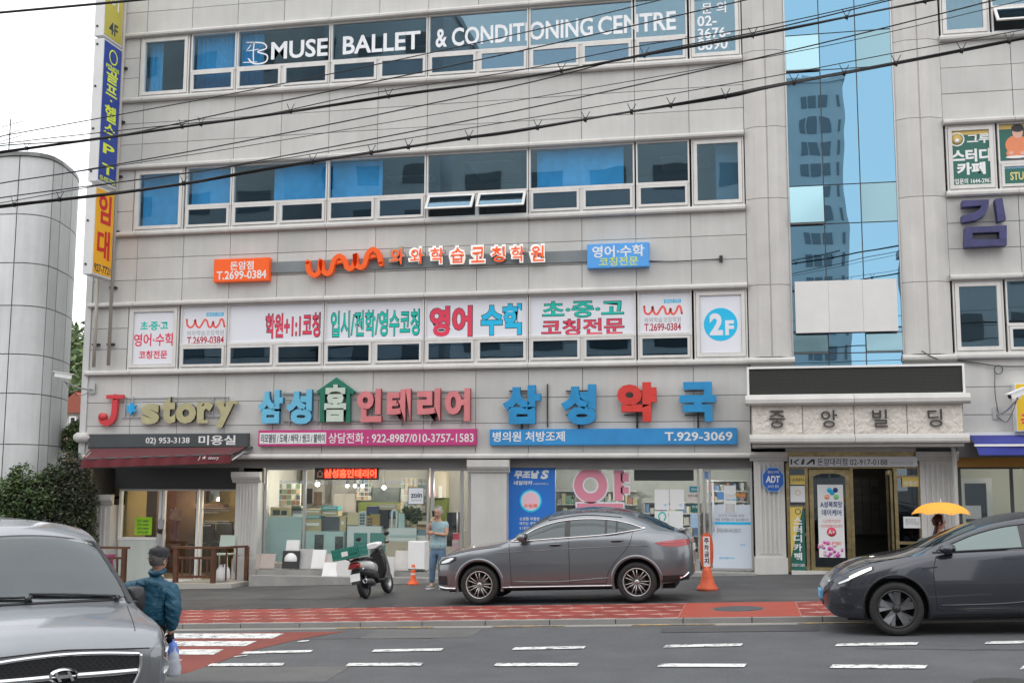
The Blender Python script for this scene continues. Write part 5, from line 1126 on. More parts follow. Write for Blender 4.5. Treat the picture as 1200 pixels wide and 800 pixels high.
for (a, y0, c, y1, m, lb) in ((357, 608, 376, 622, BEI, 'bottom beige tile box of the left pile on the counter'), (356, 596, 376, 603, BEI, 'upper beige tile box of the left pile on the counter'), (356.5, 603.5, 376, 607.5, TEALB, 'teal box in the middle of the left pile on the counter'), (377, 592.5, 396, 598, TEALB, 'flat teal box on top of the dark board'), (377, 598.5, 396, 604.5, BEI, 'flat beige box between the teal box and the dark board'), (376, 605.5, 397, 621.5, mat('slate_board', (.10, .11, .12), .5), 'dark grey square board standing on the counter'), (398, 605, 405, 622, BEI, 'narrow beige box beside the dark grey board'), (407, 601, 420, 615, mat('cream_box', (.55, .48, .30), .6), 'cream leaflet box near the scooter handlebar'), (420.5, 599, 429, 619, mat('grey_leaflet', (.45, .50, .52), .5), 'tall grey leaflet stand with rows of pictures'), (429.5, 604, 445, 615, mat('ochre_box', (.35, .24, .08), .6), 'ochre box right of the grey leaflet stand'), (429.5, 593, 444, 602, mat('navy_box', (.05, .06, .12), .5), 'navy folder box on the ochre box'), (446, 597, 454, 619, BLACK, 'black perforated sample stand in the showroom'), (443, 590, 465, 597, BEI, 'long beige box on the shelf left of the white sign')):
    o = inbox('tile_box', (a, y0, c, y1), .72 + .01 * k, .3, m, lb, 'box', (('label_strip', (a + 2, y0 + (y1 - y0) * .3, c - 2, y0 + (y1 - y0) * .55), PAPER),) if (m is BEI or m is TEALB) else tuple(('print', (a + 1.5 + (j % 2) * 3, y0 + 3 + (j // 2) * 3.4, a + 3.8 + (j % 2) * 3, y0 + 5 + (j // 2) * 3.4), DGREY) for j in range(8)) if 'leaflet stand' in lb else ()); k += 1
inbox('display_counter', (407, 616, 446, 660), .66, .4, mat('white_gloss', (.62, .66, .66), .2), 'white washstand display behind the scooter', 'counter', (('panel', (415, 624, 430, 650), mat('teal_glass', (.08, .24, .22), .2)), ('panel', (434, 624, 451, 652), mat('teal_glass', 0)), ))
r = inbox('washbasin_shelf', (455, 618, 488, 634), .7, .4, mat('white_gloss', 0), 'white basin shelf with a tall tap left of the phone man', 'washbasin', (('edge', (455, 626, 488, 629), PCY),))
xx, z_ = F(462, 618, .8); MB().tube(smooth_path([(xx - .06, .8, z_), (xx - .06, .8, z_ + .35), (xx, .8, z_ + .42), (xx + .06, .8, z_ + .35), (xx + .06, .8, z_)], 5), .03, 8).build('tap', mat('white_gloss', 0), r); rbox(r, 'tower', XF(467, 610, .75), XF(474, 610, .75), .75, .95, z_, z_ + .35, PCY)
inbox('wall_cabinets', (355, 545, 380, 590), 2.6, .4, mat('cab_grey', (.30, .28, .26), .5), 'grey tall cupboards at the back of the showroom', 'cabinet', (('door', (356, 572, 366, 590), BLACK), ('door', (368, 576, 377, 592), WALLB)))
inbox('wall_cabinets', (391, 578, 417, 600), 2.6, .4, mat('cab_taupe', (.38, .34, .31), .5), 'taupe cupboards behind the three pendant bulbs', 'cabinet', (('door', (392, 580, 403, 600), mat('cab_taupe', 0)), ('door', (405, 580, 416, 600), mat('cab_taupe', 0))))
inbox('wall_board', (434, 571, 468, 588), 2.5, .1, GRP, 'dark pinboard on the showroom back wall', 'board'); inbox('olive_panel', (420, 588, 500, 604), 2.45, .3, OLV, 'olive green worktop front at the back of the showroom', 'counter')
inbox('sink_unit', (503, 583, 523, 620), 2.2, .3, OLV, 'olive panel behind the head of the phone man', 'panel'); inbox('wall_cabinets', (503, 552, 522, 583), 2.1, .4, mat('cab_cream', (.50, .44, .36), .5), 'cream wall cupboards above the head of the phone man', 'cabinet', (('roll', (504, 569, 511, 582), PALEP), ('roll', (514, 569, 518, 583), WHITE)))
inbox('office_chair', (524, 600, 535, 640), 1.2, .4, BLACK, 'black padded office chair inside the showroom door', 'chair', (('seat', (524, 622, 537, 628), DGREY),)); inbox('red_basket', (531, 624, 537, 632), .9, .25, RED, 'small red basket inside the showroom door', 'basket', (('lid', (531, 624, 537, 625), PAPER),)); inbox('paper_sack', (530, 632, 537, 660), .85, .25, PALEP, 'pale pink sack on the floor inside the showroom door', 'sack', (('fold', (530, 634, 537, 635.5), PAPER),))
# more stock: swatch racks and stacked tile boxes
SWC = [mat('swatch_%s' % n_, c_, .4) for n_, c_ in (('cream', (.62, .56, .44)), ('grey', (.30, .30, .30)), ('white', (.70, .70, .68)), ('brown', (.20, .12, .07)), ('slate', (.08, .09, .10)), ('tan', (.42, .30, .18)), ('blue', (.18, .28, .36)), ('green', (.16, .22, .14)))]
for (a, y0, c, y1, Y, nx_, nz2, lb) in ((320, 566, 352, 592, 1.6, 6, 4, 'rack of small colour swatches on the showroom wall, far left'), (470, 560, 499, 600, 2.3, 6, 6, 'rack of small colour swatches behind the square white sign'), (418, 556, 436, 586, 2.5, 4, 6, 'narrow rack of swatches between the pendant bulbs and the pinboard')):
    x0, x1, z0, z1 = bx(a, y0, c, y1, Y); r = root('swatch_rack', (x0, Y, z0), lb, 'rack'); MB().box(x0, x1, Y, Y + .04, z0, z1).build('board', WHITE, r); rd = random.Random(int(a)); dx, dz_ = (x1 - x0) / nx_, (z1 - z0) / nz2
    for i in range(nx_):
        for j in range(nz2): ubox('swatch', x0 + dx * i + .012, x0 + dx * (i + 1) - .012, Y - .02, Y, z0 + dz_ * j + .012, z0 + dz_ * (j + 1) - .012, SWC[rd.randrange(8)], r)
rd = random.Random(3)
for (a, c, yb, n_, Y, lb) in ((404, 415, 622, 5, .95, 'stack of flat tile boxes behind the cream leaflet box'), (454, 463, 618, 6, .95, 'stack of flat tile boxes behind the tall tap'), (489, 499, 634, 7, .75, 'stack of flat tile boxes on the white cabinet side of the door'), (342, 353, 605, 4, .8, 'stack of small boxes at the right end of the pale glassy cabinet')):
    x0, x1 = XF(a, yb, Y), XF(c, yb, Y); z = ZF(a, yb, Y); r = root('box_stack', (x0, Y, z), lb, 'boxes')
    for k in range(n_): h = rd.uniform(.045, .08); o_ = rd.uniform(-.02, .02); ubox('flat_box', x0 + o_, x1 + o_, Y, Y + .22, z, z + h - .004, SWC[rd.randrange(8)], r); z += h
# plants in the showroom
for px, py, lb in ((487, 604, 'leafy pot plant on the basin shelf left of the phone man'), (479, 600, 'small pot plant beside the tall tap')):
    X, Z = F(px, py, .9); r = root('pot_plant', (X, .9, Z - .3), lb, 'plant'); leaves('foliage', [(X, .9, Z, .16, .14, .2)], 260, .05, LEAF, r, seed=int(px)); MB().lathe([(.05, -.35), (.08, -.2), (0, -.2)], X, .9, Z, 12).build('pot', BEI, r)
# white street number sign on the glass and the led ticker
x0, x1, z0, z1 = bx(478, 570.5, 497, 591, .24); r = root('hanging_sign', (x0, .24, z0), 'square white sign with a dark border hanging in the showroom window', 'sign'); MB().box(x0, x1, .24, .26, z0, z1).build('border', DGREY, r); MB().box(x0 + .02, x1 - .02, .235, .24, z0 + .02, z1 - .02).build('face', FILM, r); wpx('zoin', (481.5, 576.5, 494.5, 583), .234, OUTL, r, bold=.02); wpx('홈인테리어', (482, 584.5, 494, 587), .234, GREYP, r, bold=0)
x0, x1, z0, z1 = bx(369, 547.5, 443, 562, .2); r = root('led_ticker', (x0, .2, z0), 'lit red dot-matrix ticker with a black case inside the showroom window', 'display'); MB().box(x0, x1, .2, .27, z0, z1).build('case', BLACK, r)
wpx('삼성홈인테리어', (380, 549.5, 441, 559.5), .198, mat('led_red', (1, .1, .04), .5, emit=3.2, emitcol=(1, .07, .03)), r, bold=.03); wpx('⌂', (372, 550, 378, 559), .198, mat('led_dim', (.3, .15, .08), .5, emit=.2), r, bold=.02)
o = wpx('■■■■■■■■■■■■', (380, 548.8, 441, 560.2), .1995, mat('led_glow', (.4, .03, .01), .5, emit=.45, emitcol=(1, .05, .02)), r, bold=0)
# frosted band with a line of pale lettering
bw_ = root('window_lettering', (XF(327, 562, .28), .28, 2), 'band of pale lettering on the showroom glass under the ticker', 'lettering'); wpx('주방가구 욕실리모델링 도배 장판 타일 조명 샷시 붙박이장 상담', (327, 562.5, 490, 567.5), .285, mat('film_pale_blue', (.55, .62, .68), .5), bw_, bold=.01)
# ================================================================ salon things
CHR0 = mat('chrome', (.75, .75, .76), .12, 1.0)
r = poster('paper_notice', (158.5, 605.5, 177.5, 626.5), .235, mat('neon_green_paper', (.32, .62, .02), .7), 'neon green handwritten notice on the salon window', 'notice')
for i, t_ in enumerate(('컷트 12000', '파마 35000', '염색 30000', '영업중')): wpx(t_, (161, 608.5 + i * 4.4, 174, 611.5 + i * 4.4), .234, OUTL, r, bold=.0)
for (a, y0, c, y1, lb) in ((229, 572, 241, 588, 'square mirror in a wooden frame on the salon wall, left of the bright lamp'), (246, 572, 258, 588, 'square mirror in a wooden frame on the salon wall, right under the bright lamp')):
    inbox('wall_mirror', (a, y0, c, y1), 2.7, .04, WOOD, lb, 'mirror', (('glass', (a + 1, y0 + 1, c - 1, y1 - 1), mat('mirror_glass', (.5, .5, .5), .05, 1)),))
inbox('styling_counter', (228, 620, 272, 632), 2.2, .4, mat('counter_dark', (.07, .045, .03), .5), 'dark styling counter along the back of the salon', 'counter', (('drawer', (230, 622, 248, 630), WOOD), ('drawer', (251, 622, 270, 630), WOOD)))
for (px, py, lb) in ((236, 636, 'black salon chair nearest the door, seen through the glass'), (258, 634, 'black salon chair behind the pale green folding chair')):
    X, Z = F(px, py, 1.5); r = root('salon_chair', (X, 1.5, -.2), lb, 'chair'); rbox(r, 'seat', X - .25, X + .25, 1.25, 1.75, Z - .1, Z, BLACK); rbox(r, 'backrest', X - .22, X + .22, 1.70, 1.80, Z, Z + .5, BLACK); MB().lathe([(.03, -.2), (.03, Z - .1)], X, 1.5, 0, 10).build('stem', CHR0, r)
tl = root('window_lettering', (XF(238, 595, .28), .28, 1.2), 'three short lines of white lettering on the salon glass', 'lettering')
for i, (a, c) in enumerate(((594.5, 596), (597, 598.5), (599.5, 601), (609.5, 611), (612, 613.5), (614.5, 616))): wpx('헤어디자인 염색 클리닉 펌 메이크업', (237 if i != 3 else 240, a, (269, 268, 256, 268, 269, 247)[i], c), .285, PAPER, tl, bold=0)
inbox('wall_shelf', (227, 590, 262, 596), 2.2, .3, WALLB, 'dark shelf on the yellow salon wall', 'shelf', (('edge', (227, 590, 262, 591.5), WOOD),))
inbox('dark_partition', (184, 556, 226, 680), 2.3, .1, WALLB, 'dark brown partition inside the salon behind the door', 'partition', (('panel', (186, 574, 204, 670), WOOD),))
inbox('picture_frames', (134, 570, 143, 608), 1.4, .05, WALLB, 'column of small framed pictures behind the salon window', 'pictures', (('picture', (135, 572, 142, 581), BEI), ('picture', (135, 584, 142, 594), BEI), ('picture', (135, 597, 142, 607), BEI)))
inbox('salon_curtain', (145, 556, 182, 640), 1.6, .1, mat('brown_curtain', (.09, .06, .045), .8), 'brown curtain behind the salon window beside the pictures', 'curtain')
def cloth_thing(px0, py0, px1, py1, Y, m, label, cat, nm, band=None):
    x0, x1, z0, z1 = bx(px0, py0, px1, py1, Y); r = root(nm, (x0, Y, z0), label, cat); P = []
    for i in range(9):
        t_ = i / 8; P.append([(x0 + (x1 - x0) * t_ + .02 * math.sin(7 * t_ + j), Y + .04 * math.sin(9 * t_ + j * .6), z1 - (z1 - z0) * j / 6 * (1 - .1 * math.cos(5 * t_))) for j in range(7)])
    MB().grid(P).build('cloth', m, r); 
    if band: MB().grid([[(p[0], p[1] - .01, p[2]) for p in q[2:4]] for q in P]).build('band', band, r)
    MB().tube([((x0 + x1) / 2, Y, z1 - .01), ((x0 + x1) / 2, Y, z1 + .06)], .01, 5).build('hook', ALU, r)
cloth_thing(199, 596, 212, 609, .9, mat('cloth_pinkish', (.45, .25, .20), .8), 'pinkish cloth bag hanging inside the salon door', 'bag', 'hanging_bag')
cloth_thing(202, 609, 209, 634, .9, mat('cloth_rose_dark', (.22, .07, .07), .8), 'dusky rose scarf hanging under the pinkish bag', 'scarf', 'hanging_scarf')
cloth_thing(184.5, 608, 191, 640, .22, mat('cloth_grey_white', (.45, .44, .46), .8), 'black and white wind-chime ornament hanging on the salon door post', 'ornament', 'hanging_ornament', BLACK)
cloth_thing(122, 649, 134, 664, -1.05, mat('cloth_hot_pink', (.55, .12, .28), .8), 'pink cloth hanging on the short railing left of the door', 'cloth', 'hanging_cloth')
# salon stool / chair and white sacks by the railing
def chair(px, py, Y, m, label):
    X, Z = F(px, py, Y); r = root('folding_chair', (X, Y, Z - .45), label, 'chair')
    rbox(r, 'seat', X - .2, X + .2, Y - .2, Y + .2, Z - .03, Z, m); MB().prism([(Y + .17, Z + .15), (Y + .2, Z + .15), (Y + .26, Z + .42), (Y + .23, Z + .42)], X - .2, X + .2, 'x').build('backrest', m, r)
    for a in (-1, 1):
        for c in (-1, 1): MB().tube([(X + a * .18, Y + c * .17, Z - .02), (X + a * .2, Y + c * .2, Z - .45)], .012, 6).build('leg', ALU, r)
chair(262, 648, -.3, mat('pale_green_vinyl', (.42, .50, .44), .5), 'pale green folding chair between the railing and the salon glass')
def sack(px, py, Y, m, label, w_=.1, h=.38):
    X, Z = F(px, py, Y); r = root('sack', (X, Y, Z), label, 'sack'); MB().lathe([(0, 0), (w_, .02), (w_ * 1.15, h * .3), (w_ * .95, h * .7), (w_ * .35, h * .92), (w_ * .5, h)], X, Y, Z, 12).build('bag', m, r); MB().lathe([(w_ * .37, h * .9), (w_ * .37, h * .94)], X, Y, Z, 12).build('tie', ALU, r)
sack(258, 681, -.75, WHITE, 'white plastic sack behind the railing, the left one of two'); sack(264, 680, -.62, PAPER, 'white plastic sack behind the railing, the right one of two')
# ================================================================ pharmacy things
r = poster('window_poster', (594, 543.5, 650.5, 662), .20, mat('poster_blue', (.02, .16, .55), .45, noise=(1.5, .06)), 'tall blue nail lacquer poster with white letters filling the first pharmacy window'); 
wpx('무조날', (602.5, 551, 632, 560.5), .198, PAPER, r, bold=.05, shear=.15); wpx('S', (633.5, 550.5, 643.5, 561), .198, PAPER, r, bold=.05, shear=.2); wpx('네일라카', (602, 563, 624, 568), .198, PAPER, r, bold=.03, shear=.15); wpx('(시클로피록스)', (625, 565.5, 642.5, 568), .198, PAPER, r, bold=.0)
X, Z = F(622, 586.5, .198)
for rr_, m, dy in ((.265, CYAN, 0), (.225, mat('print_ice', (.55, .65, .75), .5), .001), (.19, PALEP, .002)): MB().lathe([(0, 0), (rr_, 0), (rr_, .002), (0, .002)], X, .196 - dy * 2, Z, 28, axis='y', smooth=False).build('print', m, r)
wpx('손발톱', (614, 590, 630, 594), .190, ORANGE, r, bold=0); wpx('손발톱 무좀엔', (609, 605.5, 632, 609.5), .198, PAPER, r, bold=.01); wpx('바르는 무조날', (609, 611, 632, 615), .198, PAPER, r, bold=.01); wpx('S 네일라카', (609, 616.5, 628, 620.5), .198, PAPER, r, bold=.01)
r = root('window_letter', (XF(672, 600, .28), .28, .9), 'huge pink letter with a white outline on the pharmacy glass', 'lettering')
PKL = mat('letter_candy_pink', (.68, .25, .33), .5)
def L7(x, y): return F(590 + x / 7.275, 530 + y / 7.275, .27)
def letter7(g, Y, m, nm):
    X, Z = L7(742, 278); sc = 1 / (7.275 * 47.6)
    ro, ri = (150 + g) / 7.275 / 48.5, (50 - (g - 0)) / 7.275 / 48.5 if 0 else (62 - g) / 7.275 / 48.5
    ro = (142 + g) * .00280; ri = (62 - g) * .00280
    MB().lathe([(ri, 0), (ro, 0), (ro, .004), (ri, .004), (ri, 0)], X, Y - .004, Z, 40, axis='y', smooth=False).build(nm, m, r)
    for (a, b_, c, d) in ((940 - g, 150 - g, 1020 + g, 410), (1000, 172 - g, 1072 + g, 252 + g), (1000, 290 - g, 1072 + g, 352 + g), (622 - g, 428 - g, 1025 + g, 505 + g)):
        (u0, w1), (u1, w0) = L7(a, b_), L7(c, d); MB().box(u0, u1, Y - .004, Y, w0, w1).build(nm, m, r)
letter7(8, .285, FILM, 'outline'); letter7(-4, .280, PKL, 'face')
for i, (a, y0, c, y1, m, lb, cat) in enumerate(((743, 549, 813, 563, mat('dark_board', (.035, .04, .04), .3), 'long dark display board hanging inside the pharmacy window', 'board'), (767, 573, 784, 597, PAPER, 'pale paper sheet on the pharmacy glass, upper left of four', 'notice'), (785, 573, 802, 596.5, PAPER, 'pale paper sheet on the pharmacy glass, upper right of four', 'notice'), (767, 598.5, 783.5, 618, PAPER, 'pale paper sheet with a teal loop on it, lower left of four', 'notice'), (784, 598.5, 800.5, 618, PAPER, 'pale paper sheet on the pharmacy glass, lower right of four', 'notice'), (808, 569.5, 820, 576.5, mat('teal_notice', (.01, .20, .28), .5), 'small teal notice, topmost beside the pharmacy door', 'notice'), (804, 577, 819, 588.5, mat('photo_notice', (.55, .50, .45), .5), 'small notice with a photo of two faces beside the pharmacy door', 'notice'), (809, 590, 819, 600, mat('green_notice', (.01, .12, .11), .5), 'small dark green notice beside the pharmacy door', 'notice'), (809, 602, 819, 618, mat('blue_notice', (.30, .48, .65), .5), 'pale blue notice with a figure, lowest beside the pharmacy door', 'notice'), (834, 591, 881.5, 667, mat('poster_white', (.60, .66, .74), .5), 'big white notice with a blue stripe filling the lower pharmacy door', 'notice'), (848, 568.5, 863, 600, PAPER, 'long narrow white paper strip on the pharmacy door', 'notice'), (840, 576, 848, 585, mat('sticker_blue', (.12, .30, .62), .5), 'small blue crest sticker on the pharmacy door', 'sticker'), (825, 552, 833, 561, mat('sticker_blue', 0), 'round blue sticker high on the pharmacy door edge', 'sticker'), (818, 543, 824, 548.5, mat('sticker_navy', (.03, .08, .35), .5), 'tiny navy sticker at the top corner of the pharmacy door', 'sticker'))):
    r = poster('notice' if cat == 'notice' else cat, (a, y0, c, y1), .27 - .001 * (i % 3) if i != 10 else .255, m, lb, cat)
    Yp = r.location.y - .001
    if 'big white' in lb:
        p0, p1, q0, q1 = bx(834, 611, 881.5, 614.5, Yp); MB().box(p0, p1, Yp - .002, Yp, q0, q1).build('stripe', CYAN, r)
        wpx('건강한 약국을 위한', (842, 602, 872, 605.5), Yp, GREYP, r, bold=0); wpx('처방 조제합니다, 감사합니다', (838, 606.5, 878, 610.5), Yp, GREYP, r, bold=.01); wpx('약국을 이용해 주셔서 고맙습니다', (842, 618.5, 868, 624), Yp, GREYP, r, bold=0); p0, p1, q0, q1 = bx(840.5, 618, 841.3, 624, Yp); MB().box(p0, p1, Yp - .002, Yp, q0, q1).build('print', RED, r); wpx('감사합니다', (843, 652, 861, 654.5), Yp, CYAN, r, bold=0); wpx('안내', (867, 637, 873, 639), Yp, CYAN, r, bold=0)
    elif 'teal loop' in lb:
        pts_ = [F(779 + 4 * math.cos(t_) - 3, 605 + 5 * math.sin(t_), Yp) for t_ in np.linspace(2.4, 7.2, 8)]; stroke(pts_, .03, Yp - .003, Yp, 'drawing', TEAL, r, 3)
    elif 'long narrow' in lb:
        for j in range(4): wpx('휴무 안내문', (850, 590 + j * 2.4, 861, 591.6 + j * 2.4), Yp, GREYP, r, bold=0)
    elif y1 - y0 > 6 and cat == 'notice' and 'sheet' not in lb: wpx('안내', (a + 2, y0 + 2, c - 2, y0 + 5), Yp, PAPER if m is not mat('photo_notice', 0) else OUTL, r, bold=.01)
    if i in (1, 2): wpx('약', (a + 11, y0 + 17, a + 14, y0 + 20), Yp, CYAN, r, bold=0)
wl_ = root('window_lettering', (XF(848, 580, .25), .25, 1.9), 'orange and white lettering across the pharmacy door above the big notice', 'lettering'); wpx('동네', (849, 577.5, 861, 582.5), .247, PAPER, wl_, bold=.03); wpx('약국', (861.5, 577, 874, 583), .247, mat('letter_orange_film', (.75, .28, .04), .5), wl_, bold=.03); wpx('건강지킴이 약국', (850, 584, 872, 586), .247, CYAN, wl_, bold=0)
# shelves with medicine packs
for (a, c, y0, y1, Y, lb) in ((652, 748, 575, 655, 2.6, 'long shelf of medicine packs on the pharmacy back wall, left'), (752, 822, 588, 655, 2.2, 'shelf of medicine packs behind the paper sheets'), (828, 876, 563, 600, 1.8, 'shelf of medicine packs seen through the pharmacy door')):
    x0, x1, z0, z1 = bx(a, y0, c, y1, Y); r = root('medicine_shelf', (x0, Y, z0), lb, 'shelf'); b = MB(); rows = 5 if y1 - y0 > 60 else 3
    for j in range(rows + 1): b.box(x0, x1, Y, Y + .35, z0 + (z1 - z0) * j / rows - .015, z0 + (z1 - z0) * j / rows + .015)
    b.box(x0, x1, Y + .35, Y + .38, z0, z1); b.build('rack', mat('rack_white', (.5, .5, .48), .6), r)
    cols = [mat('pack_%s' % n_, c_, .5) for n_, c_ in (('white', (.6, .6, .58)), ('red', (.40, .16, .14)), ('blue', (.14, .22, .38)), ('green', (.16, .28, .20)), ('yellow', (.50, .44, .26)), ('grey', (.3, .3, .3)), ('cream', (.6, .56, .48)))]
    pk = MB(); rd = random.Random(int(a))
    for j in range(rows):
        x = x0 + .03; zz = z0 + (z1 - z0) * j / rows + .016
        while x < x1 - .12:
            w_ = rd.uniform(.05, .13); h = rd.uniform(.10, .9 * (z1 - z0) / rows - .03)
            if rd.random() > .15: pk.box(x, x + w_, Y + rd.uniform(.0, .08), Y + .3, zz, zz + h, rd.randrange(7))
            x += w_ + .01
    o = pk.build('packs', cols, r); o['kind'] = 'stuff'
inbox('pharmacy_counter', (655, 622, 800, 660), 1.7, .4, mat('counter_wood', (.32, .24, .15), .5), 'wooden pharmacy counter across the room', 'counter', (('panel', (660, 630, 725, 655), PAPER), ('panel', (730, 630, 790, 655), PAPER)))
# ================================================================ vehicles (local frame: nose at x=0, tail at +x, near side y<0)
def pchip(tab):
    xs = np.array([p[0] for p in tab], float); ys = np.array([p[1] for p in tab], float); h = np.diff(xs); d = np.diff(ys) / h; m = np.zeros(len(xs)); m[0], m[-1] = d[0], d[-1]
    for i in range(1, len(xs) - 1):
        if d[i - 1] * d[i] > 0:
            w1, w2 = 2 * h[i] + h[i - 1], h[i] + 2 * h[i - 1]; m[i] = (w1 + w2) / (w1 / d[i - 1] + w2 / d[i])
    def f(x):
        x = min(max(x, xs[0]), xs[-1]); i = min(int(np.searchsorted(xs, x, 'right')) - 1, len(xs) - 2); t = (x - xs[i]) / h[i]
        return float((1 + 2 * t) * (1 - t) ** 2 * ys[i] + t * (1 - t) ** 2 * h[i] * m[i] + t * t * (3 - 2 * t) * ys[i + 1] + t * t * (t - 1) * h[i] * m[i + 1])
    return f
class Car:
    def __init__(s, root_, T, L, n=7):
        s.r = root_; s.T = {k: pchip(v) for k, v in T.items()}; s.L = L; s.n = n; s.cache = {}; s.fine = n > 10
    def sec(s, x):
        k = round(x, 4)
        if k in s.cache: return s.cache[k]
        T = {q: f(x) for q, f in s.T.items()}; zb, zm, zbe, zt, zc = T['zb'], T['zm'], T['zbelt'], T['zt'], T['zc']
        ws, wm, wb, wt = T['ws'], T['wm'], T['wb'], T['wt']
        key = [(ws * .5, zb), (ws, zb + .01), (ws + (wm - ws) * .6, zb + (zm - zb) * .25), (wm, zm), (wm - (wm - wb) * .25, zm + (zbe - zm) * .6), (wb, zbe - .02), (wb - .025, zbe + .012)]
        o = [(0, zb), (ws * .5, zb)]
        def cat(K, n):
            out_ = []
            for i in range(len(K) - 1):
                p0, p1, p2, p3 = K[max(i - 1, 0)], K[i], K[i + 1], K[min(i + 2, len(K) - 1)]
                for j in range(n):
                    t = j / n; out_.append(tuple(.5 * (2 * b + (c - a) * t + (2 * a - 5 * b + 4 * c - d) * t * t + (3 * b - a - 3 * c + d) * t ** 3) for a, b, c, d in zip(p0, p1, p2, p3)))
            return out_ + [K[-1]]
        o += cat(key[1:], 3)
        wl0, zl0 = key[-1]; nside = 5 if not s.fine else 8
        for i in range(1, nside + 1):       # side glass zone, slightly bowed
            t = i / nside; bow = .022 * math.sin(math.pi * t) * min(1, max(0, (zt - zbe) / .3)); o.append((wl0 + (wt - wl0) * t + bow, zl0 + (zt - zl0) * t))
        ntop = 7 if not s.fine else 20
        for i in range(1, ntop + 1):
            t = i / ntop; yy = wt * (1 - t); q = 1 - (yy / wt) ** 2.2 if wt > 1e-4 else 1; o.append((yy, zt + (zc - zt) * q))
        s.cache[k] = o; return o
    def yat(s, x, z):
        o = s.sec(x); 
        for a, b in zip(o[1:-(21 if s.fine else 8)], o[2:-(20 if s.fine else 7)]):
            if a[1] <= z <= b[1] and b[1] - a[1] > 1e-6: return a[0] + (b[0] - a[0]) * (z - a[1]) / (b[1] - a[1])
        return o[-(21 if s.fine else 8)][0] if z > o[-(21 if s.fine else 8)][1] else o[2][0]
    def ztop(s, x, y):
        T = {q: s.T[q](x) for q in ('wt', 'zt', 'zc')}; y = abs(y)
        if y <= T['wt']: return T['zt'] + (T['zc'] - T['zt']) * (1 - (y / T['wt']) ** 2.2)
        return T['zt']
    def xfront(s, y, z, x1=1.2):
        y = abs(y); lo, hi = 0., x1
        def inside(x):
            o = s.sec(x); zmn, zmx = o[0][1], s.ztop(x, y)
            return zmn <= z <= zmx + 1e-4 and s.yat(x, z) >= y
        if inside(0): return 0.
        for i in range(60):
            x = x1 * i / 60
            if inside(x): lo, hi = x - x1 / 60, x; break
        for _ in range(14):
            m = (lo + hi) / 2
            if inside(m): hi = m
            else: lo = m
        return hi
    def xrear(s, y, z):
        y = abs(y)
        def inside(x): return s.sec(x)[0][1] <= z <= s.ztop(x, y) + 1e-4 and s.yat(x, z) >= y
        x = s.L
        while x > s.L - 1.2 and not inside(x): x -= .01
        return x
    def body(s, m, stations, arches, R=.40, name='body'):
        b = MB(); P = []
        for x in stations:
            o = s.sec(x); P.append([(x, -y, z) for y, z in o] + [(x, y, z) for y, z in o[::-1]][1:-1])
        b.grid(P, 0, True, closeu=True); n = len(P[0]); k = len(b.v) - n
        b.f += [tuple(range(n)), tuple(range(len(b.v) - 1, k - 1, -1))]; b.m += [0, 0]; b.sm += [False, False]
        me = b.mesh(name, m); o = bpy.data.objects.new(name, me)
        cut = MB()
        for ax, az in arches:
            for sg in (-1, 1): cut.lathe([(R, -.25), (R, .25)], ax, sg * .93, az, 40, axis='y', smooth=True).box(ax - R + .02, ax + R - .02, sg * .93 - .249, sg * .93 + .249, az - .6, az - .1)
        sc2 = bpy.data.scenes.new('tmp'); objs = [o]
        for ax, az in arches:
            for sg in (-1, 1):
                c = MB(); pts = [(ax + R * math.cos(t), az + R * math.sin(t)) for t in np.linspace(-.45, math.pi + .45, 36)] + [(ax - R * .9, az - .9), (ax + R * .9, az - .9)]
                c.prism(pts, sg * .93 - .27, sg * .93 + .27, 'y'); co_ = bpy.data.objects.new('cut', c.mesh('cut', m)); sc2.collection.objects.link(co_); objs.append(co_)
                md = o.modifiers.new('b', 'BOOLEAN'); md.operation = 'DIFFERENCE'; md.object = co_; md.solver = 'EXACT'
        sc2.collection.objects.link(o); dg = sc2.view_layers[0].depsgraph if hasattr(sc2.view_layers[0], 'depsgraph') else None
        with bpy.context.temp_override(scene=sc2, view_layer=sc2.view_layers[0]):
            dg = bpy.context.evaluated_depsgraph_get(); dg.update(); me2 = bpy.data.meshes.new_from_object(o.evaluated_get(dg))
        for q in objs: bpy.data.objects.remove(q)
        bpy.data.scenes.remove(sc2)
        me2.name = name; o = link(bpy.data.objects.new(name, me2)); o.parent = s.r; WL[o.name] = Vector((0, 0, 0))
        try: me2.set_sharp_from_angle(angle=math.radians(38))
        except Exception: pass
        for p in me2.polygons: p.use_smooth = True
        return o
    def side(s, name, low, up, x0, x1, m, off=.004, nx=16, nz=5, sg=-1, parent=None, thick=0):
        """patch on the flank between the curves low(x) and up(x)"""
        b = MB(); P = []
        for i in range(nx + 1):
            x = x0 + (x1 - x0) * i / nx; a, c = low(x), up(x); P.append([(x, sg * (s.yat(x, a + (c - a) * j / nz) + off), a + (c - a) * j / nz) for j in range(nz + 1)])
        b.grid(P); b.fixn = False
        return b.build(name, m, parent or s.r)
    def line(s, name, pts, r, m, off=.0, sg=-1, parent=None, n=5, sub=4):
        P = smooth_path([(x, 0, z) for x, z in pts], sub) if sub > 1 else [Vector((x, 0, z)) for x, z in pts]
        return MB().tube([(p.x, sg * (s.yat(p.x, p.z) + off), p.z) for p in P], r, n).build(name, m, parent or s.r)
    def top(s, name, x0, x1, w0, w1, m, off=.004, nx=10, ny=14, parent=None, curve=0.0):
        b = MB(); P = []
        for i in range(nx + 1):
            t = i / nx; w_ = w0 + (w1 - w0) * t; row = []
            for j in range(ny + 1):
                y = w_ * (2 * j / ny - 1); x = x0 + (x1 - x0) * t + curve * (1 - t if True else 1) * (y / max(w0, w1)) ** 2; row.append((x, y, s.ztop(x, y) + off))
            P.append(row)
        b.grid(P); b.fixn = False
        return b.build(name, m, parent or s.r)
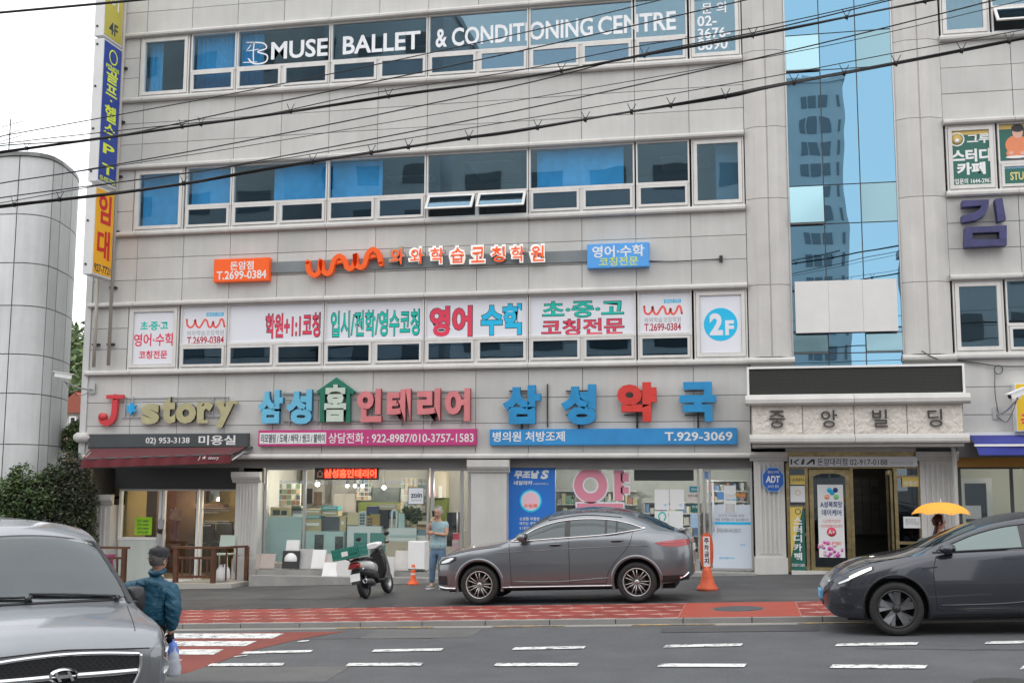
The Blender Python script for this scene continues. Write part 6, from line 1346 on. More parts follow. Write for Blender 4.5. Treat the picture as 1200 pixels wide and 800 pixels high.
RUB = mat('tyre_rubber', (.018, .018, .018), .75, objco=True, noise=(20, .2)); RIMM = mat('rim_alloy', (.42, .41, .40), .3, .85); RIMD = mat('rim_dark', (.045, .045, .048), .4, .5); WELL = mat('wheel_well', (.012, .012, .012), .9)
CHR = mat('chrome', (.75, .75, .76), .12, 1.0); PLB = mat('black_trim', (.018, .018, .02), .35); CARGL = glassmat('car_glass', (.012, .013, .014), .05, (.75, .85, .88), solid=1); CARGL2 = glassmat('car_glass_light', (.03, .036, .034), .11, (.72, .88, .86), solid=1); WSG = glassmat('windscreen_glass', (.70, .74, .74), .10, (.85, .92, .94))
LAMPR = mat('tail_lamp_red', (.30, .004, .012), .15, coat=1); LAMPC = mat('headlamp_clear', (.55, .56, .58), .08, .6, coat=1); LAMPW = mat('headlamp_lit', (1, .98, .9), .3, emit=2.5); PLATE = mat('number_plate', (.70, .71, .70), .5); PLATEB = mat('number_plate_blue', (.15, .42, .68), .5); SEAM = mat('door_gap', (.008, .008, .008), .8)
def wheel(parent, x, y, z, R, sg, spokes=14, double=False, dark=False, w_=.24, name='wheel'):
    """sg -1 : outer face towards -y"""
    o = sg
    tb = MB().lathe([(R * .70, -w_ / 2), (R * .93, -w_ / 2), (R * .985, -w_ * .4), (R, -w_ * .25), (R, w_ * .25), (R * .985, w_ * .4), (R * .93, w_ / 2), (R * .70, w_ / 2)], x, y, z, 40, axis='y')
    t = tb.build(name, RUB, parent); rim = RIMD if dark else RIMM
    yo = y + o * w_ * .46
    MB().lathe([(R * .71, 0), (R * .71, o * .012), (R * .66, o * .012), (R * .64, -o * .06), (R * .6, -o * .14)], x, yo, z, 40, axis='y', cap=False).build('rim', rim, t)
    MB().lathe([(0, 0), (R * .66, 0), (R * .66, .01), (0, .01)], x, y - o * .01, z, 24, axis='y').build('hub_back', WELL, t)
    b = MB()
    for k in range(spokes):
        a = 2 * math.pi * k / spokes + .13
        if dark:
            for (r0, r1, wa, wb, da) in ((R * .12, R * .64, .032, .050, .10), (R * .12, R * .64, .020, .030, .52)):
                P = []
                for (rr, ww, dd) in ((r0, wa, 0), (r1, wb, da)):
                    ca, sa = math.cos(a + dd), math.sin(a + dd)
                    P.append([(x + rr * ca - ww * sa, yo - o * (.05 if rr < R * .3 else .0), z + rr * sa + ww * ca), (x + rr * ca + ww * sa, yo - o * (.05 if rr < R * .3 else .02), z + rr * sa - ww * ca)])
                b.hexa([P[0][0], P[0][1], P[1][1], P[1][0]] + [(p[0], p[1] - o * .03, p[2]) for p in (P[0][0], P[0][1], P[1][1], P[1][0])])
        else:
            ca, sa = math.cos(a), math.sin(a); ca2, sa2 = math.cos(a + (.07 if k % 2 else -.07)), math.sin(a + (.07 if k % 2 else -.07))
            b.tube([(x + R * .12 * ca, yo - o * .035, z + R * .12 * sa), (x + R * .66 * ca2, yo - o * .004, z + R * .66 * sa2)], [.012, .010], 5)
    sp_ = b.build('spokes', rim if not dark else mat('rim_grey', (.16, .16, .17), .35, .6), t); 
    MB().lathe([(0, 0), (R * .15, 0), (R * .13, o * .02), (0, o * .022)], x, yo - o * .045, z, 16, axis='y').build('hub_cap', rim, t)
    MB().lathe([(0, 0), (R * .45, 0), (R * .45, .01), (0, .01)], x, yo - o * .10, z, 24, axis='y').build('brake_disc', mat('brake_steel', (.15, .14, .14), .4, .8), t)
    return t
def stn(L, n=56): return [L * (.5 - .5 * math.cos(math.pi * i / n)) * .25 + L * i / n * .75 for i in range(n + 1)]
def tilt_root(r, x, y, z, rz=0, sc=1.0, slope=.036):
    r.location = (x, y, z); r.rotation_euler = (0, -math.atan(slope), rz); r.scale = (sc, sc, sc)
# ---------------------------------------------------------------- grey coupe suv
suv = root('parked_car', (0, 0, 0), 'dark grey metallic coupe suv with chrome window line parked in front of the pharmacy', 'car')
T = dict(
 zb=[(0, .30), (.1, .24), (.5, .24), (1.4, .25), (3.2, .25), (4.2, .30), (4.6, .36), (4.73, .45)],
 ws=[(0, .50), (.08, .68), (.3, .82), (.87, .88), (2.3, .86), (3.7, .89), (4.4, .82), (4.65, .70), (4.73, .55)],
 zm=[(0, .50), (.3, .58), (1, .62), (2.5, .60), (3.7, .68), (4.73, .68)],
 wm=[(0, .56), (.05, .72), (.14, .82), (.35, .905), (.87, .945), (1.5, .925), (2.5, .92), (3.3, .935), (3.8, .945), (4.25, .905), (4.55, .82), (4.68, .72), (4.73, .60)],
 zbelt=[(0, .60), (.06, .74), (.2, .84), (.6, .94), (1.1, 1.0), (1.6, 1.06), (2.5, 1.12), (3.4, 1.17), (3.9, 1.20), (4.3, 1.16), (4.6, 1.10), (4.73, .98)],
 wb=[(0, .53), (.05, .69), (.14, .79), (.4, .86), (.9, .89), (1.5, .88), (2.5, .875), (3.4, .875), (3.9, .86), (4.3, .80), (4.6, .72), (4.73, .56)],
 wt=[(0, .50), (.05, .64), (.14, .72), (.5, .78), (1.0, .80), (1.35, .80), (1.6, .74), (2.0, .64), (2.5, .60), (3.2, .59), (3.7, .60), (4.1, .64), (4.4, .68), (4.62, .66), (4.73, .52)],
 zt=[(0, .62), (.06, .77), (.2, .88), (.6, .98), (1.1, 1.04), (1.35, 1.09), (1.65, 1.25), (2.0, 1.43), (2.4, 1.545), (2.9, 1.575), (3.4, 1.545), (3.8, 1.44), (4.1, 1.31), (4.4, 1.215), (4.62, 1.16), (4.73, 1.01)],
 zc=[(0, .64), (.06, .80), (.2, .93), (.6, 1.03), (1.1, 1.09), (1.35, 1.13), (1.65, 1.31), (2.0, 1.53), (2.4, 1.65), (2.9, 1.69), (3.4, 1.65), (3.8, 1.545), (4.1, 1.42), (4.4, 1.28), (4.60, 1.22), (4.73, 1.04)])
PAINTG = mat('car_paint_grey', (.165, .178, .192), .28, .65, coat=1, objco=True, noise=(300, .06))
c = Car(suv, T, 4.73)
AX, AZ, WR = (.87, 3.743), .352, .352
body = c.body(PAINTG, stn(4.73, 60), [(a, AZ + .015) for a in AX], .415)
MB().box(.25, 4.4, -.70, .70, .22, .75).build('underbody', WELL, suv)
for a in AX:
    for sg in (-1, 1):
        w_ = wheel(suv, a, sg * .80, AZ, WR, sg, 14)
        # arch lip follows the flank
        P = [(a + .425 * math.cos(t), AZ + .015 + .425 * math.sin(t)) for t in np.linspace(-.32, math.pi + .32, 30)]
        b = MB(); G_ = []
        for x, z in P:
            yy = c.yat(min(max(x, .05), 4.68), max(z, .27)); dx, dz_ = x - a, z - AZ - .015; q = 1.085
            y2 = c.yat(min(max(a + dx * q, .05), 4.68), max(AZ + dz_ * q, .27)); G_.append([(a + dx * .955, sg * (yy - .05), AZ + .015 + dz_ * .955), (a + dx * .97, sg * (yy + .012), AZ + .015 + dz_ * .97), (a + dx * q, sg * (y2 + .010), AZ + .015 + dz_ * q), (a + dx * (q + .01), sg * (y2 - .01), AZ + .015 + dz_ * (q + .01))])
        b.grid(G_).build('arch_lip', mat('car_paint_grey', 0) if 1 else PLB, suv)
lo = pchip([(1.50, 1.115), (2.5, 1.165), (3.2, 1.20), (3.88, 1.285)]); up = pchip([(1.50, 1.125), (1.66, 1.19), (1.85, 1.29), (2.1, 1.385), (2.45, 1.455), (2.85, 1.475), (3.3, 1.445), (3.65, 1.37), (3.88, 1.29)])
for sg in (-1, 1):
    for nm, x0, x1 in (('side_window', 1.52, 2.47), ('side_window', 2.56, 3.20), ('side_window', 3.235, 3.40), ('quarter_window', 3.43, 3.87)): c.side(nm, lambda x: lo(x) + .008, lambda x: up(x) - .012, x0, x1, CARGL, .008, sg=sg)
    for nm, x0, x1 in (('pillar_trim', 2.465, 2.565), ('pillar_trim', 3.195, 3.24), ('pillar_trim', 3.395, 3.435)): c.side(nm, lambda x: lo(x) + .005, lambda x: up(x) - .01, x0, x1, PLB, .011, nx=3, sg=sg)
    q = [(x, lo(x) - .006) for x in np.linspace(1.46, 3.86, 14)] + [(3.93, 1.30)] + [(x, up(x) + .006) for x in np.linspace(3.86, 1.55, 16)] + [(1.46, 1.115)]
    c.line('chrome_trim', q, .012, CHR, .008, sg)
    for pts in ([(2.54, 1.15), (2.545, .8), (2.54, .34)], [(1.44, 1.08), (1.46, .8), (1.47, .34)], [(3.70, 1.22), (3.62, .98), (3.38, .72), (3.24, .52), (3.20, .34)], [(1.47, .345), (3.2, .345)]): c.line('door_gap', pts, .005, SEAM, .000, sg, n=4)
    c.line('body_crease', [(1.2, .92), (2.3, .955), (3.3, .985), (3.9, 1.0)], .006, PAINTG, .001, sg)
    c.line('sill_trim', [(1.30, .30), (2.2, .30), (3.30, .30)], .016, CHR, .006, sg); c.side('sill_cladding', lambda x: .245, lambda x: .29, 1.32, 3.30, PLB, .004, sg=sg)
    c.line('lower_crease', [(1.5, .40), (2.3, .385), (3.25, .44)], .011, PAINTG, .002, sg)
    for hx, hz in ((2.30, 1.03), (3.42, 1.075)):
        yy = c.yat(hx, hz); h = MB().ell((hx, sg * (yy - .005), hz), (.12, .012, .035), 14, 8).build('handle_recess', PLB, suv); MB().tube(smooth_path([(hx - .11, sg * (yy + .0), hz + .012), (hx - .06, sg * (yy + .03), hz + .016), (hx + .06, sg * (yy + .03), hz + .018), (hx + .11, sg * (yy + .0), hz + .016)], 3), .012, 6).build('door_handle', PAINTG, suv)
    # mirror
    yy = c.yat(1.66, 1.14); my = sg * (yy + .14)
    m_ = MB(); m_.ell((1.70, my, 1.19), (.10, .12, .082), 16, 10); m_.build('mirror', PAINTG, suv); MB().hexa([(1.66, sg * (yy - .02), 1.12), (1.76, sg * (yy - .02), 1.12), (1.76, my, 1.13), (1.66, my, 1.13), (1.66, sg * (yy - .02), 1.15), (1.76, sg * (yy - .02), 1.15), (1.76, my, 1.16), (1.66, my, 1.16)]).build('mirror_arm', PLB, suv)
    MB().ell((1.775, my, 1.19), (.03, .10, .068), 12, 8).build('mirror_glass', CARGL, suv)
    # head and tail lamps
    c.side('headlight', pchip([(.10, .72), (.25, .73), (.46, .80)]), pchip([(.10, .78), (.25, .85), (.46, .87)]), .105, .45, PLB, .006, sg=sg)
    c.side('headlight', pchip([(.15, .745), (.30, .77), (.40, .82)]), pchip([(.15, .775), (.30, .835), (.40, .85)]), .15, .40, LAMPC, .010, sg=sg)
    c.side('tail_light', pchip([(4.10, 1.02), (4.28, .965), (4.5, .955), (4.68, .975)]), pchip([(4.10, 1.035), (4.28, 1.06), (4.5, 1.075), (4.68, 1.08)]), 4.10, 4.68, LAMPR, .008, sg=sg, nx=22)
    c.line('tail_light_bar', [(4.2, 1.03), (4.4, 1.03), (4.62, 1.035)], .006, mat('tail_lamp_pink', (.6, .12, .14), .2), .010, sg)
    c.line('reflector', [(4.50, .42), (4.58, .43)], .015, LAMPR, .004, sg); c.side('bumper_trim', lambda x: .34 + .03 * (x > 4.5), lambda x: .46, 4.18, 4.66, PLB, .006, sg=sg); c.line('exhaust_trim', [(4.50, .40), (4.60, .44), (4.66, .50)], .018, CHR, .006, sg)
    c.side('bumper_intake', lambda x: .36, lambda x: .52, .06, .26, PLB, .006, sg=sg); c.line('bumper_blade', [(.05, .33), (.2, .30), (.42, .29)], .022, CHR, .008, sg)
    c.line('fuel_flap', [(3.86, .98), (3.98, .98)], .003, SEAM, .001, sg)
c.top('windscreen', 1.40, 2.12, .70, .56, CARGL, .004, curve=.16); c.top('rear_window', 3.78, 4.42, .50, .58, CARGL, .006)
c.top('roof_panel', 2.20, 3.72, .53, .50, mat('panorama_black', (.012, .012, .013), .06, coat=1), .004); c.line('roof_rail', [(2.15, 1.475), (2.8, 1.552), (3.5, 1.49)], .008, PLB, .002)
c.line('bonnet_gap', [(.2, .868), (.7, .965), (1.3, 1.03)], .004, SEAM, .003)
MB().prism([(4.50, 1.235), (4.62, 1.25), (4.70, 1.255), (4.66, 1.22), (4.52, 1.21)], -.62, .62, 'y').build('spoiler', PAINTG, suv)
b = MB()
for i in range(7):
    y = -.33 + i * .11; 
    for j in range(4): z = .50 + j * .05; b.box(c.xfront(y, z) - .014, c.xfront(y, z) + .01, y - .02, y + .02, z, z + .025)
b.build('grille', CHR, suv); MB().box(-.012, .05, -.45, .45, .46, .72).build('grille_back', PLB, suv)
MB().box(4.715, 4.75, -.26, .26, .86, .97).build('number_plate', PLATE, suv)
sc = .965; fx_, fy_, _ = G(562, 709); xr = fx_ - .87 * sc; tilt_root(suv, xr, -6.35 + .92 * sc, gz(xr) + .012, sc=sc)
# ---------------------------------------------------------------- dark crossover driving past
ev = root('moving_car', (0, 0, 0), 'dark blue-grey electric crossover driving left at the right edge of the road', 'car')
T = dict(
 zb=[(0, .36), (.15, .24), (.5, .22), (1.5, .22), (3.4, .22), (4.3, .28), (4.75, .45)],
 ws=[(0, .45), (.1, .66), (.3, .80), (.9, .90), (2.3, .87), (3.8, .90), (4.5, .80), (4.75, .5)],
 zm=[(0, .55), (.3, .60), (1, .62), (2.5, .58), (3.8, .66), (4.75, .7)],
 wm=[(0, .50), (.05, .64), (.14, .76), (.35, .89), (.9, .955), (1.5, .93), (2.5, .93), (3.8, .955), (4.4, .88), (4.75, .55)],
 zbelt=[(0, .58), (.08, .70), (.25, .81), (.6, .935), (1.1, 1.03), (1.6, 1.07), (2.5, 1.10), (3.4, 1.14), (4.0, 1.17), (4.5, 1.10), (4.75, .95)],
 wb=[(0, .46), (.05, .60), (.14, .71), (.4, .83), (.9, .885), (1.5, .88), (2.5, .88), (3.5, .87), (4.1, .83), (4.6, .7), (4.75, .5)],
 wt=[(0, .40), (.05, .52), (.14, .62), (.5, .72), (.95, .78), (1.25, .77), (1.6, .70), (2.0, .63), (2.6, .59), (3.3, .59), (4.0, .62), (4.6, .6), (4.75, .45)],
 zt=[(0, .60), (.08, .72), (.25, .84), (.6, .965), (.95, 1.02), (1.25, 1.08), (1.6, 1.215), (2.0, 1.36), (2.4, 1.465), (2.9, 1.52), (3.3, 1.50), (3.9, 1.38), (4.4, 1.2), (4.75, .98)],
 zc=[(0, .62), (.08, .745), (.25, .875), (.6, 1.01), (.95, 1.055), (1.25, 1.12), (1.6, 1.27), (2.0, 1.425), (2.4, 1.54), (2.9, 1.595), (3.3, 1.57), (3.9, 1.44), (4.4, 1.25), (4.75, 1.0)])
PAINTD = mat('car_paint_midnight', (.034, .038, .050), .24, .5, coat=1, objco=True, noise=(300, .05))
c = Car(ev, T, 4.75); AX, AZ, WR = (.93, 3.82), .36, .36
c.body(PAINTD, stn(4.75, 60), [(a, AZ + .02) for a in AX], .42); MB().box(.3, 4.4, -.70, .70, .2, .75).build('underbody', WELL, ev)
for a in AX:
    for sg in (-1, 1): wheel(ev, a, sg * .82, AZ, WR, sg, 5, dark=True)
lo = pchip([(1.50, 1.10), (2.5, 1.135), (3.9, 1.20)]); up = pchip([(1.50, 1.11), (1.75, 1.215), (2.1, 1.34), (2.5, 1.425), (2.95, 1.46), (3.4, 1.42), (3.9, 1.21)])
for sg in (-1, 1):
    for x0, x1 in ((1.53, 2.62), (2.70, 3.86)): c.side('side_window', lambda x: lo(x) + .01, lambda x: up(x) - .01, x0, x1, CARGL2, .004, sg=sg)
    c.side('pillar_trim', lambda x: lo(x) + .008, lambda x: up(x) - .008, 2.61, 2.71, PLB, .006, nx=3, sg=sg)
    c.line('window_trim', [(x, lo(x)) for x in np.linspace(1.46, 3.86, 12)] + [(x, up(x)) for x in np.linspace(3.88, 1.52, 16)], .012, PLB, .003, sg)
    for pts in ([(2.66, 1.12), (2.68, .8), (2.66, .34)], [(1.50, 1.06), (1.44, .8), (1.46, .34)], [(1.46, .34), (3.3, .34)], [(.35, .87), (.7, .985), (1.2, 1.06)]): c.line('door_gap', pts, .005, SEAM, 0, sg, n=4)
    c.line('body_crease', [(1.5, .40), (2.4, .42), (3.4, .52)], .010, PAINTD, .002, sg)
    c.side('headlight', pchip([(.16, .675), (.4, .765), (.68, .89)]), pchip([(.16, .705), (.4, .835), (.68, .935)]), .17, .67, PLB, .006, sg=sg)
    c.side('headlight', pchip([(.34, .765), (.5, .835), (.64, .895)]), pchip([(.34, .80), (.5, .875), (.64, .925)]), .34, .64, LAMPW, .010, sg=sg)
    c.side('headlight', pchip([(.18, .69), (.34, .75)]), pchip([(.18, .71), (.34, .785)]), .19, .34, LAMPC, .010, sg=sg)
    c.side('bumper_intake', lambda x: .36, lambda x: .42, .10, .36, PLB, .006, sg=sg); c.side('sill_cladding', lambda x: .225, lambda x: .275, 1.4, 3.35, PLB, .006, sg=sg)
    c.side('side_vent', pchip([(1.30, .88), (1.52, .905)]), pchip([(1.30, .905), (1.52, .918)]), 1.30, 1.50, PLB, .006, sg=sg); c.side('door_handle', lambda x: .985, lambda x: 1.005, 2.35, 2.58, PLB, .003, sg=sg)
    P = [(AX[0] + .435 * math.cos(t), AZ + .02 + .435 * math.sin(t)) for t in np.linspace(-.35, math.pi + .3, 24)]
    c.line('arch_lip', [(x, max(z, .25)) for x, z in P], .018, PLB, -.004, sg, sub=1)
    yy = c.yat(1.62, 1.10); my = sg * (yy + .17)
    MB().ell((1.62, my, 1.155), (.11, .13, .068), 16, 10).build('mirror', PAINTD, ev); MB().hexa([(1.60, sg * (yy - .02), 1.07), (1.72, sg * (yy - .02), 1.07), (1.70, my, 1.11), (1.62, my, 1.11), (1.60, sg * (yy - .02), 1.10), (1.72, sg * (yy - .02), 1.10), (1.70, my, 1.13), (1.62, my, 1.13)]).build('mirror_arm', PLB, ev)
    MB().ell((1.705, my, 1.155), (.03, .115, .055), 12, 8).build('mirror_glass', CARGL, ev)
c.top('windscreen', 1.30, 2.10, .68, .57, CARGL, .006, curve=.20); c.top('roof_panel', 2.1, 3.9, .54, .5, PLB, .004)
b = MB(); b.box(-.010, .05, -.38, .38, .38, .45); b.build('front_intake', PLB, ev); MB().box(-.035, .005, -.26, .26, .46, .57).build('number_plate', PLATEB, ev)
fx_, fy_, _ = G(1054, 745.5, -KERB); tilt_root(ev, fx_ - .93 * .95, fy_ + .92, gz(fx_ - .9) - KERB + .002, sc=.95)
# driver silhouette seats inside the two cars
for r_, xs, zz in ((suv, (2.25, 3.15), 1.05), (ev, (2.35, 3.25), 1.05)):
    for x in xs:
        for sg in (-1, 1):
            s_ = MB(); s_.prism([(x, .55), (x + .12, .55), (x + .26, zz), (x + .16, zz)], sg * .37 - .24, sg * .37 + .24, 'y'); s_.ell((x + .24, sg * .37, zz + .10), (.06, .13, .10), 10, 8); s_.build('seat', mat('seat_dark', (.02, .02, .022), .7), r_)
# ---------------------------------------------------------------- silver van in the foreground
van = root('silver_van', (0, 0, 0), 'large silver van in the left foreground, front and windscreen facing the camera', 'van')
T = dict(
 zb=[(0, .30), (.2, .24), (5.1, .28)],
 ws=[(0, .68), (.08, .80), (.25, .87), (.6, .90), (4.8, .90), (5.1, .8)],
 zm=[(0, .55), (.3, .62), (1, .70), (5.1, .75)],
 wm=[(0, .74), (.04, .83), (.12, .885), (.28, .93), (.55, .955), (1, .96), (4.8, .96), (5.1, .88)],
 zbelt=[(0, .80), (.05, .90), (.15, .95), (.4, .995), (.8, 1.03), (1.2, 1.06), (5.1, 1.08)],
 wb=[(0, .70), (.04, .78), (.12, .835), (.28, .875), (.55, .905), (1, .93), (1.4, .94), (4.8, .94), (5.1, .86)],
 wt=[(0, .56), (.04, .65), (.12, .71), (.3, .76), (.6, .80), (.9, .845), (1.1, .835), (1.4, .775), (1.8, .705), (2.3, .69), (4.8, .69), (5.1, .67)],
 zt=[(0, .84), (.05, .94), (.15, .985), (.4, 1.03), (.8, 1.085), (.95, 1.11), (1.3, 1.34), (1.7, 1.59), (1.95, 1.70), (2.5, 1.77), (4.8, 1.78), (5.1, 1.67)],
 zc=[(0, .87), (.05, .97), (.15, 1.02), (.4, 1.08), (.8, 1.14), (.95, 1.165), (1.3, 1.41), (1.7, 1.685), (1.95, 1.80), (2.5, 1.86), (4.8, 1.86), (5.1, 1.76)])
PAINTS = mat('van_paint_silver', (.27, .28, .30), .36, .7, coat=.8, objco=True, noise=((300, .05), (2, .03)))
c = Car(van, T, 5.1, 12); AX, AZ, WR = (.92, 4.12), .34, .34
vb = c.body(PAINTS, sorted(stn(5.1, 64) + [.93 + .02 * i for i in range(44)]), [(a, AZ + .02) for a in AX], .40)
bm = bmesh.new(); bm.from_mesh(vb.data); kill = []
for f_ in bm.faces:
    q = f_.calc_center_median()
    if f_.normal.z > .2 and q.z > 1.0 and .975 + .10 * (q.y / .79) ** 2 * (1 - (q.x - .96) / .78) < q.x < 1.735 and abs(q.y) < c.T['wt'](q.x) - .03: kill.append(f_)
bmesh.ops.delete(bm, geom=kill, context='FACES'); bm.to_mesh(vb.data); bm.free(); MB().box(.3, 4.9, -.70, .70, .2, .8).build('underbody', WELL, van)
for a in AX:
    for sg in (-1, 1): wheel(van, a, sg * .82, AZ, WR, sg, 10)
def front(nm, ya, yb, zlo, zup, m, off=.006, ny=16, nz=6, parent=None):
    b = MB(); P = []
    for i in range(ny + 1):
        y = ya + (yb - ya) * i / ny; a, d = zlo(y), zup(y); P.append([(c.xfront(y, a + (d - a) * j / nz) - off, y, a + (d - a) * j / nz) for j in range(nz + 1)])
    b.grid(P); b.fixn = False; return b.build(nm, m, parent or van)
BLKG = mat('grille_black', (.012, .012, .013), .5); BUMP_ = mat('van_bumper_grey', (.17, .175, .185), .32, .6, coat=.6)
front('front_fascia', -.80, .80, lambda y: .40, lambda y: .875 - .05 * abs(y), BUMP_, .004, 30, 10)
GY = .60
gl_ = front('grille', -GY, GY, lambda y: .50 + .04 * y * y, lambda y: .83 - .06 * y * y, BLKG, .008, 24, 8)
b = MB()      # honeycomb
hx_ = .028
for row in range(13):
    z0 = .515 + row * .0245
    for k in range(-23, 24):
        y0 = k * .052 + (.026 if row % 2 else 0)
        if abs(y0) > GY - .03 or z0 > .815 - .06 * y0 * y0: continue
        P = [(y0 + .0165 * 1.35 * math.cos(a), z0 + .0125 * 1.2 * math.sin(a)) for a in np.linspace(0, 2 * math.pi, 7)]
        Q = [(y0 + .0215 * 1.35 * math.cos(a), z0 + .0165 * 1.2 * math.sin(a)) for a in np.linspace(0, 2 * math.pi, 7)]
        x = c.xfront(y0, z0) - .018
        b.grid([[(x, p[0], p[1]) for p in P], [(x + .0, p[0], p[1]) for p in Q]], 0, False)
b.fixn = False; o = b.build('grille_mesh', mat('grille_mesh_grey', (.05, .05, .053), .35, .5), van); o['kind'] = 'stuff'
def fbar(nm, pts, r, m, off=.02, sy=1.0):
    P = smooth_path([(0, y, z) for y, z in pts], 6); return MB().tube([(c.xfront(p.y, p.z) - off, p.y, p.z) for p in P], r, 8).build(nm, m, van)
fbar('chrome_bar', [(-GY - .02, .80), (-.3, .828), (0, .838), (.3, .828), (GY + .02, .80)], .016, CHR)
fbar('chrome_bar', [(-GY, .665), (-.3, .665), (0, .668), (.3, .665), (GY, .665)], .027, CHR)
for sg in (-1, 1): fbar('chrome_bar', [(sg * (GY + .02), .80), (sg * (GY + .015), .66), (sg * (GY - .06), .50)], .018, CHR)
fbar('chrome_bar', [(-GY + .05, .50), (0, .495), (GY - .05, .50)], .016, CHR)
ex = c.xfront(0, .672) - .05
b = MB(); P = []
for k in range(41):
    t = 2 * math.pi * k / 40; P.append([(ex + .012 * math.cos(u), (.108 + .010 * math.cos(u)) * math.cos(t), .672 + (.058 + .009 * math.cos(u)) * math.sin(t) + .0 * u) for u in np.linspace(0, 2 * math.pi, 9)])
em = b.grid(P).build('emblem', CHR, van)
MB().lathe([(0, 0), (1, 0), (1, 1), (0, 1)], 0, 0, 0, 32, axis='x').build('x', CHR, None) if 0 else None
q = MB().lathe([(0, 0), (.104, 0), (.104, .02), (0, .02)], ex + .006, 0, 0, 32, axis='x'); q.v = [(v[0], v[1], v[2] * .54 + .672) for v in q.v]; q.build('emblem_back', BLKG, em)
def hp_(pts): 
    return [(-y, z) for y, z in pts]
b = MB()   # slanted italic H drawn with tapering strokes; the camera sees +y at the right
for pts in ([(.058, -.040), (.080, -.034), (.040, .040), (.018, .038)], [(-.058, .040), (-.080, .034), (-.040, -.040), (-.018, -.038)], [(.050, -.012), (.030, .014), (-.050, .012), (-.030, -.014)]):
    b.prism([(-p[0], .672 + p[1]) for p in pts], ex - .014, ex + .006, 'x')
b.build('emblem_letter', CHR, em)
for sg in (-1, 1):
    def zlo(y): t = (abs(y) - .70) / .24; return .52 + .07 * t
    def zup(y): t = (abs(y) - .70) / .24; return .80 + .15 * max(0, t) ** .8
    ys = np.linspace(.70, .94, 13); P = []; P2 = []
    for y in ys:
        a, d = zlo(y), zup(y); row = []
        for j in range(9):
            z = a + (d - a) * j / 8; x = c.xfront(y, z, 1.2); row.append((x - .012, sg * y, z))
        P.append(row)
    hb = MB().grid([[(p[0] + .060, p[1], p[2]) for p in r_] for r_ in P]); hb.fixn = False; hl_ = hb.build('headlight', mat('lamp_housing', (.86, .86, .88), .22, .9), van)
    gp_ = MB().grid([[(p[0] - .012, p[1] * 1.002, p[2]) for p in r_] for r_ in P]); gp_.fixn = False; gp_.build('lens', glassmat('lamp_lens', (.92, .93, .93), .05, (1, 1, 1), rough=.05), hl_)
    for (y, z, r_, m) in ((.815, .675, .074, mat('lamp_housing', 0)), (.85, .82, .050, mat('lamp_housing', 0)), (.72, .60, .03, mat('indicator_amber', (.6, .18, .04), .3))):
        x = c.xfront(y, z) + .035; MB().lathe([(0, .03), (r_ * .5, .018), (r_, -.006), (r_ * 1.04, -.008), (r_ * 1.04, .03)], x, sg * y, z, 20, axis='x').build('reflector', m, hl_); MB().ell((x, sg * y, z), (.018, r_ * .3, r_ * .3), 10, 8).build('bulb', LAMPW if r_ > .06 else LAMPC, hl_)
    c.side('headlight_wrap', pchip([(.10, .60), (.3, .70), (.52, .86)]), pchip([(.10, .88), (.3, .94), (.52, .975)]), .10, .52, mat('lamp_housing', 0), .006, sg=sg, nx=12); c.side('headlight_lens', pchip([(.10, .60), (.3, .70), (.52, .86)]), pchip([(.10, .88), (.3, .94), (.52, .975)]), .10, .52, glassmat('lamp_lens', 0, 0, 0), .016, sg=sg, nx=12)
    c.side('side_window', lambda x: 1.12, pchip([(1.08, 1.13), (1.5, 1.40), (1.9, 1.60), (2.2, 1.67)]), 1.14, 2.1, CARGL, .004, sg=sg); c.side('side_window', lambda x: 1.12, lambda x: 1.67, 2.2, 3.4, CARGL, .004, sg=sg); c.side('side_window', lambda x: 1.12, lambda x: 1.67, 3.5, 4.8, CARGL, .004, sg=sg)
    yy = c.yat(1.22, 1.08); MB().hexa([(1.20, sg * yy, 1.06), (1.24, sg * yy, 1.06), (1.24, sg * (yy + .04), 1.06), (1.20, sg * (yy + .04), 1.06), (1.20, sg * yy, 1.14), (1.24, sg * yy, 1.14), (1.24, sg * (yy + .04), 1.14), (1.20, sg * (yy + .04), 1.14)]).build('mirror_joint', PLB, van)
    mb_ = MB(); mb_.grid([[(1.27 + tx, sg * (yy + .035 + .082 * math.copysign(abs(math.cos(a)) ** .45, math.cos(a)) * k), 1.13 + .12 * math.copysign(abs(math.sin(a)) ** .45, math.sin(a)) * k) for a in np.linspace(0, 2 * math.pi, 25)[:-1]] for tx, k in ((-.07, .0), (-.07, .72), (-.055, .92), (-.02, 1.0), (.04, 1.0), (.05, .95), (.05, 0))], 0, True, closeu=True); mb_.build('mirror', PLB, van)
    m_ = van.children[-1] if 0 else None
    MB().tube([(1.2, sg * (yy - .04), 1.1), (1.25, sg * (yy + .1), 1.12)], .03, 6).build('mirror_arm', PLB, van)
    # black edge of the windscreen
    P = [(x, c.T['wt'](x), c.T['zt'](x)) for x in np.linspace(.98, 1.78, 10)]; b = MB().grid([[(x - .01, sg * (w_ - .05), c.ztop(x, w_ - .05) + .010), (x - .0, sg * (w_ + .0), z + .010)] for x, w_, z in P]); b.fixn = False; b.build('pillar_trim', PLB, van)
c.top('windscreen', .96, 1.74, .79, .68, WSG, .012, nx=20, ny=28, curve=.10); b = c.top('screen_shroud', .93, 1.03, .80, .79, PLB, .009, curve=.10)
c.top('screen_band', 1.71, 1.77, .69, .68, PLB, .010, curve=.10)
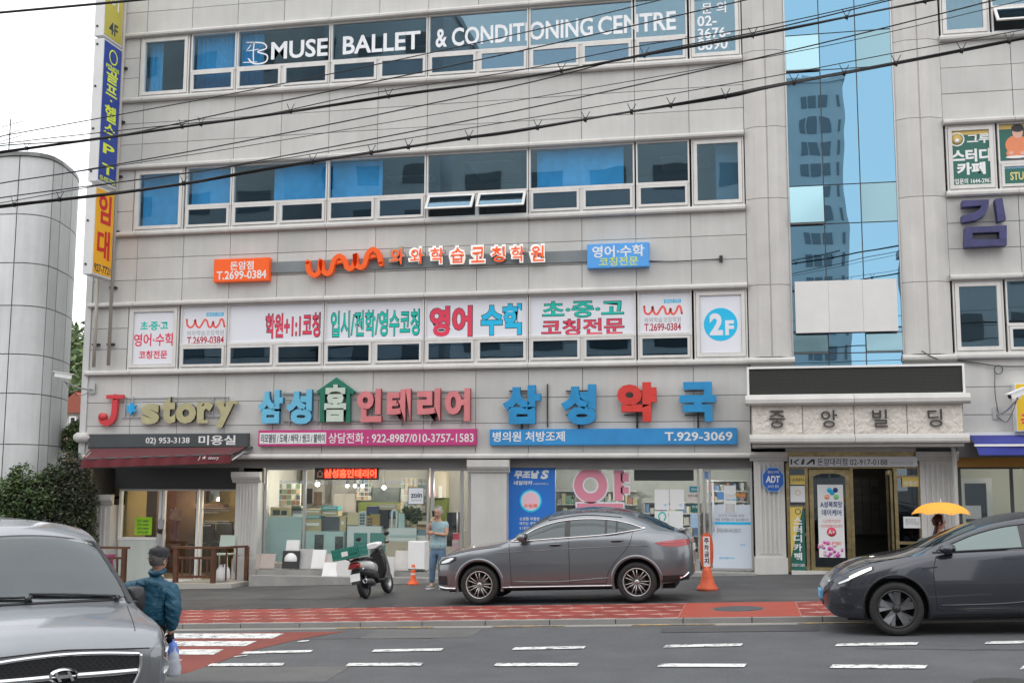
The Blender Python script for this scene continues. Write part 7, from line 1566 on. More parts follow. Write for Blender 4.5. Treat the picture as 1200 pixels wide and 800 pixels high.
# cabin seen through the screen: dark cavity, dashboard, wheel, seats
MB().box(1.35, 2.05, -.72, .72, .95, 1.10).build('dashboard', mat('dash_grey', (.06, .06, .062), .6), van)
MB().lathe([(.17, -.012), (.19, 0), (.17, .012)], 1.95, .36, 1.20, 24, axis='x').build('steering_wheel', PLB, van)
for sg in (-1, 1):
    s_ = MB(); s_.prism([(2.5, .7), (2.65, .7), (2.75, 1.30), (2.62, 1.30)], sg * .38 - .24, sg * .38 + .24, 'y'); s_.ell((2.7, sg * .38, 1.40), (.06, .13, .11), 10, 8); s_.build('seat', mat('seat_grey', (.12, .12, .125), .8), van)
MB().tube(smooth_path([(1.03, -.70, c.ztop(1.03, .70) + .03), (1.03, -.3, c.ztop(1.03, .3) + .03), (1.05, .06, c.ztop(1.05, .06) + .03)], 4), .012, 5).tube([(.98, -.68, c.ztop(1.0, .68) + .02), (1.02, -.72, c.ztop(1.02, .72) + .03)], .02, 6).build('wiper', PLB, van)
MB().tube(smooth_path([(1.01, .10, c.ztop(1.01, .10) + .03), (1.04, .4, c.ztop(1.04, .4) + .03), (1.09, .70, c.ztop(1.09, .7) + .03)], 4), .012, 5).tube([(.97, .1, c.ztop(.98, .1) + .02), (1.00, .05, c.ztop(1.0, .05) + .04)], .02, 6).build('wiper', PLB, van)
for a, d in (((.10, -.60), (.90, -.76)), ((.10, .60), (.90, .76))):
    P = [Vector((a[0] + (d[0] - a[0]) * t, a[1] + (d[1] - a[1]) * t, 0)) for t in np.linspace(0, 1, 12)]; MB().tube([(p.x, p.y, c.ztop(p.x, p.y) + .0) for p in P], .004, 4).build('bonnet_gap', SEAM, van)
P = [(c.xfront(y, .872 - .05 * abs(y)) - .002, y, .872 - .05 * abs(y)) for y in np.linspace(-.70, .70, 30)]; MB().tube(P, .006, 4).build('bonnet_gap', SEAM, van)
MB().box(-.03, .02, -.26, .26, .33, .44).build('number_plate', PLATE, van)
VAN_ = dict(depth=9.4, px=75, py=790)
vd = ray(75, 792); vP = CAM + vd * (9.35 / 1.0)
vh = math.radians(-45)      # the van's own axis against the facade
van.rotation_euler = (0, 0, math.radians(136))
ca, sa = math.cos(van.rotation_euler[2]), math.sin(van.rotation_euler[2])
van.location = (vP[0] + .05 * ca, vP[1] + .05 * sa, vP[2] - .672)
# ================================================================ people
def skinmesh(V, E, sub=2, rootk=None):
    """V: {name:(x,y,z,r[,ry])}; one continuous skinned surface"""
    names = list(V); me = bpy.data.meshes.new('skin'); me.from_pydata([V[k][:3] for k in names], [(names.index(a), names.index(b)) for a, b in E], [])
    o = bpy.data.objects.new('skin', me); sc2 = bpy.data.scenes.new('tmp'); sc2.collection.objects.link(o)
    m = o.modifiers.new('s', 'SKIN'); m.use_smooth_shade = True; m.branch_smoothing = .3
    if not me.skin_vertices:
        me.attributes  # layer made by modifier
    sv = me.skin_vertices[0].data if me.skin_vertices else None
    if sv is None:
        bm = bmesh.new(); bm.from_mesh(me); bm.verts.layers.skin.verify(); bm.to_mesh(me); bm.free(); sv = me.skin_vertices[0].data
    for i, k in enumerate(names):
        v = V[k]; sv[i].radius = (v[3], v[4] if len(v) > 4 else v[3]); sv[i].use_root = (k == (rootk or names[0]))
    s2 = o.modifiers.new('u', 'SUBSURF'); s2.levels = sub; s2.render_levels = sub
    with bpy.context.temp_override(scene=sc2, view_layer=sc2.view_layers[0]):
        dg = bpy.context.evaluated_depsgraph_get(); dg.update(); m2 = bpy.data.meshes.new_from_object(o.evaluated_get(dg))
    vs = [tuple(v.co) for v in m2.vertices]; fs = [tuple(p.vertices) for p in m2.polygons]
    bpy.data.objects.remove(o); bpy.data.scenes.remove(sc2); bpy.data.meshes.remove(m2); return vs, fs
def skinpart(name, V, E, m, parent, sub=2, rootk=None, fn=None):
    vs, fs = skinmesh(V, E, sub, rootk); vs = [fn(Vector(v)) for v in vs] if fn else vs
    b = MB().add(vs, fs, 0, True); b.fixn = False; o = b.build(name, m, parent); return o
def head_geo(b, c, yawd, pitchd=0, s=1.0, mi=0, eye=1, lip=2, mask=None):
    """head facing -y when yawd = 0"""
    R_ = Matrix.Rotation(math.radians(yawd), 3, 'Z') @ Matrix.Rotation(math.radians(pitchd), 3, 'X'); c = Vector(c)
    def tr(p): return c + R_ @ (Vector(p) * s)
    n, m = 20, 16; vs = []
    for i in range(m + 1):
        ph = math.pi * i / m; z = -math.cos(ph) * .118; r = math.sin(ph)
        for k in range(n):
            t = 2 * math.pi * k / n; x = r * math.cos(t) * .076; y = r * math.sin(t) * .096
            low = max(0, -z / .118)
            x *= 1 - .30 * low; 
            if y < 0: y *= 1 - .12 * low
            else: y *= 1 - .35 * low; 
            if y < -.05 and -.005 < z < .03: y += .010            # eye sockets
            if abs(x) < .016 and y < -.06 and -.045 < z < .02: y -= .020 * (1 - abs(x) / .016) * (1 - (z + .045) / .08 + .2)   # nose
            vs.append(tr((x, y, z)))
    b.add(vs, [(i * n + k, i * n + (k + 1) % n, (i + 1) * n + (k + 1) % n, (i + 1) * n + k) for i in range(m) for k in range(n)], mi, True)
    def el(p, r, mm): 
        q = MB().ell((0, 0, 0), r, 10, 8); b.add([tr((v[0] + p[0], v[1] + p[1], v[2] + p[2])) for v in q.v], q.f, mm, True)
    el((0, -.098, -.022), (.014, .016, .018), mi)
    for sg in (-1, 1):
        el((sg * .077, .008, -.005), (.010, .018, .030), mi); el((sg * .030, -.086, .012), (.011, .006, .006), eye); el((sg * .030, -.088, .028), (.016, .006, .004), eye)
    el((0, -.086, -.058), (.024, .010, .007), lip)
    return tr
def hand_geo(b, wrist, tip_dir, palm_n, s=1.0, curl=.5, mi=0, thumb_side=1):
    d = Vector(tip_dir).normalized(); nrm = Vector(palm_n); nrm = (nrm - d * nrm.dot(d)).normalized(); a = d.cross(nrm); w = Vector(wrist)
    L = .09 * s
    P = [w + a * x + d * y + nrm * z for y, hw in ((-.01, .026), (L, .040)) for x, z in ((-hw * s, -.012), (hw * s, -.012), (hw * s, .012), (-hw * s, .012))]
    b.add(P, [(0, 3, 2, 1), (4, 5, 6, 7), (0, 1, 5, 4), (1, 2, 6, 5), (2, 3, 7, 6), (3, 0, 4, 7)], mi, True)
    for i, (x, ln) in enumerate(((-.030, .060), (-.010, .076), (.010, .082), (.030, .074))):
        p0 = w + a * x * s + d * L * .96; p = [p0]; ang = 0
        for seg, q in ((.45, .8), (.33, 1.0), (.22, 1.0)):
            ang += curl * q; p.append(p[-1] + (d * math.cos(ang) + nrm * math.sin(ang)) * ln * seg * s)
        b.tube(p, [.0095 * s, .009 * s, .008 * s, .006 * s], 7, mi)
    t0 = w + a * .028 * thumb_side * s + d * .02; b.tube([t0, t0 + (a * thumb_side * .7 + d * .6 + nrm * .3) * .035 * s, t0 + (a * thumb_side * .6 + d * 1.1 + nrm * .9) * .05 * s, t0 + (a * thumb_side * .35 + d * 1.5 + nrm * 1.3) * .058 * s], [.012 * s, .011 * s, .009 * s, .007 * s], 7, mi)
SKIN_ = mat('skin', (.50, .27, .18), .55); EYEM = mat('eye_dark', (.03, .02, .02), .3); LIPM = mat('lips', (.36, .12, .10), .5)
def shoe(p, d, m, parent, sole=None, s=1.0):
    d = Vector((d[0], d[1], 0)).normalized(); a = Vector((-d.y, d.x, 0)); p = Vector(p); b = MB(); prof = [(-.09, .035, .075), (-.05, .042, .085), (.03, .045, .07), (.10, .050, .055), (.16, .042, .045), (.19, .02, .03)]
    rows = []
    for l, w_, h in prof: rows.append([p + d * l * s + a * w_ * s * math.cos(t) + Vector((0, 0, .018 + max(0, math.sin(t)) * h * s)) for t in np.linspace(0, 2 * math.pi, 11)[:-1]])
    b.grid([[tuple(q) for q in r_] for r_ in rows], 0, True, closeu=True); b.f += [tuple(range(10))]; b.m += [0]; b.sm += [True]
    o = b.build('shoe', m, parent); P = [p + d * l * s + a * w_ * s * 1.08 * sg for sg in (1, -1) for l, w_, h in (prof if sg == 1 else prof[::-1])]
    n = len(P); q = MB().add([(v.x, v.y, v.z) for v in P] + [(v.x, v.y, v.z + .022) for v in P], [tuple(range(n - 1, -1, -1)), tuple(range(n, 2 * n))] + [(i, (i + 1) % n, n + (i + 1) % n, n + i) for i in range(n)]); q.build('sole', sole or WHITE, o)
# ---- man on the phone in front of the showroom door
mX, mY, _ = G(513, 689.5); g0_ = gz(mX)
man = root('person', (mX, mY, g0_), 'grey-haired man in pale blue t-shirt and jeans, phone at his ear, by the door', 'person')
def W(x, y, z): return (mX + x, mY + y, g0_ + z)
def VW(d): return {k: (*W(*v[:3]), *v[3:]) for k, v in d.items()}
V = VW(dict(pelvis=(0, 0, .92, .11, .08), spine=(0, .0, 1.10, .105, .075), chest=(.01, .0, 1.28, .13, .085), neck0=(.01, .01, 1.42, .06), neck=(.01, -.01, 1.49, .052), headb=(.0, -.015, 1.54, .055),
    shL=(-.15, 0, 1.36, .058), elL=(-.225, -.06, 1.13, .042), wrL=(-.135, -.15, 1.37, .028), shR=(.17, 0, 1.36, .058), elR=(.20, -.08, 1.12, .042), wrR=(-.04, -.22, 1.16, .028),
    hipL=(-.09, 0, .84, .085), knL=(-.11, -.03, .47, .058), anL=(-.13, .0, .09, .038), ftL=(-.14, -.10, .045, .03), hipR=(.09, 0, .84, .085), knR=(.08, -.04, .47, .058), anR=(.09, 0, .09, .038), ftR=(.10, -.10, .045, .03)))
E_ = [('pelvis', 'spine'), ('spine', 'chest'), ('chest', 'neck0'), ('neck0', 'neck'), ('neck', 'headb'), ('chest', 'shL'), ('shL', 'elL'), ('elL', 'wrL'), ('chest', 'shR'), ('shR', 'elR'), ('elR', 'wrR'), ('pelvis', 'hipL'), ('hipL', 'knL'), ('knL', 'anL'), ('anL', 'ftL'), ('pelvis', 'hipR'), ('hipR', 'knR'), ('knR', 'anR'), ('anR', 'ftR')]
vs, fs = skinmesh(V, E_); b = MB().add(vs, fs, 0, True)
tr1 = head_geo(b, W(0, -.02, 1.580), -6, 4, 1.06)
hand_geo(b, W(-.13, -.155, 1.385), (.35, .25, .85), (.75, .5, -.1), 1, .55, thumb_side=-1); hand_geo(b, W(-.05, -.225, 1.165), (-1, -.05, .18), (0, .9, 0), 1, .35, thumb_side=1)
b.fixn = False; b.build('body', [SKIN_, EYEM, LIPM], man)
TS = mat('tshirt_pale_blue', (.30, .42, .46), .85, noise=(14, .08)); JN = mat('jeans_blue', (.10, .16, .24), .85, noise=((9, .25), (60, .1)))
sh = VW(dict(hem=(.0, 0, .77, .195, .145), pelvis=(0, 0, .93, .205, .15), spine=(0, 0, 1.10, .20, .145), chest=(.01, 0, 1.27, .205, .140), col=(.01, .0, 1.40, .085, .075), shL=(-.15, 0, 1.365, .078), slL=(-.195, -.035, 1.24, .070), shR=(.17, 0, 1.365, .078), slR=(.195, -.04, 1.235, .070)))
skinpart('tshirt', sh, [('hem', 'pelvis'), ('pelvis', 'spine'), ('spine', 'chest'), ('chest', 'col'), ('chest', 'shL'), ('shL', 'slL'), ('chest', 'shR'), ('shR', 'slR')], TS, man, rootk='spine')
jn = VW(dict(w=(0, 0, .97, .15, .11), p=(0, 0, .88, .165, .12), hL=(-.085, 0, .74, .115), kL=(-.11, -.03, .47, .076), aL=(-.13, 0, .11, .066), hR=(.085, 0, .74, .115), kR=(.08, -.04, .47, .076), aR=(.09, 0, .11, .066)))
skinpart('jeans', jn, [('w', 'p'), ('p', 'hL'), ('hL', 'kL'), ('kL', 'aL'), ('p', 'hR'), ('hR', 'kR'), ('kR', 'aR')], JN, man)
def hair(parent, tr, m, n=420, s=1.0, long_=0, seed=2, top=.012):
    rd = random.Random(seed); b = MB(); q = MB().ell((0, .012, .022), (.084, .100, .108), 18, 14)
    keep = [f for f in q.f if not all(q.v[i][1] < -.035 and q.v[i][2] < .085 for i in f) and not all(q.v[i][2] < -.045 for i in f)]
    b.add([tr(v) for v in q.v], keep, 0, True)
    for _ in range(n):
        t = rd.uniform(0, 2 * math.pi); ph = rd.uniform(0, 1.75); x, y, z = math.sin(ph) * math.cos(t), math.sin(ph) * math.sin(t), math.cos(ph)
        if y < -.35 and z < .6: continue
        p = Vector((x * .085, .012 + y * .101, .022 + z * .108)); d = Vector((rd.gauss(0, .5), rd.gauss(0, .5) + .3 * y, rd.gauss(0, .3) - (.3 if z < .6 else 0))).normalized() * .022; u = p.normalized().cross(d).normalized() * .006; o_ = p.normalized() * top
        b.add([tr(p - u), tr(p + u), tr(p + d + o_ + u * .3), tr(p + d + o_ - u * .3)], [(0, 1, 2, 3)])
    b.fixn = False; return b.build('hair', m, parent)
hair(man, tr1, mat('hair_grey', (.46, .43, .38), .8))
MB().hexa([W(-.100, -.12, 1.50), W(-.085, -.10, 1.50), W(-.085, -.04, 1.50), W(-.100, -.05, 1.50), W(-.115, -.13, 1.63), W(-.10, -.11, 1.63), W(-.09, -.04, 1.62), W(-.105, -.05, 1.62)]).build('phone', BLACK, man)
MB().tube([W(-.155, -.015, .90), W(-.08, -.115, .895), W(.08, -.115, .895), W(.15, -.02, .90)], .012, 6).build('belt', BLACK, man)
SHG = mat('shoe_grey', (.22, .21, .20), .6)
shoe(W(-.135, -.03, .005), (-.25, -1), SHG, man); shoe(W(.09, -.03, .005), (.25, -1), SHG, man)
# ---- man in the blue jacket, seen from behind beside the van
d_ = ray(186, 642); t_ = 1.35; 
k_ = 12.6 / 1.0; hp3 = CAM + d_ * k_; hgt = 1.66; jX, jY = float(hp3[0]), float(hp3[1]); jz = float(hp3[2]) - hgt
jm = root('person', (jX, jY, jz), 'man in dark flat cap and teal blue jacket seen from behind, walking beside the van', 'person')
def W(x, y, z): return (jX + x - .02, jY + y, jz + z)
def VW(d): return {k: (*W(*v[:3]), *v[3:]) for k, v in d.items()}
V = VW(dict(pelvis=(-.07, .02, .90, .13, .10), spine=(-.07, .02, 1.06, .13, .10), chest=(-.05, .03, 1.22, .15, .11), neck0=(-.02, .04, 1.36, .06), neck=(.0, .05, 1.42, .055), headb=(.0, .05, 1.48, .055),
    shL=(-.26, .03, 1.24, .05), elL=(-.27, .12, 1.04, .045), wrL=(-.22, .28, .88, .03), shR=(.12, .03, 1.23, .05), elR=(.18, .0, 1.00, .045), wrR=(.17, .05, .74, .03),
    hipL=(-.15, .02, .82, .09), knL=(-.17, .12, .46, .06), anL=(-.17, .05, .09, .04), ftL=(-.17, .16, .045, .03), hipR=(.02, .02, .82, .09), knR=(.03, -.02, .46, .06), anR=(.04, -.12, .09, .04), ftR=(.04, -.02, .045, .03)))
vs, fs = skinmesh(V, E_); b = MB().add(vs, fs, 0, True); tr2 = head_geo(b, W(.0, .05, 1.525), 168, 0, 1.1); b.fixn = False; b.build('body', [SKIN_, EYEM, LIPM], jm)
JK = mat('jacket_teal_blue', (.010, .075, .125), .55, noise=((7, .15), (25, .1)), bump=(9, .8, .06)); GLV = mat('glove_black', (.015, .015, .017), .7)
jk = VW(dict(hem=(-.11, .02, .78, .24, .16), p=(-.11, .02, .92, .27, .17), s=(-.11, .02, 1.06, .275, .17), c=(-.09, .03, 1.19, .275, .17), col=(-.02, .04, 1.335, .085, .08), c2=(-.01, .045, 1.39, .078, .078), shL=(-.32, .03, 1.24, .105), eL=(-.38, .12, 1.02, .085), wL=(-.30, .27, .89, .055), shR=(.17, .03, 1.23, .11), eR=(.225, .0, 1.00, .092), wR=(.18, .045, .78, .058)))
o = skinpart('jacket', jk, [('hem', 'p'), ('p', 's'), ('s', 'c'), ('c', 'col'), ('col', 'c2'), ('c', 'shL'), ('shL', 'eL'), ('eL', 'wL'), ('c', 'shR'), ('shR', 'eR'), ('eR', 'wR')], JK, jm, sub=3, rootk='s',
   fn=lambda v: v + Vector((0, 1, 0)) * (.010 * math.sin(v.z * 46 + v.x * 22) * math.sin(v.x * 30) + .006 * math.sin(v.z * 90 + v.x * 60)))
P = [W(-.01 + .068 * math.cos(a), .045 + .068 * math.sin(a), 1.375 + .02 * math.sin(a)) for a in np.linspace(0, 2 * math.pi, 17)]
P = [(p[0], p[1], p[2] + .035) for p in P]
MB().tube(P, .03, 8).build('collar', JK, o)
MB().tube([W(-.19, -.085, 1.16), W(-.05, -.108, 1.17), W(.10, -.085, 1.16)], .006, 4).build('seam', mat('jacket_seam', (.006, .05, .09), .7), o)
skinpart('trousers', VW(dict(p=(-.07, .02, .86, .14, .11), hL=(-.15, .02, .78, .10), kL=(-.17, .12, .46, .08), aL=(-.17, .05, .11, .065), hR=(.02, .02, .78, .10), kR=(.03, -.02, .46, .08), aR=(.04, -.12, .11, .065))), [('p', 'hL'), ('hL', 'kL'), ('kL', 'aL'), ('p', 'hR'), ('hR', 'kR'), ('kR', 'aR')], mat('trousers_dark', (.03, .03, .035), .8), jm)
b = MB(); hand_geo(b, W(.172, .055, .755), (-.1, .1, -1), (-.2, 1, 0), 1.15, .75, thumb_side=-1); b.fixn = False; b.build('glove', GLV, jm)
b = MB(); hand_geo(b, W(-.225, .28, .88), (.1, .8, -.5), (.3, 0, -1), 1.1, .6); b.fixn = False; b.build('glove', GLV, jm)
hair(jm, tr2, mat('hair_dark_grey', (.10, .09, .085), .8), 260, seed=5, top=.006)
# flat cap
b = MB(); cc = Vector((.0, .05, 1.565)); CAPM = mat('cap_charcoal', (.028, .030, .034), .85, noise=(40, .2))
for z0_, z1_, r0, r1 in ((0, .055, .107, .115), (.055, .085, .115, .108), (.085, .10, .108, .066), (.10, .104, .066, .0)):
    b.grid([[W(cc.x + r_ * .93 * math.cos(a), cc.y + .004 + r_ * 1.08 * math.sin(a), cc.z + z) for a in np.linspace(0, 2 * math.pi, 25)[:-1]] for r_, z in ((r0, z0_), (r1, z1_))], 0, True, closeu=True)
b.build('cap', CAPM, jm)
MB().prism([W(cc.x + .095 * math.cos(a) - .03 * 0, cc.y + .11 * math.sin(a) + .02, 0)[:2] for a in np.linspace(.3, math.pi - .3, 12)] + [W(cc.x + .09 * math.cos(a), cc.y + .19 * math.sin(a), 0)[:2] for a in np.linspace(math.pi - .3, .3, 12)], jz + cc.z + .004, jz + cc.z + .018, 'z').build('cap_peak', CAPM, jm)
shoe(W(-.17, .08, .005), (0, 1), BLACK, jm, BLACK); shoe(W(.04, -.10, .005), (0, 1), BLACK, jm, BLACK)
# his plastic bags
bg = root('plastic_bag', W(.18, .06, .5), 'clear and blue plastic bags hanging from the gloved hand of the jacket man', 'bag')
b1_, b2_ = MB(), MB()
def bagshape(b, c, r, h, sd, n=14, m=9):
    rd = random.Random(sd); P = []
    for i in range(m + 1):
        t = i / m; rr = r * (.25 + .85 * math.sin(math.pi * min(1, t * .62 + .03)) ** .9) if t > .12 else r * .22; P.append([(c[0] + rr * math.cos(a) * (1 + .12 * math.sin(3 * a + i)), c[1] + rr * .8 * math.sin(a) * (1 + .1 * math.cos(4 * a + i * 1.3)), c[2] - h * t) for a in np.linspace(0, 2 * math.pi, n + 1)[:-1]])
    P.append([(c[0] + r * .3 * math.cos(a), c[1] + r * .3 * math.sin(a), c[2] - h * 1.03) for a in np.linspace(0, 2 * math.pi, n + 1)[:-1]])
    b.grid(P, 0, True, closeu=True)
bagshape(b1_, W(.215, .03, .70), .06, .20, 2); b1_.build('blue_bag', mat('plastic_blue', (.12, .22, .62), .35), bg)
bagshape(b2_, W(.25, .0, .62), .07, .30, 4); b2_.build('clear_bag', mat('plastic_clear', (.50, .54, .60), .25, alpha=.75), bg)
# ---- woman under the yellow umbrella
uY = -7.9; (uX, uz) = F(1100, 612, uY); wz = uz - 1.42
wm_ = root('person', (uX, uY, wz), 'long-haired woman in white top and face mask walking under the yellow umbrella', 'person')
def W(x, y, z): return (uX + x, uY + y, wz + z)
def VW(d): return {k: (*W(*v[:3]), *v[3:]) for k, v in d.items()}
V = VW(dict(pelvis=(-.02, 0, .82, .11, .12), spine=(-.02, 0, .98, .085, .11), chest=(-.02, 0, 1.12, .09, .13), neck0=(-.02, 0, 1.24, .045), neck=(-.01, 0, 1.30, .042), headb=(.0, 0, 1.36, .045),
    shL=(-.02, -.14, 1.19, .045), elL=(.0, -.17, .98, .034), wrL=(.14, -.10, 1.08, .024), shR=(-.02, .14, 1.19, .045), elR=(-.03, .16, .98, .034), wrR=(.05, .16, .80, .024),
    hipL=(-.02, -.08, .76, .075), knL=(.06, -.08, .43, .05), anL=(.08, -.08, .08, .034), ftL=(.18, -.08, .04, .026), hipR=(-.02, .08, .76, .075), knR=(-.04, .08, .43, .05), anR=(-.16, .08, .10, .034), ftR=(-.06, .08, .05, .026)))
vs, fs = skinmesh(V, E_); b = MB().add(vs, fs, 0, True); tr3 = head_geo(b, W(.01, 0, 1.42), 90, 0, .95, 0)
hand_geo(b, W(.14, -.10, 1.09), (.1, 0, 1), (0, 1, 0), .85, 1.2); hand_geo(b, W(.05, .16, .79), (.1, 0, -1), (0, -1, 0), .85, .4); b.fixn = False; b.build('body', [mat('skin_fair', (.62, .38, .29), .5), EYEM, LIPM], wm_)
skinpart('top', VW(dict(h=(-.02, 0, .80, .125, .135), s=(-.02, 0, .98, .10, .125), c=(-.02, 0, 1.12, .105, .145), n=(-.02, 0, 1.22, .06, .07), sL=(-.02, -.15, 1.19, .06), eL=(-.0, -.165, 1.06, .052), sR=(-.02, .15, 1.19, .06), eR=(-.03, .16, 1.06, .052))), [('h', 's'), ('s', 'c'), ('c', 'n'), ('c', 'sL'), ('sL', 'eL'), ('c', 'sR'), ('sR', 'eR')], mat('top_white', (.72, .68, .68), .8), wm_, rootk='s')
skinpart('trousers', VW(dict(p=(-.02, 0, .80, .115, .125), hL=(-.02, -.08, .72, .085), kL=(.06, -.08, .43, .065), aL=(.08, -.08, .11, .05), hR=(-.02, .08, .72, .085), kR=(-.04, .08, .43, .065), aR=(-.16, .08, .12, .05))), [('p', 'hL'), ('hL', 'kL'), ('kL', 'aL'), ('p', 'hR'), ('hR', 'kR'), ('kR', 'aR')], mat('trousers_navy', (.03, .04, .07), .8), wm_)
HB = mat('hair_brown', (.055, .018, .012), .45); hair(wm_, tr3, HB, 260, seed=9, top=.004)
b = MB()
P = [[W(-.01 + (-.055 - .03 * t) + .02 * math.sin(5 * t), y_ * (1 - .2 * t), 1.46 - .34 * t) for t in np.linspace(0, 1, 9)] for y_ in np.linspace(-.085, .085, 9)]
b.grid(P); b.grid([[(p[0] + .06 * (1 - abs(i - 4) / 5), p[1], p[2]) for p in r_] for i, r_ in enumerate(P)]); b.fixn = False; b.build('long_hair', HB, wm_)
q = MB().ell((0, 0, 0), (.05, .045, .042), 12, 8); MB().add([tr3((v[0], v[1] - .062, v[2] - .045)) for v in q.v], q.f, 0, True).build('face_mask', WHITE, wm_)
MB().tube([W(-.10, -.10, .95), W(-.06, -.13, 1.1), W(-.02, -.12, 1.25)], .014, 5).build('bag_strap', BLACK, wm_)
shoe(W(.12, -.08, .003), (1, 0), BLACK, wm_, s=.9); shoe(W(-.12, .08, .02), (1, 0), BLACK, wm_, s=.9)
# umbrella
ux, uzt = F(1101, 586.5, uY); _, uzb = F(1101, 601, uY); UR = abs(XF(1139, 600, uY) - XF(1065.5, 600, uY)) / 2
um = root('umbrella', (ux + .06, uY - .1, uzt - .6), 'open yellow umbrella held over the woman near the entrance', 'umbrella')
UM = mat('umbrella_yellow', (.80, .36, .03), .6); hgt_ = uzt - uzb; b = MB(); n = 8; P = []
for i in range(7):
    t = i / 6; row = []
    for k in range(n * 4):   # eight panels, scalloped hem
        a = 2 * math.pi * k / (n * 4) + .2; sag = 1 - (.0, .085, .11, .085)[k % 4] * t ** .5; rr = UR * math.sin(t * 1.25) / math.sin(1.25) * sag
        row.append((ux + rr * math.cos(a), uY - .1 + rr * math.sin(a), uzt - .02 - (hgt_) * (1 - math.cos(t * 1.25)) / (1 - math.cos(1.25)) + .25 * t * (1 - sag)))
    P.append(row)
b.grid(P, 0, True, closeu=True); b.fixn = False; b.build('canopy', UM, um)
MB().tube([(ux, uY - .1, uzt + .03), (ux + .06, uY - .1, uzt - .62)], .007, 6).build('shaft', ALU, um); MB().tube([(ux + .06, uY - .1, uzt - .62), (ux + .065, uY - .1, uzt - .74)], .015, 8).build('handle', BLACK, um)
for k in range(8):
    a = 2 * math.pi * k / 8 + .2; MB().tube([(ux, uY - .1, uzt - .03), (ux + UR * .55 * math.cos(a), uY - .1 + UR * .55 * math.sin(a), uzt - .065), (ux + UR * .98 * math.cos(a), uY - .1 + UR * .98 * math.sin(a), uzb + .005)], .004, 4).build('rib', ALU, um)
# ================================================================ scooter with a green crate (local: forward +y, right +x)
sx_, sy_, _ = G(429, 701); sr = root('scooter', (0, 0, 0), 'white and black motor scooter with a teal green crate on its rear rack, parked', 'scooter')
SW = mat('scooter_white', (.70, .70, .69), .25, coat=.6); SB = mat('scooter_black', (.015, .015, .016), .4); SG = mat('scooter_grey', (.12, .12, .125), .4, .4)
def mwheel(y, nm):
    t = MB().lathe([(.19, -.045), (.235, -.05), (.255, -.02), (.255, .02), (.235, .05), (.19, .045)], 0, y, .255, 28, axis='x').build(nm, RUB, sr)
    MB().lathe([(.192, -.03), (.192, .03), (.175, .03), (.175, -.03)], 0, y, .255, 24, axis='x').build('rim', RIMM, t)
    b = MB()
    for k in range(5): a = 2 * math.pi * k / 5; b.tube([(0, y + .03 * math.cos(a), .255 + .03 * math.sin(a)), (0, y + .18 * math.cos(a), .255 + .18 * math.sin(a))], .016, 6)
    b.lathe([(.05, -.05), (.05, .05)], 0, y, .255, 12, axis='x').build('spokes', RIMM, t)
mwheel(0, 'rear_wheel'); mwheel(1.25, 'front_wheel')
def loft(nm, secs, m, n=14, par=None, p=2.4):
    """secs: (y, z, half width, half height)"""
    P = []
    for (y, z, w_, h) in secs: w_ *= 1.22; P.append([(w_ * math.copysign(abs(math.cos(a)) ** (2 / p), math.cos(a)), y, z + h * math.copysign(abs(math.sin(a)) ** (2 / p), math.sin(a))) for a in np.linspace(0, 2 * math.pi, n + 1)[:-1]])
    b = MB().grid(P, 0, True, closeu=True); N = len(b.v); b.f += [tuple(range(n))[::-1], tuple(range(N - n, N))]; b.m += [0, 0]; b.sm += [False, False]; return b.build(nm, m, par or sr)
loft('tail_body', [(-.30, .66, .07, .05), (-.24, .66, .12, .08), (-.05, .64, .15, .10), (.2, .60, .16, .12), (.45, .55, .15, .13)], SW)
loft('lower_body', [(-.27, .55, .07, .06), (-.1, .50, .12, .10), (.2, .45, .14, .12), (.5, .38, .13, .12)], SB)
loft('seat', [(-.22, .745, .10, .025), (-.05, .765, .13, .035), (.2, .75, .13, .045), (.48, .73, .09, .04)], SB)
loft('floorboard', [(.4, .30, .15, .05), (.9, .28, .15, .045)], SB)
b = MB(); P = []
for i in range(9):
    t = i / 8; z = .28 + .62 * t; y = .93 + .05 * math.sin(t * 2) - .10 * t + .10; w_ = .19 + .04 * math.sin(t * 3) - .06 * t; P.append([(w_ * math.sin(a), y + .10 * math.cos(a), z) for a in np.linspace(-1.35, 1.35, 11)])
b.grid(P); b.grid([[(q[0] * .93, q[1] - .03, q[2]) for q in r_] for r_ in P]); b.fixn = False; b.build('leg_shield', SW, sr)
loft('inner_panel', [(.86, .60, .13, .26), (.93, .60, .15, .28)], SB)
loft('front_fender', [(1.0, .46, .05, .03), (1.12, .54, .07, .03), (1.25, .55, .075, .03), (1.4, .50, .06, .03), (1.47, .44, .03, .02)], SW)
MB().tube([(0, 1.25, .255), (0, 1.12, .55), (0, 1.0, .95)], .04, 8).build('fork', SG, sr)
loft('handlebar_cowl', [(.80, .98, .10, .05), (.88, 1.0, .17, .06), (.98, .98, .17, .07), (1.06, .95, .10, .05)], SW)
MB().tube(smooth_path([(-.36, .80, 1.0), (-.2, .88, 1.01), (0, .92, 1.0), (.2, .88, 1.01), (.36, .80, 1.0)], 4), .014, 6).build('handlebar', SB, sr)
for sg in (-1, 1):
    MB().tube([(sg * .36, .80, 1.0), (sg * .25, .86, 1.01)], .022, 8).build('grip', SB, sr); MB().tube([(sg * .24, .88, 1.0), (sg * .30, .90, 1.14)], .007, 5).build('mirror_stem', SB, sr); MB().ell((sg * .31, .90, 1.18), (.065, .015, .04), 12, 8).build('mirror', SB, sr)
    MB().tube([(sg * .1, -.27, .62), (sg * .13, -.30, .63)], .025, 8).build('indicator', mat('indicator_amber', 0), sr)
    MB().tube([(sg * .09, -.0, .25), (sg * .10, -.16, .60)], .022, 8).build('shock', CHR, sr)
MB().ell((0, 1.08, .96), (.07, .03, .045), 12, 8).build('headlight', LAMPC, sr)
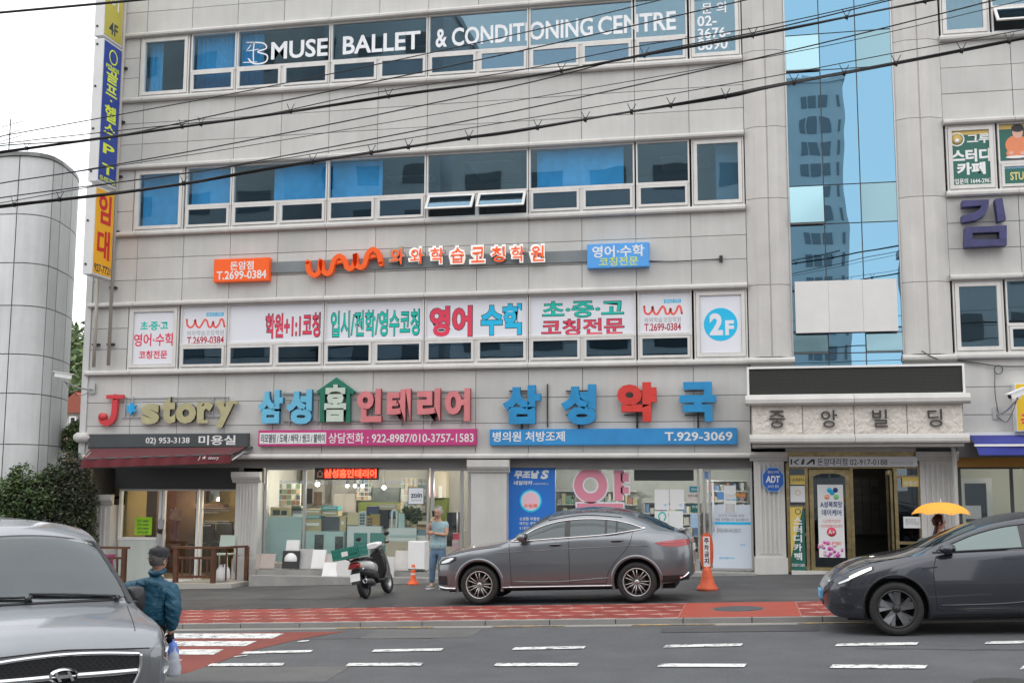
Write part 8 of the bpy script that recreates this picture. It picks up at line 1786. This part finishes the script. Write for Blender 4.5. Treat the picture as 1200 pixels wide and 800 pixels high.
loft('tail_light', [(-.345, .655, .06, .045), (-.30, .66, .095, .06), (-.27, .66, .10, .06)], mat('scooter_tail_red', (.35, .01, .015), .2, coat=1))
MB().prism([(-.28, .56), (-.36, .44), (-.40, .30), (-.385, .30), (-.34, .44), (-.26, .54)], -.08, .08, 'x').build('rear_mudguard', SB, sr)
MB().hexa([(-.10, -.385, .36), (.10, -.385, .36), (.10, -.375, .36), (-.10, -.375, .36), (-.10, -.345, .50), (.10, -.345, .50), (.10, -.335, .50), (-.10, -.335, .50)]).build('number_plate', PLATE, sr)
MB().tube([(.14, -.22, .33), (.15, .05, .30), (.13, .2, .27)], [.055, .06, .045], 12).build('exhaust', SG, sr); MB().lathe([(.03, 0), (.05, 0), (.05, -.02), (.03, -.02)], .14, -.225, .33, 12, axis='y').build('exhaust_tip', CHR, sr)
MB().box(-.12, .11, -.05, .35, .20, .36).build('engine', SB, sr); MB().tube([(-.1, .25, .25), (-.22, .22, .02)], .012, 6).build('side_stand', SG, sr)
MB().tube([(-.1, -.05, .74), (-.12, -.35, .80), (.12, -.35, .80), (.1, -.05, .74)], .012, 6).build('rear_rack', CHR, sr)
cr = root('crate', (0, 0, 0), 'teal green plastic crate strapped on the rear rack of the scooter', 'crate'); CG = mat('crate_green', (.02, .20, .15), .45, noise=(5, .12))
cx0, cx1, cy0, cy1, cz0, cz1 = -.33, .24, -.52, -.08, .81, 1.02
b = MB()
for z, h in ((cz0, .035), (cz1 - .035, .035), ((cz0 + cz1) / 2 - .01, .02)):
    b.box(cx0, cx1, cy0, cy0 + .02, z, z + h); b.box(cx0, cx1, cy1 - .02, cy1, z, z + h); b.box(cx0, cx0 + .02, cy0 + .02, cy1 - .02, z, z + h); b.box(cx1 - .02, cx1, cy0 + .02, cy1 - .02, z, z + h)
b.build('rims', CG, cr)
b = MB()
for i in range(14): x = cx0 + (cx1 - cx0 - .02) * i / 13; b.box(x, x + .022, cy0 + .003, cy0 + .015, cz0, cz1); b.box(x, x + .022, cy1 - .015, cy1 - .003, cz0, cz1)
for i in range(10): y = cy0 + (cy1 - cy0 - .02) * i / 9; b.box(cx0 + .003, cx0 + .015, y, y + .022, cz0, cz1); b.box(cx1 - .015, cx1 - .003, y, y + .022, cz0, cz1)
b.build('slats', CG, cr)['kind'] = 'stuff'; ubox('base', cx0 + .01, cx1 - .01, cy0 + .01, cy1 - .01, cz0 + .002, cz0 + .02, mat('crate_dark', (.01, .05, .04), .6), cr)
MB().ell((-.05, -.3, .93), (.2, .14, .10), 14, 8).build('contents', mat('sack_dark_green', (.012, .07, .055), .8), cr); MB().box(-.13, .0, cy0 - .004, cy0, .86, .95).build('tag', PAPER, cr)
for r_, dzz in ((sr, 0), (cr, 0)): r_.location = (sx_, sy_, gz(sx_) + .003); r_.rotation_euler = (0, math.radians(-12), math.radians(-3))
# ================================================================ road cones
def bands(b, prof, X, Y, Z, n=18): pass
X, Y = XF(484, 681, -1.2), -1.2; Z = gz(X)
r = root('traffic_post', (X, Y, Z), 'small orange post with pale reflective bands beside the man on the phone', 'bollard'); OP = mat('cone_orange', (.75, .10, .015), .5, noise=(6, .08)); RB = mat('reflective_band', (.60, .58, .55), .4); RBR = mat('band_red', (.60, .05, .03), .5)
MB().lathe([(0, 0), (.13, .0), (.13, .03), (.10, .045), (.075, .10), (.055, .16), (.045, .40), (.03, .44), (0, .45)], X, Y, Z, 18).build('post', OP, r)
for z0_, m in ((.20, RB), (.33, RB)): MB().lathe([(.053 if z0_ < .3 else .049, z0_), (.052 if z0_ < .3 else .048, z0_ + .05)], X, Y, Z, 18).build('band', m, r)
X, Y, _ = G(829, 691); Z = gz(X)
r = root('traffic_cone', (X, Y, Z), 'orange no-parking cone with an oval sign behind the tail of the coupe suv', 'cone'); OP2 = mat('cone_faded_orange', (.60, .10, .035), .6, noise=((4, .15), (20, .1)))
MB().lathe([(0, 0), (.20, .0), (.205, .03), (.19, .06), (.14, .12), (.11, .24), (.085, .36), (.06, .44), (.0, .45)], X, Y, Z, 22).build('base', OP2, r)
sh_ = [(X + .125 * (abs(math.cos(a)) ** .7) * math.copysign(1, math.cos(a)), Z + .72 + .35 * (abs(math.sin(a)) ** .8) * math.copysign(1, math.sin(a))) for a in np.linspace(0, 2 * math.pi, 29)[:-1]]
MB().prism(sh_, Y - .04, Y + .04, 'y').build('sign_board', OP2, r); MB().box(X - .062, X + .062, Y - .048, Y - .04, Z + .44, Z + 1.0).build('label', WHITE, r)
for i, ch in enumerate('주차금지'): write(ch, X - .045, X + .045, Z + .87 - i * .125, Z + .975 - i * .125, Y - .048, mat('print_dark_violet', (.12, .02, .05), .5), r, bold=.03)
# ================================================================ overhead cables along the kerb
CAB = mat('cable_black', (.012, .012, .013), .6); YC = -9.6
def cable(pts, r_, label, strands=1, thin=None, ties=(), grp=None):
    P = [(*[F(px, py, YC)[0]], YC, F(px, py, YC)[1]) for px, py in pts]; P = smooth_path(P, 8)
    o = root('overhead_cable', tuple(P[0]), label, 'cable', 'overhead cables crossing the street front')
    if strands == 1: MB().tube(P, r_, 6).build('strand', CAB, o)
    else:
        for k in range(strands):
            ph = 2 * math.pi * k / strands; rd = random.Random(k); am = r_ * (1.0 if k else .2)
            MB().tube([(p.x, p.y + am * math.cos(ph + i * .13 * (1 + .3 * k)), p.z + am * (.9 * math.sin(ph + i * .11) + (.8 * math.sin(i * .07 + k) if k == strands - 1 else 0))) for i, p in enumerate(P)], r_ * (.75 if k == 0 else .5), 6).build('strand', CAB, o)
    for px in ties:
        i = min(range(len(P)), key=lambda i: abs(P[i].x - XF(px, 100, YC))); p = P[i]
        MB().tube([p + Vector((-.06, 0, .13)), p + Vector((-.02, 0, .04)), p + Vector((.01, -.02, -.045))], .006, 4).tube([p + Vector((.07, 0, .12)), p + Vector((.02, 0, .03)), p + Vector((.01, .02, -.045))], .006, 4).lathe([(r_ * 1.9, -.02), (r_ * 1.9, .02)], p.x, p.y, p.z, 8, axis='x').build('tie', CAB, o)
cable([(-120, 196), (0, 178.5), (130, 160), (300, 136.5), (455, 113), (600, 93), (755, 65), (900, 38.5), (1043, 10), (1150, -12), (1300, -45)], .018, 'upper thick black cable bundle with wire ties, crossing the stair bay near the top', 4, ties=(42, 222, 230, 333, 457, 652, 754, 880, 986, 1085))
cable([(-120, 258), (0, 242), (135, 226), (215, 215), (300, 200), (435, 179), (540, 163), (600, 154.5), (740, 131), (850, 113), (900, 102.5), (1050, 74.5), (1200, 45), (1320, 20)], .021, 'lower thick black cable bundle with wire ties, running just above the green poster', 4, ties=(30, 84, 215, 372, 436, 484, 549, 626, 691, 738, 791, 852, 925, 985, 1057, 1126, 1193))
for pts, r_, lb in (([(-60, 172), (0, 160), (300, 104.5), (600, 41.5), (775, 0), (850, -18)], .0085, 'thin cable crossing the ballet window from lower left, the highest one'),
    ([(-60, 182), (0, 171), (125, 161), (300, 125), (600, 62), (875, 0), (950, -18)], .010, 'second highest thin cable, passing over the word for centre'),
    ([(-60, 180), (0, 169), (150, 152), (300, 136), (420, 112), (600, 84), (750, 54), (900, 30), (1045, -2), (1100, -16)], .008, 'thin cable just above the upper thick bundle'),
    ([(-60, 229), (0, 215), (95, 200), (300, 163), (600, 101.5), (760, 62), (900, 35), (1045, 0), (1100, -14)], .010, 'thin cable just under the upper thick bundle'),
    ([(60, 206), (180, 188), (300, 169.5), (600, 119), (900, 67), (1050, 36), (1250, -12)], .006, 'thin cable in the middle of the plain wall band, fainter upper one'),
    ([(-60, 246), (0, 232), (212, 204), (300, 189), (600, 131), (900, 65.5), (1080, 22), (1175, -2), (1250, -20)], .010, 'thin dark cable midway between the two thick bundles'),
    ([(-60, 248), (0, 238), (150, 212), (300, 191), (600, 142), (900, 90.5), (1050, 62), (1200, 35), (1300, 14)], .007, 'thin cable just above the lower thick bundle')):
    cable(pts, r_, lb)
# ---- cables on the near side of the street, above and behind the camera: the windscreens mirror them
for (Y, z, r_, lb) in ((-17.2, 6.8, .012, 'lowest cable on the near side of the street, mirrored in the van windscreen'), (-17.8, 7.4, .02, 'second cable on the near side of the street, mirrored in the van windscreen'), (-18.4, 8.0, .012, 'third cable on the near side of the street, mirrored in the van windscreen'), (-19.2, 8.2, .035, 'thick upper cable bundle on the near side of the street'), (-20.2, 8.8, .012, 'highest cable on the near side of the street')):
    o = root('overhead_cable', (-30, Y, z), lb, 'cable'); MB().tube(smooth_path([(-30, Y, z + .3), (-12, Y, z - .25), (4, Y, z - .1), (20, Y, z + .6)], 8), r_, 6).build('strand', CAB, o)
